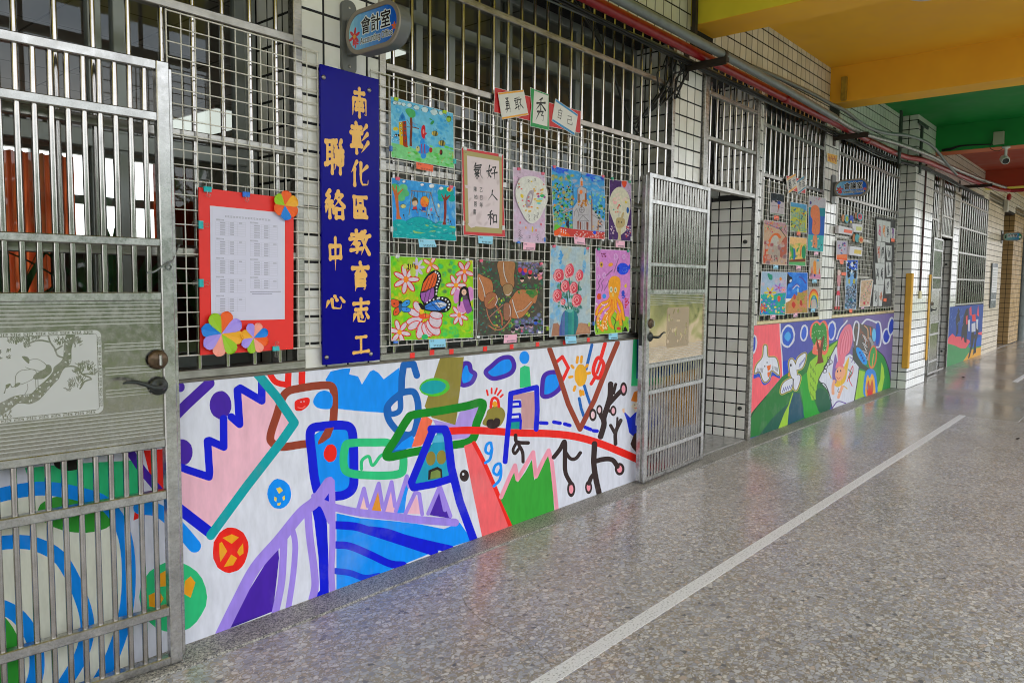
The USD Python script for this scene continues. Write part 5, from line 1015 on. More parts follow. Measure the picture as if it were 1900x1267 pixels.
a.poly('#c46a3a', [(118, 200), (160, 300), (172, 220), (188, 215), (192, 340), (285, 262), (292, 275), (205, 380), (212, 520), (228, 700), (262, 760), (170, 760), (178, 620), (150, 400), (112, 240)])
for cx, cy in ((900, 330), (960, 300), (1050, 330), (1070, 420), (900, 410), (970, 380)): a.ell('#0aa8a2', cx, cy, 58, 62, 0, 16, .08)
a.poly('#8a3426', [(905, 345), (950, 420), (965, 335), (985, 400), (1045, 365), (1050, 378), (985, 460), (985, 640), (968, 790), (975, 850), (915, 850), (935, 780), (945, 620), (938, 450), (900, 360)])
for cx, cy, r in ((302, 150, 26), (596, 200, 28), (748, 222, 44), (902, 260, 34)): a.ell('#2a3a4a', cx, cy, r + 3, r * .72 + 3).ell('#e0e2e6', cx, cy, r, r * .72, 0, 14, .08)
a.ell('#e8d85a', 1035, 275, 44, 40).ell('#e04a2a', 1030, 278, 26, 30)
for w, pts in ((14, [(424, 300), (735, 328)]), (9, [(430, 300), (378, 690)]), (9, [(440, 340), (512, 660)]), (9, [(728, 330), (655, 700)]), (9, [(732, 330), (790, 560), (838, 706)])): a.stroke('#3a3a3e', w + 4, pts, False).stroke('#9a8a7a', w - 3, pts, False)
for pts in ([(465, 310), (478, 410)], [(525, 300), (518, 440)], [(602, 320), (600, 390)], [(668, 330), (662, 400)]): a.stroke('#2a2624', 6, pts, False)
a.ell('#3a2a1a', 475, 478, 50, 74).ell('#d9b89a', 474, 500, 42, 50).poly('#5a4a2a', [(428, 470), (440, 425), (480, 408), (520, 440), (526, 500), (500, 460)], True).poly('#d83a2a', [(440, 560), (505, 555), (508, 600), (445, 605)]).stroke('#2a3a7a', 14, [(430, 608), (510, 602)], False)
a.ell('#5a2a14', 632, 478, 72, 94).ell('#f08030', 630, 480, 66, 88).poly('#e0a030', [(600, 400), (660, 395), (698, 450), (698, 490), (640, 460)], True).ell('#e84a2a', 604, 525, 12, 14).ell('#e84a2a', 664, 530, 10, 13).poly('#2040b0', [(580, 560), (650, 565), (648, 615), (590, 620)]).stroke('#c8883a', 16, [(580, 625), (640, 640)], False).stroke('#2a3a7a', 14, [(548, 600), (590, 620)], False)
a.ell('#3a3a2a', 285, 548, 48, 38).ell('#d8d488', 286, 550, 42, 32); [a.stroke('#4a4a2a', 4, [(262 + k * 20, 524), (264 + k * 20, 574)], False) for k in range(3)]
a.ell('#e8e4b0', 858, 540, 16, 34, -15).ell('#d86a8a', 736, 605, 14, 28, 10)
for x, y in ((695, 690), (748, 690), (290, 695), (1008, 770), (1046, 795), (858, 720)): a.stroke('#3a3a44', 6, [(x, y), (x + 14, y + 60)], False).ell('#3a3a44', x, y, 12, 14)
sheet('childrens_painting', 'child\'s painting of two children on a swing above turquoise waves', 'painting', zp(o, s, [(105, 88), (1128, 235), (1132, 1110), (115, 1055)]), a, -.0215)
for c, p, w, q in (('pink', 'top', 'at the top left of the swing painting', (200, 105)), ('pink', 'top', 'at the top right of the swing painting', (1065, 240)), ('white', 'left', 'on the left edge of the swing painting', (105, 920)), ('white', 'right', 'on the right edge of the swing painting', (1122, 990))): CALL.append((c, (p, w), zp(o, s, [q])[0]))
caption('pale blue', 'pale blue caption card under the swing painting', o, s, [(528, 1078), (795, 1092), (830, 1206), (548, 1214)])
# ---- 3 brush writing
def char_px(ch, x0, y0, x1, y1, bw=9.5): return affinity.affine_transform(brush(CH[ch], bw), [(x1 - x0) / 100, 0, 0, (y1 - y0) / 100, x0, y0])
def glyph_px(tx, x0, y0, x1, y1, bold=1):
    g_, w = glyph(tx, bold); return affinity.affine_transform(g_, [(x1 - x0) / w, 0, 0, (y1 - y0), x0, y0])
o, s = (850, 265), 6.335; a = Art(o, s, 13)
a.poly('#c8222a', [(0, 0), (700, 0), (700, 1300), (0, 1300)]).poly('#a89a5c', [(62, 88), (512, 172), (520, 600), (515, 1070), (85, 1045), (75, 600)]).poly('#d8c6ca', [(104, 152), (482, 215), (490, 600), (478, 1008), (122, 978), (112, 560)])
a.scatter(['#c2adb2', '#cfbcc0'], 24, 110, 200, 480, 1000, 30, 70, .5)
for ch, bx in (('好', (335, 262, 460, 448)), ('人', (340, 555, 468, 690)), ('和', (345, 795, 462, 970)), ('氣', (172, 240, 290, 440))): a._put(char_px(ch, *bx, 10.5), '#141214')
for ch, bx in (('乙', (250, 528, 290, 580)), ('巳', (252, 618, 290, 672)), ('年', (248, 700, 292, 765)), ('書', (172, 780, 212, 848)), ('陳', (180, 515, 220, 578)), ('柏', (186, 610, 228, 665)), ('蓉', (182, 690, 222, 755))): a._put(glyph_px(ch, *bx, 1), '#2a2628')
sheet('calligraphy_scroll', 'calligraphy sheet with four large brush characters in a red and khaki border', 'calligraphy', zp(o, s, [(45, 60), (530, 140), (528, 600), (550, 1105), (65, 1080), (52, 600)]), a, -.022, PPRINT)
for c, p, w, q in (('white', 'top', 'at the top left of the calligraphy sheet', (80, 68)), ('white', 'top', 'at the top right of the calligraphy sheet', (495, 150)), ('white', 'left', 'on the left edge of the calligraphy sheet', (60, 945)), ('white', 'right', 'on the right edge of the calligraphy sheet', (528, 1000))): CALL.append((c, (p, w), zp(o, s, [q])[0]))
caption('pale blue', 'pale blue caption card under the calligraphy sheet', o, s, [(235, 1095), (408, 1102), (402, 1192), (238, 1180)])
a = Art(o, s, 14); a.poly('#cdb4cc', [(600, 250), (1100, 250), (1100, 1250), (600, 1250)]).scatter(['#d4a6c8', '#c8b8d8', '#d8b0cc', '#c4bcd4'], 40, 650, 290, 1020, 1180, 20, 70, .4, (-30, 10))
for x, y in ((720, 1040), (715, 1080), (740, 1100), (720, 1110), (925, 1090), (930, 1130), (835, 1105), (708, 420), (712, 470)): a.stroke('#2a2430', 4, [(x - 12, y - 16), (x + 10, y - 6), (x - 8, y + 12), (x + 14, y + 18)])
for x, y, c in ((725, 940, '#d83a5a'), (790, 1000, '#e8a05a'), (868, 1018, '#d8c03a'), (910, 1030, '#e06a5a'), (970, 960, '#d84a5a')): a.ell(c, x, y, 9, 18 if x != 868 else 40, 0, 8, .2)
sheet('childrens_drawing', 'lilac drawing sheet behind the large white paper palette', 'drawing', zp(o, s, [(650, 290), (1020, 360), (1015, 1180), (648, 1160)]), a, -.021)
PAL = [(690, 520), (730, 430), (800, 400), (880, 398), (960, 425), (1020, 500), (1050, 600), (1045, 700), (1000, 790), (960, 880), (900, 935), (850, 942), (800, 900), (760, 830), (700, 700), (680, 600)]
a.L = []; a.poly('#d9d7d0', [(600, 250), (1200, 250), (1200, 1250), (600, 1250)])
a.ell('#a89aa4', 838, 665, 40, 106, 14, 18, .05).ell('#c9c4c6', 842, 660, 22, 62, 14, 14, .08).ell('#b0a4ac', 882, 575, 15, 26, 20)
a.scatter(['#d85a4a', '#e0c03a', '#e88a3a', '#d83a4a', '#e0b85a'], 26, 700, 440, 1020, 820, 5, 13, 1.6, (60, 110), .3).ell('#e0c43a', 752, 628, 22, 24, 0, 10, .2).ell('#3ab06a', 990, 625, 28, 18).ell('#9a5a9a', 945, 632, 15, 16).ell('#9a5a9a', 1015, 640, 14, 14).ell('#8ad0d0', 960, 662, 36, 12).ell('#d8c85a', 950, 685, 40, 14).ell('#7accd0', 948, 712, 26, 12)
for x, y in ((700, 430), (712, 480), (705, 530), (835, 860), (838, 900), (900, 860), (895, 890), (940, 835), (930, 870), (830, 450), (905, 435)): a.stroke('#2a2430', 4, [(x - 9, y - 14), (x + 8, y - 4), (x - 6, y + 8), (x + 8, y + 16)])
sheet('paper_palette', 'large round white paper palette with colour dabs, hung on the lilac sheet', 'paper palette', zp(o, s, [tuple(p) for p in catmull(PAL, True, 3)]), a, -.030, thick=.0015)
for c, p, w, q in (('pink', 'top', 'at the top left of the lilac palette sheet', (715, 310)), ('pink', 'top', 'at the top right of the lilac palette sheet', (998, 365)), ('blue', 'bottom', 'at the bottom left of the lilac palette sheet', (712, 1168)), ('blue', 'right', 'at the lower right of the lilac palette sheet', (1012, 1140))): CALL.append((c, (p, w), zp(o, s, [q])[0]))
caption('pink', 'pink caption card under the lilac palette sheet', o, s, [(765, 1168), (908, 1180), (902, 1262), (760, 1256)])
# ---- 4 church and balloon creature
o, s = (1010, 295), 7.45; a = Art(o, s, 15)
a.poly('#3f96d6', [(0, 0), (1300, 0), (1300, 1400), (0, 1400)]).scatter(['#1c3ce0', '#2040d0', '#1a30e4'], 16, 110, 110, 320, 190, 24, 44, .6, (0, 30)).scatter(['#1a34dc', '#2440cc', '#1c3ce4'], 24, 590, 210, 830, 300, 24, 50, .6, (5, 30))
a.scatter(['#58aee0', '#9ab0c8', '#c0b0b8', '#4aa4dc', '#7ab8dc', '#b0a8b0'], 60, 130, 190, 830, 480, 22, 60, .5, (0, 40)).scatter(['#a8c060', '#b8b070', '#7ac0a0', '#5aaed8'], 50, 570, 480, 830, 800, 9, 26, .7)
a.scatter(['#8ac03a', '#5ab83a', '#a8b83a', '#3a9a4a', '#c8b03a', '#d89a2a'], 110, 110, 230, 390, 980, 12, 40, .8).scatter(['#0f7a6a', '#1a8a7a', '#d8a02a', '#e08a2a', '#1f6a3a'], 70, 120, 330, 400, 900, 7, 20, .7).scatter(['#10141c', '#0e2420'], 46, 130, 330, 390, 880, 7, 15, .7)
a.ell('#6ac03a', 170, 960, 40, 60, 0, 14, .1)
ST = '#b3aeb4'
a.poly(ST, [(388, 690), (480, 560), (600, 560), (660, 700), (830, 860), (830, 1000), (388, 980)]).poly('#a8a0a8', [(240, 740), (300, 700), (392, 670), (392, 700), (260, 755)]).poly(ST, [(455, 420), (505, 375), (580, 410), (582, 660), (455, 650)]).poly('#c4bcc0', [(490, 375), (492, 280), (515, 250), (535, 280), (538, 378)])
a.poly('#d8762a', [(500, 370), (502, 305), (530, 308), (530, 375)]).ell('#e8782a', 506, 458, 22, 30).poly('#9a5a24', [(560, 480), (582, 470), (582, 600), (555, 600)]).poly('#7a4a2a', [(468, 480), (488, 490), (486, 600), (466, 600)]).scatter(['#a86a34', '#c8862a'], 16, 470, 570, 590, 660, 9, 18)
a.ring('#3a343a', 516, 705, 36, 42, 5, ST).stroke('#3a343a', 4, [(516, 665), (516, 745)], False).stroke('#3a343a', 4, [(482, 705), (550, 705)], False)
for w, pts in ((5, [(490, 280), (515, 248), (536, 282)]), (4, [(517, 250), (517, 205)]), (4, [(500, 222), (535, 222)]), (4, [(455, 420), (505, 376), (580, 412), (582, 560), (605, 640)]), (4, [(455, 420), (456, 560), (408, 640)]), (4, [(465, 860), (530, 780), (610, 860), (465, 862)]), (4, [(388, 980), (388, 370), (402, 350), (408, 640)]), (4, [(645, 990), (645, 560), (655, 450), (662, 560)]), (4, [(660, 770), (800, 870)]), (4, [(410, 790), (412, 740), (440, 690), (465, 740), (468, 800)]), (3, [(470, 770), (600, 780)]), (5, [(250, 750), (390, 680)]), (3, [(525, 875), (525, 975), (555, 978), (556, 875)])): a.stroke('#3a343a', w, pts, False)
a.poly('#8a4a3a', [(450, 860), (475, 860), (470, 972), (452, 970)]).poly('#8a4a3a', [(485, 870), (505, 870), (502, 975), (486, 975)]).poly('#8a4a3a', [(575, 870), (605, 875), (602, 985), (578, 982)]).poly('#9a6a5a', [(645, 560), (662, 560), (660, 985), (645, 985)]).poly('#a8745a', [(735, 850), (760, 850), (745, 995), (725, 990)])
a.poly('#c8403a', [(125, 1000), (220, 940), (400, 970), (680, 1000), (830, 1010), (830, 1150), (120, 1100)]).poly('#f2602a', [(120, 1010), (215, 960), (330, 1030), (360, 1075), (130, 1070)])
for k in range(44): a.ell('#dccaca', a.rng.uniform(390, 825), a.rng.uniform(1005, 1085), 8, 6, -20, 8)
for x, y in ((230, 975), (262, 985), (290, 990), (230, 1005), (262, 1015), (290, 1025)): a.ell('#e0d8d8', x, y, 8, 10)
a.ell('#1c48d0', 690, 1018, 22, 26).scatter(['#10141c', '#1a5a7a', '#2a7a3a'], 22, 670, 650, 830, 830, 7, 18).ell('#2a2a3a', 320, 900, 20, 60, 0, 12, .3).scatter(['#d86a2a', '#3a3a4a', '#d8b06a'], 12, 670, 870, 800, 980, 6, 12, 2)
sheet('childrens_painting', 'child\'s painting of a grey church tower among green trees', 'painting', zp(o, s, [(98, 95), (828, 250), (838, 600), (828, 1110), (132, 1060), (112, 560)]), a, -.0225)
for c, p, w, q in (('pink', 'top', 'at the top left of the church painting', (138, 110)), ('pink', 'top', 'at the top right of the church painting', (812, 243)), ('white', 'bottom', 'at the bottom left of the church painting', (205, 1066)), ('white', 'bottom', 'at the bottom right of the church painting', (805, 1115))): CALL.append((c, (p, w), zp(o, s, [q])[0]))
caption('pink', 'pink caption card under the church painting', o, s, [(405, 1072), (555, 1092), (560, 1188), (412, 1174)])
a = Art(o, s, 16); a.poly('#4a2a66', [(850, 250), (1300, 250), (1300, 1200), (850, 1200)]).scatter(['#54306e', '#41245c', '#5c3a78'], 50, 890, 290, 1210, 1130, 10, 30, .5)
a.poly('#b8a0c0', [(1070, 290), (1200, 310), (1200, 560), (1120, 470), (1060, 400)]).poly('#e04a2a', [(1072, 305), (1100, 300), (1135, 310), (1138, 350), (1110, 398), (1080, 370)], True)
a.ell('#cfc9b4', 1042, 640, 148, 252, 0, 30).poly('#cfc9b4', [(905, 740), (980, 940), (1000, 1010), (1060, 1050), (1120, 1000), (1180, 740)])
a.ell('#e8a8a8', 980, 580, 34, 42, 0, 12, .2).ell('#dcc23a', 1130, 590, 18, 26).ell('#1a5aa0', 1152, 710, 18, 42).scatter(['#c83a3a', '#2a9a8a', '#d88a7a'], 9, 920, 640, 1050, 740, 7, 14).scatter(['#e8c8c0', '#e0d8b0'], 14, 930, 480, 1150, 620, 14, 30)
a.poly('#b5a070', [(985, 880), (1000, 820), (1060, 812), (1110, 840), (1105, 920), (1040, 966), (1000, 950)], True).poly('#c4b48a', [(1005, 960), (1060, 950), (1055, 1060), (1060, 1120), (1010, 1118), (1020, 1060)]).ell('#b5a070', 1080, 780, 15, 48, 18).ell('#c0bab0', 1028, 770, 12, 40, 8).ell('#17130f', 1028, 870, 6, 14).ell('#17130f', 1062, 876, 6, 14)
a.scatter(['#c8a8b8', '#b8384a', '#e0d0d8'], 26, 1120, 920, 1195, 1080, 5, 14).scatter(['#c8a8b8', '#d8c8d0'], 14, 910, 930, 970, 1040, 4, 10)
for k in range(8): a.stroke('#2a2430', 3, [(1150 + a.rng.uniform(-20, 40), 440 + k * 14), (1175 + a.rng.uniform(-20, 30), 452 + k * 14)], False)
sheet('childrens_painting', 'narrow purple painting of a pale creature under a big white balloon', 'painting', zp(o, s, [(905, 290), (1200, 312), (1206, 1135), (885, 1112)]), a, -.0215)
for c, p, w, q in (('green', 'top', 'at the top left of the purple balloon painting', (942, 272)), ('green', 'top', 'at the top right of the purple balloon painting', (1180, 318)), ('white', 'bottom', 'at the bottom left of the purple balloon painting', (932, 1130)), ('white', 'right', 'on the right edge of the purple balloon painting', (1200, 1100))): CALL.append((c, (p, w), zp(o, s, [q])[0]))
caption('pink', 'pink caption card under the purple balloon painting', o, s, [(985, 1130), (1110, 1138), (1108, 1226), (985, 1220)])
# ---- 5 butterfly garden
o, s = (715, 460), 6.67; a = Art(o, s, 17)
a.poly('#8ace1e', [(0, 0), (1300, 0), (1300, 1400), (0, 1400)]).scatter(['#58d81e', '#a8d41a', '#d8cc1e', '#4ac832', '#b8cc1e', '#7ad01e'], 150, 60, 100, 1090, 1150, 28, 85, .8).scatter(['#3ab06a', '#5a8a4a', '#4a7a5a', '#2ab878'], 26, 600, 180, 1080, 560, 18, 46, .8).scatter(['#e0a82a', '#d8b81e', '#e8c02a'], 24, 60, 480, 400, 660, 18, 46, .7).scatter(['#34b86a', '#3ac86a'], 16, 640, 840, 900, 1100, 24, 50)
RP, RE = '#d9c8d4', '#d8282a'
a.flower('#c9bcd4', '#e88a2a', 385, 240, 118, 8, None, .40, .8)
a.flower(RP, '#f08a1e', 252, 390, 168, 7, RE, .36, .85).flower('#e6bcc0', '#f0902a', 565, 205, 110, 4, RE, .40, .85, .5).flower('#dcb8c8', '#f0902a', 980, 290, 130, 5, RE, .40, .75, .3).flower(RP, '#f0a01e', 872, 462, 130, 6, RE, .38, .85).flower(RP, '#f5a42a', 162, 1040, 145, 6, RE, .40, .85, .2).flower(RP, '#f0902a', 905, 830, 125, 7, RE, .36, .8, .4)
for cx, cy, rx, ry, ro in ((350, 900, 100, 40, -12), (340, 960, 80, 38, -30), (420, 1020, 45, 100, 12), (510, 1010, 60, 90, -25), (580, 985, 60, 110, -40), (610, 900, 75, 90, -10), (620, 830, 75, 40, 10), (340, 800, 75, 38, 25), (390, 730, 40, 70, -30)): a.ell(RE, cx, cy, rx + 12, ry + 12, ro).ell(RP, cx, cy, rx, ry, ro)
for q in ([(470, 900), (480, 960), (520, 1060), (600, 1085)], [(510, 890), (560, 960), (620, 985)], [(440, 900), (400, 960), (372, 1050)]): a.stroke(RE, 8, q)
a.ell('#e8502a', 470, 845, 70, 36).ell('#f07a3a', 500, 838, 34, 18).ell('#e8b82a', 440, 780, 30, 40)
BK = '#1a1618'
a.poly(BK, [(420, 600), (440, 500), (470, 400), (540, 310), (610, 275), (660, 290), (690, 340), (680, 430), (650, 520), (640, 600), (700, 600), (770, 620), (810, 690), (790, 760), (720, 800), (600, 790), (480, 770), (460, 700)], True)
a.poly('#e2602a', [(440, 545), (465, 440), (530, 350), (600, 305), (640, 330), (630, 400), (610, 470), (560, 500), (500, 530)]).poly('#9a58a8', [(430, 560), (500, 545), (590, 485), (600, 530), (595, 600), (560, 640), (480, 680), (440, 640)]).poly('#2f7ad4', [(480, 720), (560, 670), (640, 640), (720, 670), (755, 700), (740, 740), (660, 775), (560, 770), (490, 760)]).poly('#c8cad4', [(600, 680), (690, 670), (750, 690), (740, 720), (660, 740)])
for q in ([(440, 545), (560, 500), (620, 470)], [(470, 530), (540, 370)], [(520, 520), (590, 330)], [(560, 505), (625, 340)], [(500, 545), (470, 670)], [(560, 510), (520, 650)], [(490, 730), (640, 700), (750, 730)], [(560, 680), (640, 770)], [(620, 650), (690, 760)]): a.stroke(BK, 6, q)
for x, y in ((620, 300), (645, 315), (660, 345), (668, 380), (655, 415), (640, 450), (630, 490), (630, 530), (625, 570), (660, 620), (700, 625), (740, 640), (770, 665), (785, 700), (775, 735), (745, 765), (640, 625), (590, 640), (545, 650), (510, 675)): a.ell('#dcd8dc', x, y, 10, 13, 20)
a.poly(BK, [(400, 690), (430, 680), (470, 720), (480, 760), (440, 760), (415, 720)], True).stroke(BK, 6, [(470, 750), (485, 800), (485, 860)], False)
a.ell(BK, 315, 232, 60, 42).ell('#d8cc3a', 318, 232, 52, 36); [a.stroke(BK, 13, [(285 + 26 * k, 200), (288 + 26 * k, 264)], False) for k in range(4)]
a.ell('#a8c83a', 310, 170, 38, 36).ell('#b8cc4a', 340, 300, 36, 60).ell('#c8d05a', 245, 228, 26, 34)
for q, c in (([(62, 645), (110, 640), (165, 665), (150, 720), (100, 735), (64, 700)], '#e2582a'), ([(95, 830), (100, 770), (150, 735), (165, 780), (140, 825)], '#e2582a'), ([(195, 700), (240, 655), (290, 650), (285, 700), (220, 735)], '#3a98e0'), ([(190, 740), (250, 735), (298, 760), (280, 790), (210, 785)], '#3a8ce0')): a._put(Polygon(catmull(q, True)).buffer(7), BK); a.poly(c, q, True)
a.ell('#2a5a8a', 175, 735, 20, 60).ell(BK, 178, 672, 22, 20).ell(BK, 100, 690, 9, 11).ell(BK, 120, 795, 8, 9).ell(BK, 258, 680, 9, 9).ell(BK, 255, 760, 9, 7)
a.ell('#d68ac8', 1045, 570, 48, 90).ell('#d68ac8', 880, 600, 40, 90, 10).ell('#d68ac8', 950, 730, 70, 70).poly(BK, [(900, 720), (905, 600), (925, 510), (970, 475), (1020, 500), (1035, 600), (1062, 730), (1075, 790), (1040, 740), (1010, 640), (940, 610), (920, 700)], True).ell('#e4b8a0', 970, 548, 30, 38).poly('#8a4a98', [(955, 620), (1015, 630), (1040, 700), (1065, 770), (1010, 818), (985, 770), (960, 690)], True).poly('#5a4a5a', [(950, 585), (1010, 590), (1015, 640), (955, 640)]).ell(BK, 962, 545, 4, 4).ell(BK, 982, 543, 4, 4).ell('#2fb86a', 475, 1100, 44, 36, 0, 7)
sheet('childrens_painting', 'bright green painting of a large butterfly among white and red flowers', 'painting', zp(o, s, [(62, 100), (1085, 155), (1085, 640), (1075, 1108), (62, 1145)]), a, -.022)
for c, p, w, q in (('white', 'top', 'at the top left of the butterfly painting', (148, 105)), ('white', 'top', 'at the top right of the butterfly painting', (1010, 148)), ('blue', 'bottom', 'at the bottom left of the butterfly painting', (128, 1160)), ('blue', 'bottom', 'at the bottom right of the butterfly painting', (1058, 1100))): CALL.append((c, (p, w), zp(o, s, [q])[0]))
caption('pale blue', 'pale blue caption card under the butterfly painting', o, s, [(535, 1128), (740, 1118), (745, 1222), (545, 1236)])
# ---- 6 stag beetles
o, s = (875, 470), 7.455; a = Art(o, s, 18)
a.poly('#4f4a40', [(0, 0), (1300, 0), (1300, 1400), (0, 1400)]).scatter(['#3a6a48', '#2a7a4a', '#5a5a4a', '#3a4a40', '#6a5a4a', '#2f6a5a'], 150, 60, 90, 1000, 1140, 16, 60, .5, (40, 130)).scatter(['#1a8a4a', '#1f9a5a', '#2a8a7a', '#1a7a8a'], 60, 60, 150, 700, 1100, 6, 26, .4, (60, 130)).scatter(['#8a9a4a', '#9ab83a', '#c8c83a', '#6a9a3a'], 60, 250, 560, 850, 1080, 8, 30, .5, (60, 120))
a.scatter(['#8a7ac0', '#a08ac8', '#6a6ab0', '#c890b8', '#7a86c8'], 34, 660, 130, 995, 280, 14, 36).scatter(['#8a86c8', '#a09ad8', '#7a8ac8', '#6a70b8'], 44, 600, 850, 995, 1110, 14, 40)
a.scatter(['#2a8a4a', '#3a9a54', '#1f7a4a', '#5a9a4a', '#2f8a7a', '#7a8a4a'], 150, 65, 110, 990, 1130, 6, 9.5, 2.2, (50, 130), .3)
BE, BH, OUTL = '#b8764a', '#c88a5a', '#3a2418'
def part(pts, col): a._put(Polygon(catmull(pts, True)).buffer(6), OUTL); a.poly(col, pts, True)
part([(365, 120), (590, 120), (585, 300), (575, 470), (420, 460), (385, 330)], '#a8744a'); part([(430, 470), (480, 430), (550, 440), (568, 500), (540, 570), (500, 600), (450, 560)], '#a08058')
part([(80, 300), (160, 320), (270, 380), (290, 520), (240, 560), (160, 660), (110, 640), (80, 560)], BE); part([(180, 600), (250, 545), (330, 560), (355, 640), (310, 740), (240, 770), (185, 740), (170, 670)], '#a86a48')
part([(515, 680), (570, 590), (640, 515), (800, 500), (920, 520), (880, 640), (780, 790), (680, 890), (560, 895), (520, 820)], BE); part([(440, 720), (480, 685), (530, 705), (545, 800), (520, 900), (480, 930), (440, 890)], '#9a6850')
a.ell('#5a7a3a', 850, 560, 70, 60, 30).ell('#3a7a3a', 800, 540, 50, 34, 10)
for w, q, c in ((11, [(440, 130), (450, 280), (490, 400)], '#d8cfc8'), (11, [(100, 340), (150, 460), (180, 600)], '#d8cfc8'), (12, [(560, 640), (590, 760), (640, 890)], '#d8cfc8'), (9, [(620, 810), (720, 780), (830, 670)], '#d8cfc8'), (13, [(200, 770), (225, 880), (290, 990), (380, 1020)], '#b8785a'), (22, [(330, 720), (390, 820), (415, 900), (415, 990)], '#b0664a'), (16, [(230, 1000), (320, 1055), (420, 1040), (520, 930), (540, 860)], '#b8785a'), (13, [(430, 710), (350, 780), (240, 880)], '#a8786a'), (9, [(225, 690), (300, 610)], '#c8b83a'), (9, [(210, 730), (330, 640)], '#c87a4a')): a.stroke(OUTL, w + 7, q).stroke(c, w, q)
a.stroke('#d0c8c8', 9, [(340, 590), (350, 650), (320, 720)]).stroke('#d0c8c8', 9, [(470, 570), (510, 575), (545, 540)]).stroke('#d0c8c8', 9, [(520, 720), (535, 800), (525, 870)])
a.poly(BE, [(840, 650), (870, 600), (910, 575), (905, 620), (880, 690), (850, 680)], True)
a.scatter(['#2f8a3a', '#1f7a3a', '#3a9a3a'], 26, 640, 430, 950, 560, 8, 26, .4)
for x, y, c, c2 in ((700, 350, '#17130f', '#e4b8a8'), (805, 310, '#17130f', '#e4b0a0'), (890, 310, '#3a2a5a', '#d8b0a8'), (720, 260, '#5a2ab0', '#5a2ab0'), (815, 250, '#d8304a', '#d8304a'), (670, 220, '#c8303a', '#c8303a'), (745, 225, '#e0502a', '#e0502a'), (965, 250, '#17130f', '#d8a0c0'), (885, 930, '#17130f', '#d8b0a0'), (690, 1000, '#17130f', '#c89aa0'), (765, 985, '#2a1f2a', '#8a6a7a'), (820, 990, '#3a2a3a', '#c8a0a0'), (565, 1060, '#2a1f2a', '#c8a8b0'), (620, 1020, '#2a2a5a', '#c8a8b0')): a.ell(c2, x, y + 16, 26, 30, 0, 10, .1).ell(c, x, y, 30, 20, 0, 10, .2)
a.ell('#2a5ac8', 885, 965, 26, 24).ell('#d84a6a', 690, 1075, 12, 20).ell('#2a5a3a', 930, 1040, 14, 34, -20).ell('#2a6a3a', 945, 940, 18, 24).scatter(['#f08a90', '#e87a9a'], 5, 930, 300, 985, 360, 12, 26)
sheet('childrens_painting', 'dark painting of three brown stag beetles in green undergrowth', 'painting', zp(o, s, [(75, 95), (990, 130), (998, 600), (985, 1103), (62, 1140), (78, 600)]), a, -.0212)
for c, p, w, q in (('pink', 'top', 'at the top left of the beetle painting', (132, 105)), ('pink', 'top', 'at the top right of the beetle painting', (962, 145)), ('white', 'bottom', 'at the bottom left of the beetle painting', (90, 1150)), ('white', 'bottom', 'at the bottom right of the beetle painting', (935, 1092))): CALL.append((c, (p, w), zp(o, s, [q])[0]))
caption('pink', 'pink caption card under the beetle painting', o, s, [(448, 1130), (628, 1118), (615, 1228), (440, 1242)])
# ---- 7 roses and octopus
o, s = (1010, 445), 6.5; a = Art(o, s, 19)
a.poly('#a9bcc4', [(0, 0), (700, 0), (700, 1300), (0, 1300)]).scatter(['#8fbcd8', '#7ab2dc', '#9cc4d8', '#b4c4c8', '#6aaede'], 60, 70, 80, 260, 980, 20, 60, 1.6, (0, 30)).scatter(['#bcbcae', '#c0c0b4', '#b0bcb8', '#b8b8a4', '#a8bcc8'], 60, 250, 80, 545, 980, 20, 60, 1.6, (0, 30)).scatter(['#4a9ad8', '#5aa6dc'], 10, 465, 100, 490, 400, 10, 18, 2.4, (-5, 5)).scatter(['#4a9ad8'], 6, 190, 110, 240, 280, 8, 16, 2)
a.poly('#a8765c', [(90, 1110), (105, 1010), (160, 1000), (200, 1060), (420, 1010), (440, 1000), (545, 1020), (560, 1130), (80, 1180)]).poly('#b88868', [(380, 1120), (420, 1000), (500, 1010), (550, 1120)]).poly('#8aa4b8', [(60, 930), (120, 970), (100, 1030), (60, 1160)])
a.scatter(['#1a6a4a', '#1f7a54', '#2a8a5a', '#0f5a44'], 46, 150, 520, 440, 860, 16, 46, .6, (40, 140)).scatter(['#2a7a5a', '#3a8a6a', '#4a9a7a'], 14, 150, 500, 470, 840, 20, 36, .6)
for q in ([(195, 520), (210, 700), (280, 860)], [(300, 460), (300, 700)], [(418, 500), (400, 640), (320, 840)], [(270, 620), (290, 830)]): a.stroke('#145a40', 12, q)
for cx, cy, rx, ry in ((175, 432, 64, 84), (300, 375, 56, 90), (420, 432, 46, 74), (250, 560, 52, 74), (352, 582, 50, 78), (155, 675, 56, 82), (225, 748, 30, 42), (388, 730, 60, 80)):
    a.ell('#d8465a', cx, cy, rx, ry, 10, 18, .06).ell('#e89098', cx - rx * .2, cy - ry * .1, rx * .72, ry * .74, 10, 14, .08).ell('#d8404e', cx, cy, rx * .58, ry * .6, 0, 14, .08).stroke('#eab0b4', 8, [(cx - rx * .4, cy), (cx, cy - ry * .42), (cx + rx * .4, cy), (cx, cy + ry * .36), (cx - rx * .2, cy)]).ell('#d8404e', cx, cy, rx * .2, ry * .2).stroke('#f0c0c4', 7, [(cx - rx * .8, cy + ry * .3), (cx - rx * .3, cy + ry * .85), (cx + rx * .5, cy + ry * .7)])
VS = [(195, 1000), (215, 900), (250, 850), (300, 835), (360, 850), (400, 920), (405, 1020), (375, 1130), (370, 1190), (200, 1190), (180, 1080)]
a.poly('#2a7f8a', VS, True)
vclip = Polygon(catmull(VS, True))
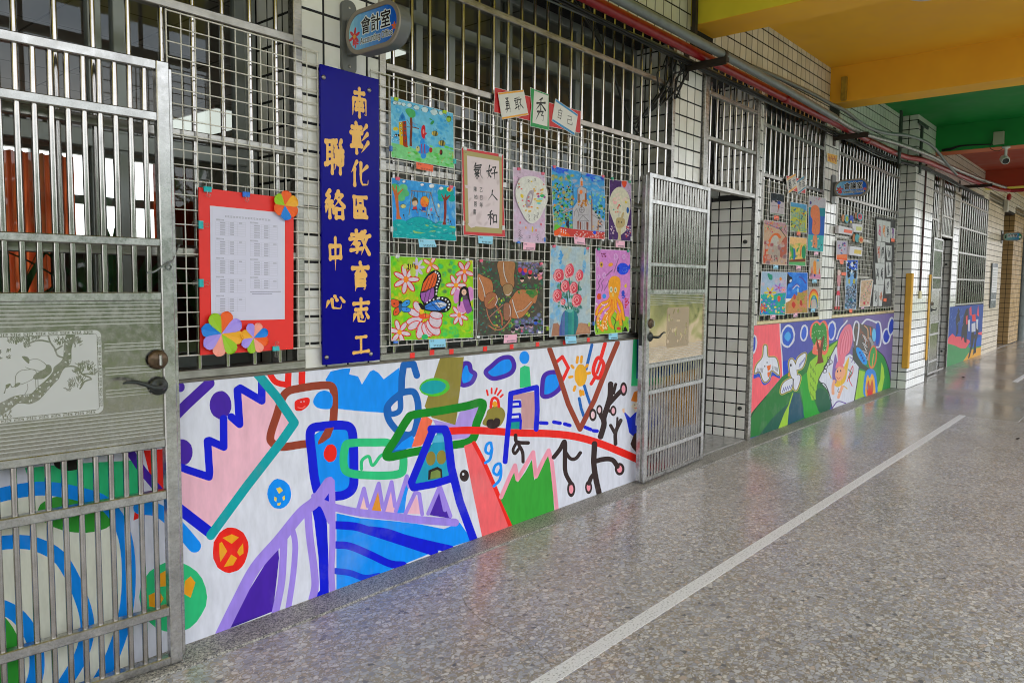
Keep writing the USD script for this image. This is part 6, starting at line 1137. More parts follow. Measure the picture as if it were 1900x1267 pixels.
for x0, c in ((190, '#4a5aa0'), (225, '#5a6aa8'), (262, '#2f7a98'), (300, '#2a8a86'), (335, '#3a9a8a'), (365, '#24707a')): a._put(vclip.intersection(Polygon([(x0 - 6, 830), (x0 + 22, 830), (x0 + 18, 1190), (x0 - 14, 1190)])), c)
a.poly('#6ab0a8', [(255, 850), (300, 832), (350, 846), (310, 880)], True)
sheet('childrens_painting', 'tall watercolour of red roses in a blue green vase', 'painting', zp(o, s, [(85, 70), (545, 95), (550, 600), (550, 1130), (62, 1165), (66, 800)]), a, -.0222)
for c, p, w, q in (('pink', 'top', 'at the top left of the rose painting', (118, 80)), ('pink', 'top', 'at the top right of the rose painting', (522, 104)), ('yellow', 'left', 'on the left edge of the rose painting', (40, 1070)), ('yellow', 'right', 'on the right edge of the rose painting', (532, 1020))): CALL.append((c, (p, w), zp(o, s, [q])[0]))
caption('pale blue', 'pale blue caption card under the rose painting', o, s, [(245, 1162), (378, 1158), (384, 1246), (256, 1254)])
a = Art(o, s, 20); a.poly('#d084c8', [(560, 80), (1200, 80), (1200, 1250), (560, 1250)]).scatter(['#c878c4', '#d890d0', '#cc80cc'], 50, 610, 120, 1030, 950, 30, 70, .5, (30, 60)).poly('#8cc02a', [(590, 1000), (640, 960), (720, 980), (800, 880), (840, 860), (900, 920), (960, 920), (1010, 930), (1010, 1160), (590, 1160)])
a.ell('#1f4ae0', 945, 350, 72, 72).poly('#1f4ae0', [(1000, 330), (1035, 285), (1030, 350), (1032, 365)]).ell('#122a8a', 890, 345, 12, 16).ell('#122a8a', 888, 375, 12, 14).scatter(['#6a90e8'], 12, 920, 320, 1000, 390, 3, 7)
for q in ([(800, 690), (760, 740), (690, 770), (640, 840), (625, 900)], [(815, 700), (770, 790), (710, 830), (660, 900), (640, 980), (660, 1050), (690, 1080)], [(820, 720), (800, 820), (740, 900), (705, 980), (695, 1090)], [(825, 720), (810, 860), (770, 900), (735, 980), (740, 1075)], [(830, 720), (830, 840), (780, 930), (790, 1020), (820, 1060)], [(850, 700), (860, 820), (885, 880), (870, 960)], [(865, 690), (900, 770), (930, 860), (905, 930), (915, 1020)], [(860, 690), (920, 780), (940, 880), (950, 960)]): a.stroke('#e8641e', 36, q).stroke('#f2a41e', 26, q)
for _ in range(46): a.ell('#f0e6dc', a.rng.uniform(620, 760), a.rng.uniform(760, 1070), 6, 6)
a.poly('#f0a01e', [(775, 620), (770, 540), (795, 460), (850, 435), (905, 465), (918, 540), (905, 620), (880, 700), (820, 720), (785, 690)], True).ell('#d8d8c0', 803, 600, 17, 36).ell('#8a8a3a', 803, 600, 8, 20).ell('#d8d8c0', 855, 604, 14, 34).ell('#8a8a3a', 853, 606, 7, 18).ell('#e8c060', 824, 662, 14, 24)
for x, y, rx, ry in ((862, 205, 22, 36), (960, 205, 17, 30), (648, 240, 13, 36), (645, 300, 12, 30), (722, 430, 18, 32), (655, 445, 13, 28)): a.ring('#d8c0dc', x, y, rx, ry, 5, '#cc88cc')
a.scatter(['#8a3a6a', '#7a2a5a'], 8, 695, 160, 745, 205, 6, 14).ell('#d8a83a', 690, 300, 20, 36).ell('#6a4a2a', 690, 300, 10, 16).ell('#e89a2a', 800, 300, 30, 22, -25).poly('#e0502a', [(632, 680), (650, 645), (680, 650), (682, 715), (640, 722)]).ell('#3a90e0', 720, 680, 24, 30).ell('#2a4ac0', 945, 640, 20, 30).scatter(['#2a4ac0'], 8, 925, 660, 970, 710, 4, 9, 2).poly('#e0c02a', [(955, 560), (985, 520), (990, 560), (980, 585)]).scatter(['#d02a4a', '#c83a5a'], 12, 965, 710, 1010, 830, 6, 15)
for q in ([(640, 610), (665, 560), (655, 520), (680, 470)], [(690, 620), (700, 560), (690, 520), (715, 480)], [(720, 610), (760, 540), (775, 490)], [(740, 440), (780, 400), (820, 365)], [(840, 390), (870, 300), (895, 230)], [(935, 740), (950, 830), (965, 930)]): a.stroke('#7a5a7a' if q[0][0] != 740 else '#3a2a3a', 8, q)
for q in ([(625, 920), (615, 1000), (635, 1110)], [(820, 930), (855, 980), (835, 1040), (850, 1110)], [(930, 960), (940, 1030), (930, 1110)]): a.stroke('#1a4a2a', 9, q)
a.ell('#d8402a', 890, 1068, 26, 20).poly('#17130f', [(935, 1110), (950, 1060), (968, 1042), (990, 1080), (1000, 1115)])
sheet('childrens_painting', 'pink painting of a yellow octopus with a blue fish', 'painting', zp(o, s, [(625, 112), (1032, 135), (1030, 600), (1008, 1108), (612, 1142), (600, 1060), (622, 600)]), a, -.0212)
for c, p, w, q in (('green', 'top', 'at the top left of the octopus painting', (658, 115)), ('green', 'top', 'at the top right of the octopus painting', (1012, 138)), ('blue', 'left', 'on the left edge of the octopus painting', (597, 1010)), ('blue', 'right', 'on the right edge of the octopus painting', (1010, 990))): CALL.append((c, (p, w), zp(o, s, [q])[0]))
caption('pale blue', 'pale blue caption card under the octopus painting', o, s, [(775, 1128), (882, 1122), (882, 1196), (775, 1204)])
# ---- headline cards
o, s = (905, 150), 10.556; y = -.020
a = Art(o, s, 21); a.poly('#c81e22', [(0, 0), (2200, 0), (2200, 1400), (0, 1400)])
sheet('headline_strip', 'long red paper strip behind the three headline cards', 'paper strip', zp(o, s, [(145, 135), (840, 320), (1200, 432), (1812, 605), (1798, 1025), (1190, 890), (830, 785), (130, 612)]), a, y, PPRINT, part='front')
def headline(label, pts, edges, border, chars, y=-.0235, bw=8.5):
    a = Art(o, s, 5); a.poly('#dad7d2', [(-500, -500), (2500, -500), (2500, 2500), (-500, 2500)])
    for q in edges: a.poly(border, q)
    for ch, qd in chars:
        A, B, C, D = [np.array(p, float) for p in qd]
        g_ = brush(CH[ch] if ch in CH else CH['己'], bw); g_ = g_.segmentize(6) if hasattr(g_, 'segmentize') else g_
        from shapely import transform
        a._put(transform(g_, lambda P: np.array([(A * (1 - u) + B * u) * (1 - v) + (D * (1 - u) + C * u) * v for u, v in P / 100.0])), '#151315')
    sheet('headline_card', label, 'card', zp(o, s, pts), a, y, PPRINT, part='lettering')
headline('tilted white headline card with yellow bands and two black characters', [(200, 245), (695, 185), (780, 670), (270, 760)], [[(195, 235), (695, 180), (720, 215), (205, 278)], [(255, 725), (785, 635), (785, 680), (260, 770)]], '#e8a020', [('勇', [(315, 335), (420, 325), (470, 630), (325, 650)]), ('敢', [(500, 330), (640, 310), (700, 560), (530, 600)])])
headline('tall white headline card with green border and one black character', [(835, 140), (885, 165), (1190, 275), (1190, 972), (825, 890), (855, 500)], [[(820, 120), (895, 160), (905, 200), (870, 825), (1160, 900), (1185, 280), (1230, 260), (1200, 1000), (800, 930)], [(880, 120), (1230, 250), (1195, 300), (890, 190)]], '#0f9048', [('秀', [(930, 330), (1150, 345), (1140, 820), (910, 780)])])
headline('tilted white headline card with blue bands and two black characters', [(1330, 360), (1755, 665), (1690, 1072), (1258, 790)], [[(1320, 350), (1770, 660), (1755, 705), (1330, 405)], [(1240, 760), (1268, 752), (1715, 1040), (1690, 1085), (1250, 800)]], '#1a86c0', [('自', [(1365, 535), (1490, 575), (1445, 780), (1345, 720)]), ('己', [(1545, 650), (1660, 690), (1655, 910), (1530, 850)])], bw=7.5)
# ---- far window with the church-like sheets (third window)
def zz2(pts1, pts2): return zp((1380, 300), 7.917, pts1) + zp((1380, 440), 7.039, pts2)
o, s = (1380, 300), 7.917; y = -.0215
a = Art(o, s, 31); a.poly('#b8aeb4', [(300, 400), (700, 400), (700, 900), (300, 900)]).poly('#20262c', [(380, 440), (620, 480), (600, 610), (500, 570), (400, 560)]).scatter(['#3a4a50', '#10161c', '#2a3a44', '#4a5a5a'], 30, 390, 460, 600, 590, 14, 40, .35).ell('#1f3a9a', 515, 605, 26, 24).poly('#c84a2a', [(500, 630), (522, 630), (520, 690), (498, 690)]).stroke('#9a3a3a', 10, [(505, 690), (495, 740)], False).stroke('#3a343a', 5, [(390, 640), (480, 655), (590, 690)], False).poly('#7a8a78', [(380, 750), (590, 780), (590, 810), (380, 790)])
sheet('childrens_painting', 'small dark night painting with one figure, at the top of the third window', 'painting', zp(o, s, [(400, 455), (592, 490), (580, 797), (390, 765)]), a, y)
a = Art(o, s, 32); a.poly('#c0a084', [(200, 800), (800, 800), (800, 1900), (200, 1900)]).poly('#b08a90', [(290, 850), (660, 890), (660, 1100), (520, 1000), (400, 940), (300, 920)]).scatter(['#c84a5a', '#d86a4a', '#8a7aa8', '#6a9a6a', '#c8a04a'], 50, 310, 880, 640, 1040, 6, 20, .6).stroke('#6a3a8a', 8, [(305, 905), (420, 950), (520, 985)])
a.stroke('#2a2018', 10, [(520, 970), (600, 1080), (640, 1150)]).stroke('#2a2018', 6, [(560, 1000), (540, 960)], False).stroke('#2a2018', 6, [(600, 1000), (640, 1060)], False).stroke('#2a2018', 6, [(620, 930), (600, 1000)], False)
a.stroke('#d8682a', 40, [(330, 1300), (370, 1180), (430, 1090), (490, 1070), (530, 1110)]).ell('#b8b4a8', 450, 1190, 60, 110, 10).ell('#b05a44', 590, 1260, 60, 160, 15).ell('#a89a8c', 440, 1350, 90, 120).ell('#c06a4a', 330, 1420, 70, 60)
for x in (400, 440, 480): a.stroke('#2a2018', 9, [(x, 1380), (x + 6, 1470)], False)
a.stroke('#c8452a', 22, [(320, 1240), (290, 1480)], False).scatter(['#9a3a3a', '#c88a6a', '#7a5a5a', '#b8a898'], 30, 300, 1150, 640, 1500, 14, 36)
sheet('childrens_painting', 'warm brown and orange painting with a bare branch, third window', 'painting', [zp(o, s, [(300, 860)])[0], zp(o, s, [(640, 905)])[0]] + zp((1380, 440), 7.039, [(558, 368), (238, 350)]), a, y)
a = Art(o, s, 33); a.poly('#b8b83a', [(600, 500), (1000, 500), (1000, 1200), (600, 1200)]).poly('#4a94c0', [(680, 590), (930, 630), (930, 740), (830, 680), (690, 660)]).scatter(['#2a6a7a', '#a83a2a', '#3a5a3a', '#8a3a3a', '#2a7a8a'], 34, 695, 680, 915, 1000, 6, 16, 1.6).scatter(['#c8b84a', '#a8b83a', '#c8c05a'], 26, 690, 700, 910, 1040, 16, 36).stroke('#5a3a1a', 5, [(820, 760), (812, 1010)], False).stroke('#2a5a6a', 9, [(830, 850), (870, 800)], False).stroke('#2a5a6a', 9, [(850, 790), (850, 880)], False)
sheet('childrens_painting', 'yellow painting of scattered plants under blue sky, third window', 'painting', zp(o, s, [(690, 595), (925, 635), (915, 1045), (680, 1015)]), a, y)
a = Art(o, s, 34); a.poly('#b4b0b8', [(900, 400), (1300, 400), (1300, 700), (900, 700)]).poly('#0f7f8e', [(900, 665), (1300, 690), (1300, 830), (900, 800)]).poly('#1a5ab0', [(900, 790), (1300, 810), (1300, 1110), (900, 1070)]).poly('#3aa8a8', [(880, 1065), (1300, 1100), (1300, 1400), (880, 1400)]).poly('#d8784a', [(985, 800), (990, 690), (1030, 640), (1080, 650), (1110, 700), (1120, 850), (1105, 1058), (1005, 1045), (1010, 860)], True).poly('#d8885a', [(1010, 1180), (1020, 1090), (1060, 1080), (1075, 1130), (1070, 1260), (1010, 1250)], True).ell('#3a2a7a', 985, 605, 15, 24).stroke('#a84a3a', 6, [(1030, 870), (1060, 900), (1040, 930)]).scatter(['#d8b05a', '#2a5a6a', '#e8c0a0'], 12, 960, 1120, 1150, 1300, 6, 12).scatter(['#c84a6a'], 5, 1040, 530, 1120, 580, 5, 9)
sheet('childrens_painting', 'tall painting of an orange bottle shape on blue water, third window', 'painting', [zp(o, s, [(965, 500)])[0], zp(o, s, [(1205, 545)])[0]] + zp((1380, 440), 7.039, [(1030, 190), (835, 175)]), a, y)
o2, s2 = (1380, 440), 7.039
a = Art(o2, s2, 35); a.poly('#d8a05a', [(500, -100), (900, -100), (900, 500), (500, 500)]).poly('#e8b87a', [(590, -20), (830, 0), (820, 100), (600, 90)]).scatter(['#d8c04a', '#7ab03a', '#3a9a4a'], 30, 600, 100, 810, 300, 12, 34, 2).ell('#1a6ab0', 655, 220, 20, 80).ell('#2a9a3a', 635, 210, 14, 80).ell('#1a8a5a', 780, 200, 28, 90).stroke('#d8502a', 10, [(735, 250), (750, 110)], False).poly('#7a3a20', [(590, 300), (800, 280), (800, 320), (590, 330)]).poly('#5ab06a', [(580, 325), (800, 325), (800, 380), (580, 370)])
sheet('childrens_painting', 'painting of tall green and blue plants on orange, third window', 'painting', zp(o2, s2, [(605, -5), (820, 15), (800, 375), (590, 360)]), a, y)
a = Art(o2, s2, 36); a.poly('#b8b0a0', [(800, 200), (1100, 200), (1100, 600), (800, 600)]).poly('#cf8aa8', [(850, 470), (1000, 490), (1000, 560), (840, 560)]).poly('#e8902a', [(905, 480), (905, 330), (925, 300), (945, 330), (945, 490)]).poly('#d85a2a', [(875, 470), (882, 390), (890, 380), (898, 470)]).poly('#d85a2a', [(975, 480), (985, 390), (996, 480)]).ell('#4a9ac8', 968, 305, 16, 14).ell('#3a3a8a', 922, 500, 12, 18)
sheet('childrens_painting', 'small pink painting of an orange castle, third window', 'painting', zp(o2, s2, [(868, 270), (1000, 285), (1000, 550), (850, 540)]), a, y)
a = Art(o2, s2, 37); a.poly('#9cb4cc', [(100, 400), (700, 400), (700, 1200), (100, 1200)]).scatter(['#c8a8c8', '#d0b4c0', '#a8bcd0'], 22, 240, 560, 560, 720, 24, 50).poly('#1a9a9a', [(200, 800), (260, 740), (340, 800), (420, 740), (560, 720), (560, 1100), (180, 1100)]).scatter(['#2a8ad0', '#1aa8a0', '#2ab85a', '#1a70e0', '#3ac07a'], 80, 215, 760, 540, 1010, 10, 30).scatter(['#e89a4a', '#e0c0a0', '#8a6ac8', '#e8d04a'], 34, 220, 780, 540, 1010, 6, 14)
a.flower('#d8c02a', '#b02a2a', 345, 725, 78, 6).flower('#9a6ac8', '#c84a8a', 455, 660, 62, 5).flower('#e88aa0', '#e8a02a', 515, 690, 44, 6).flower('#d83a3a', '#e8b02a', 245, 925, 60, 7).ell('#e0522a', 455, 805, 20, 40).ell('#e8902a', 480, 545, 16, 22).scatter(['#2a8a5a', '#1a7a6a'], 8, 325, 470, 370, 560, 12, 24)
sheet('childrens_painting', 'flower meadow painting with a large yellow flower, third window', 'painting', zp(o2, s2, [(238, 450), (562, 462), (530, 1012), (210, 1015)]), a, y)
a = Art(o2, s2, 38); a.poly('#1a72d8', [(500, 400), (1000, 400), (1000, 800), (500, 800)]).scatter(['#2a82e4', '#1464c8', '#3a90e8'], 30, 560, 470, 830, 740, 20, 50).poly('#b08a4a', [(520, 870), (600, 830), (660, 780), (720, 740), (840, 680), (840, 1020), (520, 1020)]).poly('#c88a4a', [(600, 830), (660, 740), (700, 800), (740, 1000), (560, 1010)]).scatter(['#8a9a3a', '#a8a03a', '#c87a6a', '#7a8a3a'], 40, 690, 720, 830, 990, 12, 30).poly('#14171c', [(565, 480), (600, 510), (632, 530), (628, 580), (600, 600), (575, 620), (560, 680)], True).ell('#d8dce0', 612, 570, 14, 22, 30).stroke('#5a5ab0', 24, [(640, 660), (690, 620), (725, 650)]).stroke('#d0d8e0', 10, [(640, 680), (690, 630), (722, 650)]).stroke('#4a4aa8', 20, [(730, 520), (770, 545), (810, 600)]).ell('#c83a2a', 648, 885, 26, 46, 0, 9, .2).ell('#b83a2a', 745, 860, 20, 34, 0, 9, .2).ell('#b84a3a', 662, 780, 18, 36).ell('#8ac0e0', 706, 695, 15, 28)
sheet('childrens_painting', 'blue sea painting with a black whale and red crabs, third window', 'painting', zp(o2, s2, [(565, 460), (835, 465), (830, 985), (538, 1000)]), a, y)
a = Art(o2, s2, 39); a.poly('#b0a898', [(780, 600), (1100, 600), (1100, 1000), (780, 1000)])
for r_, c_ in ((1.0, '#d8502a'), (.88, '#e8922a'), (.76, '#d8c03a'), (.64, '#3a8a5a'), (.54, '#2a5ab0'), (.46, '#b8b0a4')): a.ell(c_, 915, 900, 82 * r_, 225 * r_)
a.ell('#5aa8b8', 915, 790, 18, 26).ell('#c88a7a', 880, 860, 10, 40)
sheet('childrens_painting', 'small rainbow painting at the lower right of the third window', 'painting', zp(o2, s2, [(852, 665), (985, 665), (965, 930), (840, 920)]), a, y)
for c, l, oo, ss, q in (('orange', 'orange caption card under the dark night painting', o, s, [(442, 790), (512, 800), (508, 862), (440, 850)]), ('orange', 'orange caption card under the yellow plants painting', o, s, [(778, 1025), (832, 1035), (828, 1092), (776, 1080)]), ('pale blue', 'pale blue caption card under the warm brown painting', o2, s2, [(385, 362), (448, 372), (446, 422), (384, 414)]), ('pink', 'pink caption card under the tall plants painting', o2, s2, [(685, 372), (745, 380), (743, 432), (683, 424)]), ('pink', 'pink caption card under the orange bottle painting', o2, s2, [(915, 190), (970, 195), (968, 240), (915, 234)]), ('pale blue', 'pale blue caption card under the castle painting', o2, s2, [(895, 552), (952, 556), (950, 604), (893, 600)]), ('pink', 'pink caption card under the flower meadow painting', o2, s2, [(345, 1014), (412, 1012), (410, 1068), (343, 1070)]), ('pink', 'pink caption card under the sea painting', o2, s2, [(648, 992), (702, 990), (700, 1044), (646, 1046)]), ('pale blue', 'pale blue caption card under the rainbow painting', o2, s2, [(876, 930), (935, 935), (930, 982), (874, 976)])): caption(c, l, oo, ss, q)
a = Art(o, s, 40); a.poly('#c81e22', [(0, 0), (2200, 0), (2200, 1400), (0, 1400)])
sheet('headline_strip', 'short red paper strip behind the two small headline cards', 'paper strip', zp(o, s, [(625, 210), (800, 250), (905, 300), (900, 470), (720, 430), (630, 400)]), a, -.020, PPRINT, part='front')
for lab, pts, border, bands, chs in (('small tilted headline card with yellow bands above the third window', [(622, 262), (758, 177), (776, 375), (656, 465)], '#e8a020', [[(615, 258), (755, 165), (768, 200), (625, 280)], [(645, 440), (780, 350), (785, 385), (650, 475)]], [('藝', [(645, 275), (690, 250), (705, 405), (660, 420)]), ('文', [(705, 265), (755, 240), (765, 330), (720, 360)])]), ('small tilted headline card with blue bands above the third window', [(780, 292), (882, 212), (910, 385), (796, 480)], '#1a7a9a', [[(770, 290), (885, 200), (895, 235), (785, 312)], [(790, 455), (915, 365), (915, 395), (795, 490)]], [('作', [(800, 300), (840, 275), (850, 400), (810, 425)]), ('品', [(850, 270), (895, 245), (900, 360), (860, 385)])])):
    a = Art(o, s, 41); a.poly('#c4c0ba', [(0, 0), (2200, 0), (2200, 1400), (0, 1400)])
    for q in bands: a.poly(border, q)
    for ch, qd in chs:
        A, B, C, D = [np.array(p, float) for p in qd]; g_, w_ = glyph(ch, 1); from shapely import transform
        a._put(transform(g_, lambda P: np.array([(A * (1 - u / w_) + B * u / w_) * (1 - v) + (D * (1 - u / w_) + C * u / w_) * v for u, v in P])), '#1c1a1c')
    sheet('headline_card', lab, 'card', zp(o, s, pts), a, -.0235, PPRINT, part='lettering')
# ---- fourth window
o, s = (1530, 440), 7.919
a = Art(o, s, 51); a.poly('#8ab0d0', [(200, 300), (600, 300), (600, 1100), (200, 1100)]).poly('#1a56c8', [(320, 335), (500, 335), (495, 470), (420, 480), (330, 450)]).scatter(['#14171c', '#e0e4e8', '#1a1c24'], 46, 330, 360, 490, 520, 7, 17).ell('#d8e0e8', 405, 410, 22, 26).poly('#15141a', [(335, 500), (380, 560), (350, 600), (335, 580)], True).poly('#15141a', [(425, 560), (470, 490), (465, 590), (440, 610)], True).ell('#6aa4e0', 402, 640, 34, 90).poly('#b8b04a', [(345, 620), (375, 615), (372, 690), (345, 680)]).poly('#b8b04a', [(415, 620), (450, 615), (445, 690), (415, 690)]).poly('#14131a', [(440, 740), (462, 640), (465, 740), (440, 830), (450, 920), (415, 880), (405, 830)], True).stroke('#14131a', 9, [(372, 800), (390, 790), (392, 830)]).scatter(['#b4cce4', '#9cbce0', '#c0d0e0'], 40, 300, 700, 460, 1040, 14, 36).scatter(['#2a6a6a', '#1a4a7a'], 12, 300, 900, 460, 1040, 6, 16, 2)
sheet('childrens_painting', 'tall narrow blue painting with black shapes, fourth window', 'painting', zp(o, s, [(325, 340), (492, 340), (452, 1055), (290, 1050)]), a, -.022)
a = Art(o, s, 52); a.poly('#c8a888', [(400, 500), (800, 500), (800, 1100), (400, 1100)]).scatter(['#d8b8a0', '#b89878', '#d8c8b0', '#c89a9a'], 50, 510, 640, 700, 1010, 12, 30).scatter(['#c85a6a', '#5a8a5a', '#3a7a7a', '#d88a8a'], 40, 520, 650, 700, 1000, 4, 10).ell('#c8384a', 575, 970, 16, 24).ell('#c8384a', 630, 965, 11, 18)
sheet('childrens_painting', 'beige dotted picture, lower middle of the fourth window', 'painting', zp(o, s, [(540, 642), (712, 625), (652, 1010), (505, 1020)]), a, -.026, thick=.004, edge=1.0)
a = Art(o, s, 53); a.poly('#bcb4c4', [(100, 0), (400, 0), (400, 400), (100, 400)]).poly('#f0804a', [(160, 262), (330, 250), (330, 360), (160, 330)]).poly('#f0602a', [(165, 300), (330, 315), (325, 360), (160, 340)]).scatter(['#6a4a9a', '#c84a6a', '#4a8a4a', '#3a5a9a'], 16, 205, 90, 300, 240, 5, 12, 1.6)
sheet('childrens_drawing', 'small drawing on lilac and orange paper, upper left of the fourth window', 'drawing', zp(o, s, [(180, 55), (330, 62), (325, 345), (168, 330)]), a, -.022)
dl = thing('paper_doll', 'thin paper doll with a red skirt hanging at the left of the fourth window', 'paper doll')
def pxp(o, s, pts, y0, y1): return lambda mb: mb.prism(Polygon(zp(o, s, pts)), lambda a, b, d: (lambda w: (w[0], y0 + (y1 - y0) * d, w[1]))(onY(a, b, y0)), 1, 0)
for nm, mt, pts in (('head', '#d8b8b0', [(190, 530), (195, 490), (215, 478), (238, 495), (240, 540), (225, 560), (200, 560)]), ('body', '#c8868a', [(190, 560), (235, 560), (240, 640), (225, 720), (195, 720), (185, 640)]), ('skirt', '#d8324a', [(185, 790), (215, 780), (232, 850), (180, 856)]), ('dress', '#c0b8c0', [(190, 720), (225, 720), (218, 785), (185, 792)]), ('leg', '#c8bcc0', [(172, 850), (188, 852), (180, 1020), (160, 1020)]), ('leg', '#c8bcc0', [(200, 852), (218, 850), (215, 1020), (198, 1020)]), ('shoe', '#c8302a', [(150, 1020), (182, 1018), (178, 1060), (150, 1060)]), ('shoe', '#c8302a', [(196, 1018), (222, 1016), (220, 1062), (195, 1066)])):
    q = MB(); pxp(o, s, pts, -.024, -.021)(q); q.build(nm, plain('doll_%s_%d' % (nm, len(MATS)), mt, .6), dl)
BXM = plain('white_card_box', '#d0ccd0', .5, 0, .04)
for lab, oo, ss, pts, lc in (('white paper box with an orange label, left of the fourth window', (1530, 310), 8.444, [(225, 915), (455, 968), (432, 1070), (215, 1035)], '#e8582a'), ('white paper box with a yellow green label under the heart rosette', (1530, 310), 8.444, [(435, 885), (592, 900), (586, 1030), (442, 1015)], '#c8c86a'), ('white paper box with a yellow and orange label, middle of the fourth window', o, s, [(372, 130), (557, 155), (546, 285), (360, 260)], '#d8b83a')):
    t = thing('paper_box', lab, 'paper box'); P = zp(oo, ss, pts); q = MB()
    q.prism(Polygon(P), lambda a, b, d: (lambda w: (w[0], -.05 + .034 * d, w[1]))(onY(a, b, -.05)), 0, 1); q.build('box_body', BXM, t)
    A, B, C, D = map(np.array, P); lab_ = [A * (1 - u) * (1 - v) + B * u * (1 - v) + C * u * v + D * (1 - u) * v for u, v in ((.38, .32), (.95, .32), (.95, .78), (.38, .78))]
    q = MB(); q.prism(Polygon(lab_), lambda a, b, d: (lambda w: (w[0], -.0506 + .0004 * d, w[1]))(onY(a, b, -.0506)), 0, 1); q.build('box_label', plain('box_label_%d' % len(MATS), lc, .5, 0, .25, 60), t)
ROS = [('paper rosettes in blue and orange above the left paper box', (1530, 310), 8.444, [(300, 800, 24, 60, '#b87a4a'), (352, 812, 34, 66, '#5aa8b8'), (352, 812, 18, 40, '#b8b83a'), (415, 815, 34, 60, '#2a4ab0'), (405, 860, 16, 20, '#d8c03a')]), ('red heart rosette above the middle paper box', (1530, 310), 8.444, [(500, 760, 18, 50, '#a86a4a'), (560, 780, 48, 64, '#4a9aa8'), (556, 780, 32, 46, '#d84a6a'), (552, 770, 16, 18, '#6a2a2a')]), ('orange ring rosette above the lower paper box', (1530, 310), 8.444, [(470, 1110, 22, 66, '#b86a2a'), (515, 1115, 36, 66, '#4a9aa0'), (572, 1140, 38, 56, '#c8a06a'), (572, 1142, 22, 32, '#d8602a')])]
for lab, oo, ss, es in ROS:
    t = thing('paper_rosette', lab, 'rosette')
    for k, (cx, cy, rx, ry, c_) in enumerate(es):
        x_, z_ = onY(oo[0] + cx / ss, oo[1] + cy / ss, -.03); x1_, _ = onY(oo[0] + (cx + rx) / ss, oo[1] + cy / ss, -.03); _, z1_ = onY(oo[0] + cx / ss, oo[1] + (cy - ry) / ss, -.03)
        an = np.arange(14) * 2 * math.pi / 14; q = MB(); q.prism(Polygon(np.c_[x_ + (x1_ - x_) * np.cos(an), z_ + (z1_ - z_) * np.sin(an)]), lambda a, b, d: (a, -.022 - .003 * k - .003 * d, b), 1, 0); q.build('disc', plain('rosette_%d' % len(MATS), c_, .6), t)
bd = zp((1530, 310), 8.444, [(805, 775), (1112, 832)]) + zp(o, s, [(978, 1012), (682, 1010)])
t = thing('display_board', 'dark grey display board with pinned white cards, right of the fourth window', 'display board')
q = MB(); q.prism(Polygon(bd), lambda a, b, d: (lambda w: (w[0], -.024 + .008 * d, w[1]))(onY(a, b, -.024)), 0, 1); q.build('board', plain('dark_board', '#3a3836', .7), t)
o1, s1 = (1530, 310), 8.444; DRAW = plain('card_paper', '#c4c4c0', .65, 0, .05)
rr_ = random.Random(9)
for oo, ss, pts, ink in ((o1, s1, [(820, 825), (900, 835), (890, 1165), (832, 1155)], '#c85a7a'), (o1, s1, [(905, 838), (960, 848), (952, 1170), (905, 1165)], '#d8843a'), (o1, s1, [(966, 850), (1032, 862), (1022, 1185), (958, 1175)], '#3a3a3a'), (o1, s1, [(1040, 955), (1105, 965), (1098, 1130), (1036, 1110)], '#7a4a8a'), (o, s, [(765, 62), (822, 70), (820, 380), (785, 376)], '#b8543a'), (o, s, [(828, 72), (888, 84), (880, 382), (830, 380)], '#3a3a3a'), (o, s, [(900, 122), (984, 130), (980, 335), (925, 338)], '#5a5a5a'), (o, s, [(745, 385), (812, 388), (808, 695), (762, 698)], '#4a4a4a'), (o, s, [(814, 390), (882, 392), (872, 698), (812, 696)], '#3a3a3a'), (o, s, [(902, 368), (976, 372), (980, 576), (918, 585)], '#6a6a6a'), (o, s, [(890, 618), (962, 612), (972, 826), (900, 830)], '#7a7a7a'), (o, s, [(728, 702), (796, 706), (774, 1012), (714, 1015)], '#4a4a4a'), (o, s, [(800, 706), (868, 708), (838, 1010), (794, 1012)], '#b8643a')):
    a = Art(oo, ss, rr_.randint(1, 999)); xs_, ys_ = [p[0] for p in pts], [p[1] for p in pts]; cx, cy = sum(xs_) / 4, sum(ys_) / 4
    a.poly('#c8c8c4', [(cx - 300, cy - 500), (cx + 300, cy - 500), (cx + 300, cy + 500), (cx - 300, cy + 500)])
    for _ in range(7): a.stroke(ink, 6, [(cx + rr_.uniform(-20, 20), cy + rr_.uniform(-90, 90)) for _ in range(3)])
    q = MB(); P = Polygon(zp(oo, ss, pts)); q.prism(P.buffer(.3), lambda a_, b_, d: (lambda w: (w[0], -.031 + .005 * d, w[1]))(onY(a_, b_, -.031)), 0, 1); cd = q.build('pinned_card', DRAW, t)
    painted('card_drawing', a.mesh(P, -.0316), PART, cd)
for lab, oo, ss, pts in (('orange card pinned high on the dark display board', o1, s1, [(1046, 1118), (1098, 1124), (1096, 1175), (1042, 1168)]), ('orange card pinned low on the dark display board', o, s, [(868, 900), (912, 900), (908, 948), (864, 944)])): caption('orange', lab, oo, ss, pts, -.034, False)
for lab, pts in (('orange card under the lilac drawing in the fourth window', [(215, 335), (278, 342), (270, 400), (228, 396)]), ('orange card right of the paper doll\'s head', [(245, 515), (318, 518), (314, 566), (248, 562)]), ('orange card under the tall blue painting', [(360, 1055), (408, 1055), (402, 1110), (362, 1108)])): caption('orange', lab, o, s, pts, -.0245, False)
caption('pink', 'pink caption card under the beige dotted picture', o, s, [(540, 1020), (582, 1018), (578, 1060), (536, 1060)])
a = Art((1290, 40), 3.115, 60); a.poly('#d8a01e', [(0, 0), (1900, 0), (1900, 1900), (0, 1900)])
for k in range(3): a.stroke('#a84a1a', 5, [(772 + k * 16, 776 + k * 3), (780 + k * 16, 805 + k * 3)], False).stroke('#a84a1a', 4, [(768 + k * 16, 790 + k * 3), (784 + k * 16, 790 + k * 3)], False)
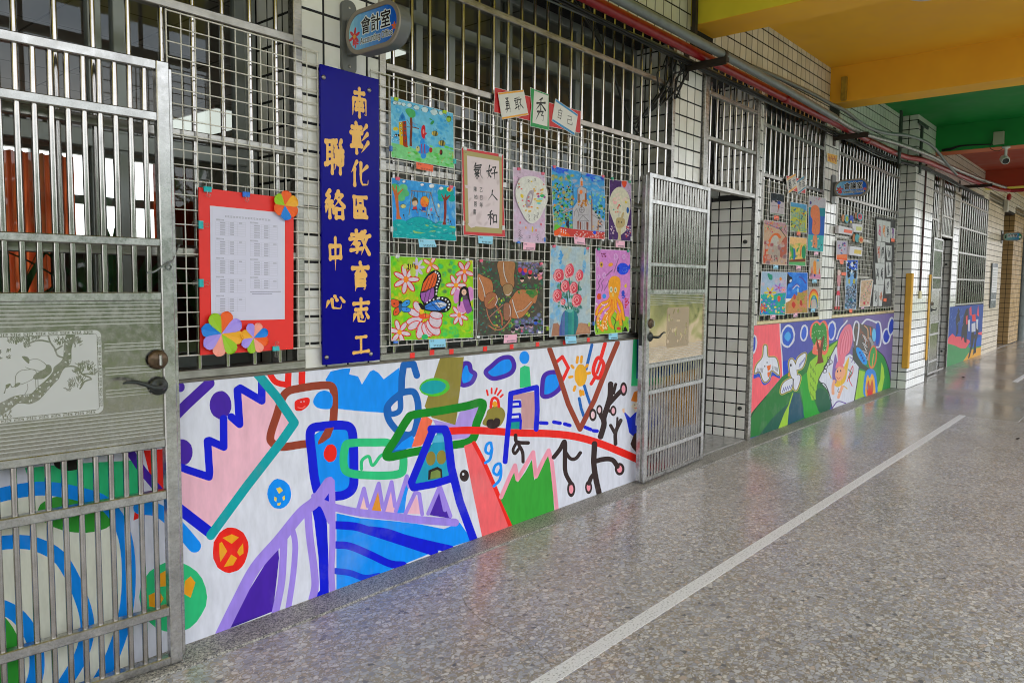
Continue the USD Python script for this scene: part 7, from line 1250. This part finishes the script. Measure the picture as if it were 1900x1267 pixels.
sheet('room_number_plate', 'small yellow plate with red characters on the pier above the meeting room sign', 'plate', zp((1290, 40), 3.115, [(763, 760), (822, 775), (816, 828), (764, 808)]), a, -.012, PPRINT, part='printing', thick=.003)
for c, w, p in CALL: clip(c, w, p)

# ================================================================== red notice board with paper flowers
o, s = (340, 320), 3.168; y = -.024
a = Art(o, s, 70); a.poly('#ec261d', [(0, 0), (900, 0), (900, 1300), (0, 1300)])
nb = sheet('notice_board', 'red notice board with a printed list and three folded paper flowers', 'notice board', zp(o, s, [(92, 90), (648, 158), (645, 1036), (103, 1072)]), a, y, PPRINT, part='red_card', thick=.004, back=RED_CARD)
lst = zp(o, s, [(157, 197), (596, 240), (595, 862), (165, 872)])
a = Art(o, s, 71); a.poly('#d4d2e6', [(0, 0), (900, 0), (900, 1300), (0, 1300)]); INK, GR = '#6a6a78', '#b4b2c4'
def txt(x0, x1, y0, sl, h=5, step=6.5):
    x = x0
    while x < x1:
        yy_ = y0 + (x - x0) * sl
        a.stroke(INK, 1.5, [(x, yy_ - h * .5), (x + 4.2, yy_ - h * .5)], False).stroke(INK, 1.3, [(x + .5, yy_ + h * .45), (x + 4.6, yy_ + h * .4)], False).stroke(INK, 1.3, [(x + 2.2, yy_ - h * .6), (x + 2.0, yy_ + h * .6)], False); x += step
txt(246, 516, 259, .085, 8, 9)
for cx0, cx1, rows in ((192, 366, (278, 390, 503, 614, 726)), (394, 553, (296, 402, 512, 618))):
    for bi, y0 in enumerate(rows):
        sl = .05 * (700 - y0) / 400; txt(cx0, cx0 + 46, y0, sl, 6, 7)
        last = cx0 > 300 and bi == 3; nr = 4 if last else 6
        for k in range(nr + 1): a.stroke(GR, 1.1, [(cx0, y0 + 9 + k * 13.6), (cx1, y0 + 9 + k * 13.6 + (cx1 - cx0) * sl)], False)
        for fx in (0, .42, .72, 1): a.stroke(GR, 1.1, [(cx0 + (cx1 - cx0) * fx, y0 + 9 + (cx1 - cx0) * fx * sl), (cx0 + (cx1 - cx0) * fx, y0 + 9 + nr * 13.6 + (cx1 - cx0) * fx * sl)], False)
        for k in range(nr):
            yy = y0 + 16 + k * 13.6
            txt(cx0 + 24, cx0 + 52, yy + 2, sl, 5, 6.5); txt(cx0 + 82, cx0 + 108, yy + 4, sl, 5, 6.5); 
            if k == 0: txt(cx0 + 136, cx0 + 152, yy + 6, sl, 5, 6.5)
txt(394, 570, 703, -.01, 4, 6); txt(404, 520, 714, -.005, 4, 6)
q = MB(); q.prism(Polygon(lst).buffer(.3), lambda p_, r_, d: (lambda w: (w[0], y - .0012 + .0008 * d, w[1]))(onY(p_, r_, y)), 0, 1); pp = q.build('printed_list', PAPER, nb)
painted('printing', a.mesh(Polygon(lst), y - .0016), PPRINT, pp)
FC = {'o': '#f0631e', 'y': '#f0ad28', 'g': '#9ac81e', 'b': '#0a80dc', 'l': '#a994ea', 'p': '#f5a08e'}
FM = {k: plain('petal_' + k, v, .6, 0, .04) for k, v in FC.items()}
def paper_flower(cx, cy, R, cols, a0, label):
    x, z = onY(o[0] + cx / s, o[1] + cy / s, y - .004); r = R * 0.00071
    f_ = UsdGeom.Xform.Define(stage, str(nb.GetPath()) + '/' + numbered(str(nb.GetPath()), 'paper_flower')); tag(f_, label)
    n = len(cols)
    for k, c in enumerate(cols):
        an = math.radians(a0) - 2 * math.pi * k / n; d, e = np.array([math.cos(an), math.sin(an)]), np.array([-math.sin(an), math.cos(an)]); V = []
        st = [(0, 0), (.3, .17), (.55, .31), (.75, .38), (.9, .33), (1.0, .17), (1.04, .0)]; ly = .0006 * (k % 2)
        for t_, w_ in st:
            for sg, h in ((-1, .010), (0, .0035), (1, .010)):
                q_ = d * t_ * r + e * sg * w_ * r * (6.6 / n) ; V.append((x + q_[0], y - .004 - ly - h * min(1, t_ * 1.4), z + q_[1]))
        F = []
        for i in range(len(st) - 1):
            for b_ in (0, 1): A = 3 * i + b_; F += [[A, A + 1, A + 4], [A, A + 4, A + 3]]
        V = np.array(V); F = np.array(F); nn = np.cross(V[F[:, 1]] - V[F[:, 0]], V[F[:, 2]] - V[F[:, 0]])
        F = np.where((nn[:, 1] > 0)[:, None], F[:, ::-1], F)
        obj('petal', (V, F), FM[c], f_)
paper_flower(225, 948, 112, 'oglygplb'[0] + 'lygplbg', 75, 'largest paper flower, at the lower left corner')
paper_flower(413, 972, 80, 'pbopglyl', 70, 'small paper flower beside the largest one')
paper_flower(597, 195, 76, 'oyobog', 88, 'paper flower at the upper right corner')
for c, sd, w, qp in (('teal', 'top', 'at the top left of the red notice board', (143, 100)), ('blue', 'top', 'on the top edge of the red notice board', (370, 130)), ('teal', 'left', 'high on the left edge of the red notice board', (104, 308)), ('teal', 'left', 'low on the left edge of the red notice board', (106, 650)), ('teal', 'bottom', 'at the bottom right of the red notice board', (545, 1034))): clip(c, (sd, w), zp(o, s, [qp])[0], -.031, 1.25)

# ================================================================== tall blue sign
bs = thing('blue_sign_board', 'tall blue acrylic sign with gold brush characters in two columns', 'sign')
YS = -.034
MB().box(.576, .869, YS, YS + .012, .962, 2.140, .0015).build('panel', BLUE_ACR, bs)
GOLD = plain('gold_lettering', '#f0b85a', .4, 0, .05)
for ch, (x0, y0, x1, y1) in zip('南彰化區教育志工聯絡中心', ((650, 165, 683, 219), (649, 229, 684, 285), (649, 299, 685, 347), (653, 362, 682, 410), (648, 427, 687, 476), (651, 487, 685, 543), (652, 554, 687, 602), (654, 620, 685, 660), (603, 259, 638, 322), (601, 354, 641, 407), (606, 442, 638, 503), (603, 543, 642, 580))):
    g_ = affinity.affine_transform(brush(CH[ch], 14.5), [(x1 - x0) / 100, 0, 0, (y1 - y0) / 100, x0, y0])
    # the writing leans with nothing: rows are level on the wall
    cx_, cy_ = (x0 + x1) / 2, (y0 + y1) / 2; X0, X1 = onY(x0, cy_, YS)[0], onY(x1, cy_, YS)[0]; Z1, Z0 = onY(cx_, y0, YS)[1], onY(cx_, y1, YS)[1]
    q = MB(); q.prism(brush(CH[ch], 14.5).simplify(.5), lambda u, v, d: (X0 + (X1 - X0) * u / 100, YS - .0012 * d, Z1 - (Z1 - Z0) * v / 100), 0, 1); q.build('character', GOLD, bs)
for px, py in ((600, 144), (684.5, 168), (605.5, 662.7), (687.6, 656.5)):
    x_, z_ = onY(px, py, YS); MB().mesh(lathe([(0, .008), (.006, .007), (.009, .004), (.0095, 0)], 16), out_at(x_, YS, z_)).build('screw_cap', STEELF, bs, smooth=True)
for xx_ in (.65, .79):
    for z_ in (1.02, 2.08): MB().rod((xx_, -.002, z_), (xx_, YS + .013, z_), .008, 10).build('stand_off', STEELF, bs)

# ================================================================== flag signs: light boxes standing out from the wall
def flat(name, layers, clip, fn, m, parent, want):
    V, F, C, n = [], [], [], 0
    for g_, col in planar(layers, clip):
        for q in getattr(g_, 'geoms', [g_]):
            if q.geom_type != 'Polygon' or q.area < 1e-8: continue
            v, f = trimesh.creation.triangulate_polygon(q, engine='earcut'); w = np.array([fn(*p) for p in v])
            nn = np.cross(w[f[:, 1]] - w[f[:, 0]], w[f[:, 2]] - w[f[:, 0]]) @ np.array(want, float); f = np.where((nn < 0)[:, None], f[:, ::-1], f)
            V.append(w); F.append(f + n); C.append(np.repeat(lin(col)[None], len(w), 0)); n += len(w)
    return painted(name, (np.vstack(V), np.vstack(F), np.vstack(C)), m, parent)
def star(cx, cy, r, n=5, w=.32, rot=0): return unary_union([affinity.translate(affinity.rotate(affinity.scale(Point(0, 0).buffer(1, 4), r * .5, r * w * .5), math.degrees(a_)), cx + r * .5 * math.cos(a_), cy + r * .5 * math.sin(a_)) for a_ in [rot + 2 * math.pi * k / n for k in range(n)]])
def flag_sign(label, xf, zc, cn, en, plate, y0=-.034, L=.318, Hh=.166, th=.062, cols=('#a4e0f2', '#0656d0'), toilet=False):
    t = thing('flag_sign', label, 'sign'); r = Hh / 2
    px0, px1, pz0, pz1 = plate
    pl_ = sbox(px0, pz0, px1, pz1).buffer(-.03).buffer(.03)
    q = MB(); q.prism(pl_, lambda u, v, d: (u, -.002 - .016 * d, v), 0, 1); q.build('wall_plate', GREYPL, t)
    q = MB(); q.box(xf + .012, xf + th - .012, y0 - .05, -.017, zc - .07, zc + .07, .004); q.build('bracket_arm', GREYPL, t)
    st = sbox(r, -r, L - r, r).buffer(0).union(Point(r, 0).buffer(r, 16)).union(Point(L - r, 0).buffer(r, 16)).buffer(0)
    for z_ in (pz0 + .03, pz1 - .03): MB().mesh(lathe([(0, .004), (.005, .003), (.006, 0)], 10), out_at((px0 + px1) / 2, -.018, z_)).build('screw', STEELF, t)
    q = MB(); q.prism(st, lambda u, v, d: (xf + .006 + (th - .006) * d, y0 - u, zc + v), 0, 1); q.build('box_body', GREYPL, t)
    q = MB(); q.prism(st.buffer(.002).difference(st.buffer(-.014)), lambda u, v, d: (xf + .008 * d, y0 - u, zc + v), 0, 1); q.build('rim', RIM, t)
    face = st.buffer(-.0135); ly = []
    c0, c1 = np.array([int(cols[0][i:i + 2], 16) for i in (1, 3, 5)]), np.array([int(cols[1][i:i + 2], 16) for i in (1, 3, 5)])
    for k in range(14):
        c_ = c0 + (c1 - c0) * (k / 13) ** .8; ly.append((sbox(L * k / 14, -r, L, r), '#%02x%02x%02x' % tuple(int(v) for v in c_)))
    put = lambda g_, x0, x1, z0, z1, w: affinity.affine_transform(g_, [(x1 - x0) / w, 0, 0, -(z1 - z0), x0, z1])
    if not toilet:
        ly += [(star(.048, -.012, .036, 6, .36, .3), '#c82a3a'), (star(.056, -.038, .020, 5, .4, .9), '#d83a4a'), (Point(.048, -.012).buffer(.008), '#e8a02a'), (star(L - .032, -.018, .017, 5, .5, .2), '#d86a3a')]
    else:
        ly += [(unary_union([Point(.045, .022).buffer(.012), sbox(.034, -.03, .056, .01)]), '#14141a'), (sbox(L - .06, -r, L, r), '#1f8a4a'), (Point(L - .045, -.01).buffer(.02), '#d8dcdc')]
    X0 = .088 if not toilet else .072
    g_, w = glyph(cn, 2); G_ = put(g_, X0, X0 + (.178 if not toilet else .17), -.013, .053, w); ly += [(G_.buffer(.0038), '#d8e2e8'), (put(glyph(cn, 1)[0], X0, X0 + (.178 if not toilet else .17), -.013, .053, glyph(cn, 1)[1]), '#141016')]
    if en:
        g2, w2 = glyph(en, 1); E_ = put(g2, X0 - .004, X0 + .19, -.056, -.023, w2); ly += [(E_.buffer(.0022), '#d8e2e8'), (E_, '#181418')]
    flat('face_print', ly, face, lambda u, v: (xf + .004, y0 - u, zc + v), PGLOSS, t, (-1, 0, 0))
    return t
flag_sign('blue oval sign of the accounting office, standing out beside the tall blue sign', .700, 2.276, '會計室', 'Accounting Office', (.694, .765, 2.135, 2.425))
flag_sign('blue oval sign of the meeting room on the far tiled pier', 6.70, 2.259, '會議室', 'Meeting Room', (6.68, 6.796, 2.116, 2.402))
flag_sign('small green and blue oval toilet sign at the far end of the corridor', 17.30, 2.325, '洗手間', '', (17.30, 17.5, 2.2, 2.46), y0=-.04, L=.335, cols=('#7aa88a', '#2a7ac0'), toilet=True)

# ================================================================== pipes, conduits, brackets, lamps
def path3(pts, n=6): return catmull(np.array(pts, float), False, n)
t = thing('fire_pipe', 'red painted pipe running along the top of the wall', 'pipe')
MB().tube(path3([(-4, -.13, 2.83), (3, -.13, 2.83), (6.5, -.135, 2.83), (8.6, -.15, 2.835), (9.3, -.25, 2.85), (10.4, -.27, 2.87), (12.5, -.27, 2.93), (13.9, -.30, 2.97), (14.55, -.42, 2.98), (14.7, -.8, 2.98), (14.7, -3.3, 2.98)]), .032, 14).build('pipe', REDPIPE, t, smooth=True)
for x in (1.2, 5.1, 7.4): MB().tube([(x - .05, -.131, 2.83), (x + .05, -.131, 2.83)], .038, 14).build('coupling', REDPIPE, t, smooth=True)
t = thing('grey_conduit', 'thick grey conduit lying outermost on the brackets above the windows', 'conduit')
MB().tube(path3([(-4, -.262, 2.825), (2, -.262, 2.825), (3.6, -.262, 2.825), (4.5, -.245, 2.83), (6.0, -.235, 2.815)]), .029, 14).build('pipe', GREYPIPE, t, smooth=True)
MB().tube(path3([(5.98, -.235, 2.815), (6.8, -.245, 2.80), (8.0, -.28, 2.86), (9.2, -.34, 2.885), (10.4, -.35, 2.89), (12.2, -.36, 2.94), (13.6, -.39, 2.99), (14.3, -.45, 3.0)]), .024, 12).build('galvanised_length', SILPIPE, t, smooth=True)
for x, y, z in ((3.62, -.262, 2.825),): MB().tube([(x - .02, y, z), (x + .02, y, z)], .033, 14).build('pipe_clamp', RUSTY, t, smooth=True)
zq = lambda p: (1290 + p[0] / 3.115, 40 + p[1] / 3.115)
up = [((330, 262), -.10), ((420, 300), -.11), ((560, 362), -.12), ((680, 420), -.13), ((780, 475), -.16), ((870, 520), -.20), ((980, 602), -.26), ((1100, 645), -.30), ((1230, 660), -.33), ((1340, 700), -.36), ((1400, 752), -.37), ((1460, 828), -.38), ((1510, 885), -.39)]
pts = []
for p, y_ in up:
    w = onY(*zq(p), y_); pts.append((w[0], y_, w[1]))
t = thing('curved_conduit', 'thinner grey conduit that rises and curves over the pipes by the green beam', 'conduit')
MB().tube(path3(pts), .017, 10).build('pipe', GREYPIPE, t, smooth=True)
r5 = random.Random(55)
t = thing('cable_bundle', 'bundle of black cables sagging under the pipes', 'cable')
for k in range(7):
    P_, x = [], -3.0
    while x < 14: P_.append((x, -.035 - .012 * (k % 3) - (.16 if x > 9 else .05 if x > 8.4 else 0) + r5.uniform(-.008, .008), 2.80 + .014 * (k // 3) - .02 * abs(math.sin(x * 1.0 + k)) + r5.uniform(-.008, .008))); x += .7
    MB().tube(path3(P_, 3), .006 + .003 * (k % 2), 6).build('cable', CABLE if k % 3 else GREYPIPE, t, smooth=True)
t = thing('loose_cables', 'tangle of loose black cables hanging by the bracket beside the first doorway', 'cable')
for k in range(7):
    x0 = 3.40 + r5.uniform(-.14, .10); P_ = [(x0, -.03, 2.80)]
    for j in range(4): P_.append((x0 - .06 * j * r5.uniform(.2, 1.4) + r5.uniform(-.05, .04), -.03 + r5.uniform(-.02, .01), 2.80 - .075 * (j + 1) * r5.uniform(.6, 1.2)))
    if k % 2: P_ += [(x0 + r5.uniform(.02, .14), -.03, 2.6 + r5.uniform(0, .1)), (x0 + .12, -.03, 2.78)]
    MB().tube(path3(P_, 5), .0045 + .002 * (k % 2), 6).build('cable', CABLE, t, smooth=True)
for k in range(5):
    P_ = [(2.3 + .05 * k, .06, 2.92), (2.75, .09, 2.70), (3.0 + .03 * k, .10, 2.42 - .03 * k), (3.2, .09, 2.40), (3.42, .02, 2.56 + .03 * k)]
    MB().tube(path3(P_, 5), .007, 6).build('cable', CABLE, t, smooth=True)
def bracket(label, x, y1, z=2.775, up=True):
    b = thing('pipe_bracket', label, 'bracket')
    MB().box(x - .022, x + .022, y1, -.006, z - .008, z + .022, .002).build('arm', RUSTY, b)
    MB().box(x - .022, x - .017, y1, -.006, z - .03, z - .008, .001).build('flange', RUSTY, b)
    MB().box(x - .035, x + .035, -.012, -.004, z - .08, z + .10, .002).build('wall_fixing', RUSTY, b)
    if up: MB().box(x - .02, x + .02, -.075, -.045, z + .1, CEIL, .002).build('hanger', RUSTY, b)
bracket('rusty angle bracket under the pipes beside the first doorway', 3.60, -.31)
bracket('dark bracket under the pipes at the pier of the meeting room sign', 6.72, -.33, 2.765, False)
bracket('dark bracket under the pipes above the second doorway', 12.9, -.46, 2.90, False)
STRUT = plain('dark_green_grey_steel', '#3f4a44', .5, .3, .15, 20)
t = thing('perforated_strut', 'pair of perforated steel struts on the top of the tiled pilaster', 'strut')
for px in (1671, 1711):
    x = onY(px, 260, -.20)[0]
    q = MB(); q.box(x - .03, x + .03, -.205, -.201, 2.70, 3.30); q.box(x - .03, x - .026, -.201, -.183, 2.70, 3.30); q.build('upright', STRUT, t)
    q = MB()
    for k in range(12): q.box(x - .008, x + .008, -.2062, -.2051, 2.74 + k * .046, 2.765 + k * .046)
    q.build('slot_row', CABLE, t)
x = onY(1716, 190, -.22)[0]
MB().box(x - .25, x + .25, -.225, -.206, 3.27, 3.31, .002).build('cross_piece', STRUT, t)
t = thing('beam_cable_channel', 'stained yellow cable channel on the wide orange beam', 'cable channel')
w0, w1 = onX(1558, 150, 6.545), onX(1566, 203, 6.545)
MB().box(6.52, 6.556, min(w0[0], w1[0]) - .02, min(w0[0], w1[0]) + .03, 3.08, 3.30, .002).build('channel', plain('stained_yellow', '#a88a2a', .6, 0, .45, 18), t)
t = thing('round_ceiling_lamp', 'round white lamp on the orange ceiling', 'ceiling lamp')
lx, ly = onZ(1722, -7, 3.33)
T_ = np.eye(4); T_[:3, :3] = np.diag([1, -1, -1]); T_[:3, 3] = (lx, ly, CEIL)
MB().mesh(lathe([(.165, 0), (.165, .035), (.15, .045)], 32), T_).build('base_ring', WHITEPL, t, smooth=True)
MB().mesh(lathe([(.15, .045), (.14, .065), (.10, .082), (0, .088)], 32), T_).build('diffuser', plain('lamp_diffuser', '#d9dcdc', .3, 0, .03), t, smooth=True)
t = thing('junction_box', 'beige junction box on the green beam with black cables', 'junction box')
c0, c1 = onX(1660 + 1460 / 7.92, 240 + 50 / 7.92, 10.24), onX(1660 + 1610 / 7.92, 240 + 218 / 7.92, 10.24)
MB().box(10.19, 10.249, c1[0], c0[0], c1[1], c0[1], .004).build('box_body', plain('beige_box', '#a8a890', .5, 0, .05), t)
ca, cb_ = onX(1660 + 690 / 7.92, 240 + 325 / 7.92, 10.235), onX(1660 + 1000 / 7.92, 240 + 250 / 7.92, 10.235)
for k in range(3): MB().tube(path3([(10.235, ca[0], ca[1] + .01 * k), (10.235, (ca[0] + cb_[0]) / 2, (ca[1] + cb_[1]) / 2 + .012 * k - .01), (10.235, cb_[0], cb_[1] + .006 * k), (10.235, (c0[0] + c1[0]) / 2, c1[1] + .005)]), .006, 6).build('cable', CABLE, t, smooth=True)
t = thing('security_camera', 'white security camera hanging under the salmon beam edge', 'camera')
sx, sy = onZ(1867, 272, 3.07); zc_ = onX(1867, 298, sx)[1]
MB().mesh(lathe([(0, 0), (.045, 0), (.045, .02), (.02, .03), (.016, .04), (.016, 3.07 - zc_ - .06), (0, 3.07 - zc_ - .06)], 18), np.array([[1, 0, 0, sx], [0, -1, 0, sy], [0, 0, -1, 3.07], [0, 0, 0, 1.0]])).build('stem', WHITEPL, t, smooth=True)
d = np.array([-.75, -.35, -.5]); d /= np.linalg.norm(d); u = np.cross(d, [0, 0, 1]); u /= np.linalg.norm(u); v = np.cross(u, d)
T_ = np.eye(4); T_[:3, 0], T_[:3, 1], T_[:3, 2], T_[:3, 3] = u, v, d, np.array([sx, sy, zc_]) - d * .05
MB().mesh(lathe([(0, -.05), (.038, -.045), (.05, -.015), (.052, .045), (.046, .068), (.038, .07)], 22), T_).build('housing', WHITEPL, t, smooth=True)
MB().mesh(lathe([(.038, .07), (.024, .064), (0, .064)], 22), T_).build('lens', CABLE, t, smooth=True)
MB().tube(path3([(sx, sy, 3.06), (sx - .02, sy + .09, 3.02), (sx - .04, sy + .17, 3.07), (sx - .05, sy + .13, 3.2)]), .004, 6).build('cable', CABLE, t, smooth=True)
# ---- yellow corner guards, socket, notices, far things
t = thing('corner_guard', 'yellow foam guard on the near corner of the tiled pilaster', 'corner guard')
MB().box(9.283, 9.352, -.200, -.183, .265, 1.46, .006).build('front_leg', YELPOST, t); MB().box(9.272, 9.289, -.198, -.125, .265, 1.46, .006).build('side_leg', YELPOST, t)
t = thing('corner_guard', 'thin orange guard on the far corner of the tiled pilaster', 'corner guard')
MB().box(10.26, 10.32, -.200, -.183, .30, 1.46, .006).build('front_leg', YELPOST, t); MB().box(10.302, 10.32, -.183, -.12, .30, 1.46, .006).build('side_leg', YELPOST, t)
t = thing('wall_socket', 'small cream socket with a dark cable on the tiled pilaster', 'socket')
wx, wz = onY(1706, 547, -.185)
MB().box(wx - .04, wx + .04, -.205, -.183, wz - .05, wz + .05, .004).build('plate', plain('cream_plate', '#d8cc98', .4), t)
MB().rod((wx, -.19, wz + .05), (wx, -.19, 2.86), .012, 8).build('cable', plain('maroon_cable', '#4a2a2a', .5), t, smooth=True)
t = thing('framed_notice', 'framed notice with a white sheet on the pale tiled wall', 'notice')
MB().box(16.32, 16.95, -.03, -.006, .885, 1.77, .004).build('frame', plain('notice_frame', '#5a5f60', .2), t)
MB().box(16.34, 16.94, -.033, -.030, 1.19, 1.69).build('sheet_of_paper', PAPER, t)
q = MB()
for k in range(9): q.box(16.38, 16.90, -.0338, -.033, 1.23 + k * .05, 1.238 + k * .05)
q.build('printed_lines', plain('print_grey', '#8a8f90', .6), t)
MB().box(16.33, 16.94, -.0335, -.030, 1.04, 1.055).build('sheet_edge', PAPER, t)
t = thing('alarm_lamp', 'red alarm lamp on a white bracket above the toilet doorway', 'alarm lamp')
ax, az = onY(1868, 366, -.05)
me = trimesh.creation.icosphere(2, .075); MB().mesh(me, np.array([[1, 0, 0, ax], [0, .6, 0, -.09], [0, 0, 1, az], [0, 0, 0, 1.0]])).build('red_dome', REDPIPE, t, smooth=True)
MB().box(ax - .06, ax + .06, -.09, -.006, az - .30, az - .06, .01).build('white_housing', WHITEPL, t)
t = thing('grey_post', 'grey steel drain pipe at the far end of the wall', 'pipe')
MB().rod((20.78, -.02, 0), (20.78, -.02, ZT), .09, 14).build('pipe', GREYPIPE, t, smooth=True)
for z_ in (.6, 1.9): MB().rod((20.78, -.02, z_), (20.78, -.02, z_ + .05), .1, 14).build('collar', GREYPIPE, t, smooth=True)
t = thing('gate_tie_wire', 'bent grey wire tying the left gate to the window grid', 'wire')
wp = [((355, 843), -.150), ((400, 836), -.155), ((450, 803), -.15), ((482, 795), -.14), ((498, 806), -.135), ((488, 826), -.145), ((470, 812), -.15), ((480, 790), -.145), ((505, 772), -.12), ((525, 728), -.08), ((540, 690), -.02), ((548, 678), -.006)]
pts = []
for (a_, b_), y_ in wp: w = onY(160 + a_ / 3.167, 240 + b_ / 3.167, y_); pts.append((w[0], y_, w[1]))
MB().tube(path3(pts), .0032, 8).build('wire', GREYPIPE, t, smooth=True)
t = thing('gate_tie_wire', 'thin green wire from the wire grid to the second gate', 'wire')
pts = []
for (a_, b_), y_ in [((1690, 242), -.02), ((1760, 262), -.05), ((1830, 284), -.09), ((1900, 288), -.105), ((1940, 268), -.105)]: w = onY(690 + a_ / 3.52, 430 + b_ / 3.52, y_); pts.append((w[0], y_, w[1]))
MB().tube(path3(pts), .002, 6).build('wire', plain('green_wire', '#3f5a48', .5), t, smooth=True)
for lab, (px, py), L, ro in (('small dark leaf on the far floor under the dark blue mural', (1787, 701), .10, .1), ('small dark leaf on the floor at the right edge', (1888, 816), .06, -.2)):
    x, y = onZ(px, py); v = []
    t = thing('dry_leaf', lab, 'leaf'); n = 9
    for k in range(n):
        u_ = k / (n - 1) - .5; w_ = .26 * math.cos(u_ * math.pi) ** .8 if abs(u_) < .499 else 0; z_ = .004 + .012 * abs(u_) ** 1.2
        for sgn in (-1, 0, 1): v.append((x + L * u_ * math.cos(ro) - sgn * w_ * L * math.sin(ro), y + L * u_ * math.sin(ro) + sgn * w_ * L * math.cos(ro), z_ + (.008 if sgn else 0)))
    f = []
    for k in range(n - 1):
        for b_ in (0, 1): f += [[3 * k + b_, 3 * k + 3 + b_, 3 * k + 4 + b_], [3 * k + b_, 3 * k + 4 + b_, 3 * k + 1 + b_]]
    obj('blade', (np.array(v), np.array(f)), plain('dead_leaf_%s' % lab[11:14].strip().replace(' ', '_'), '#2a221c', .7), t)
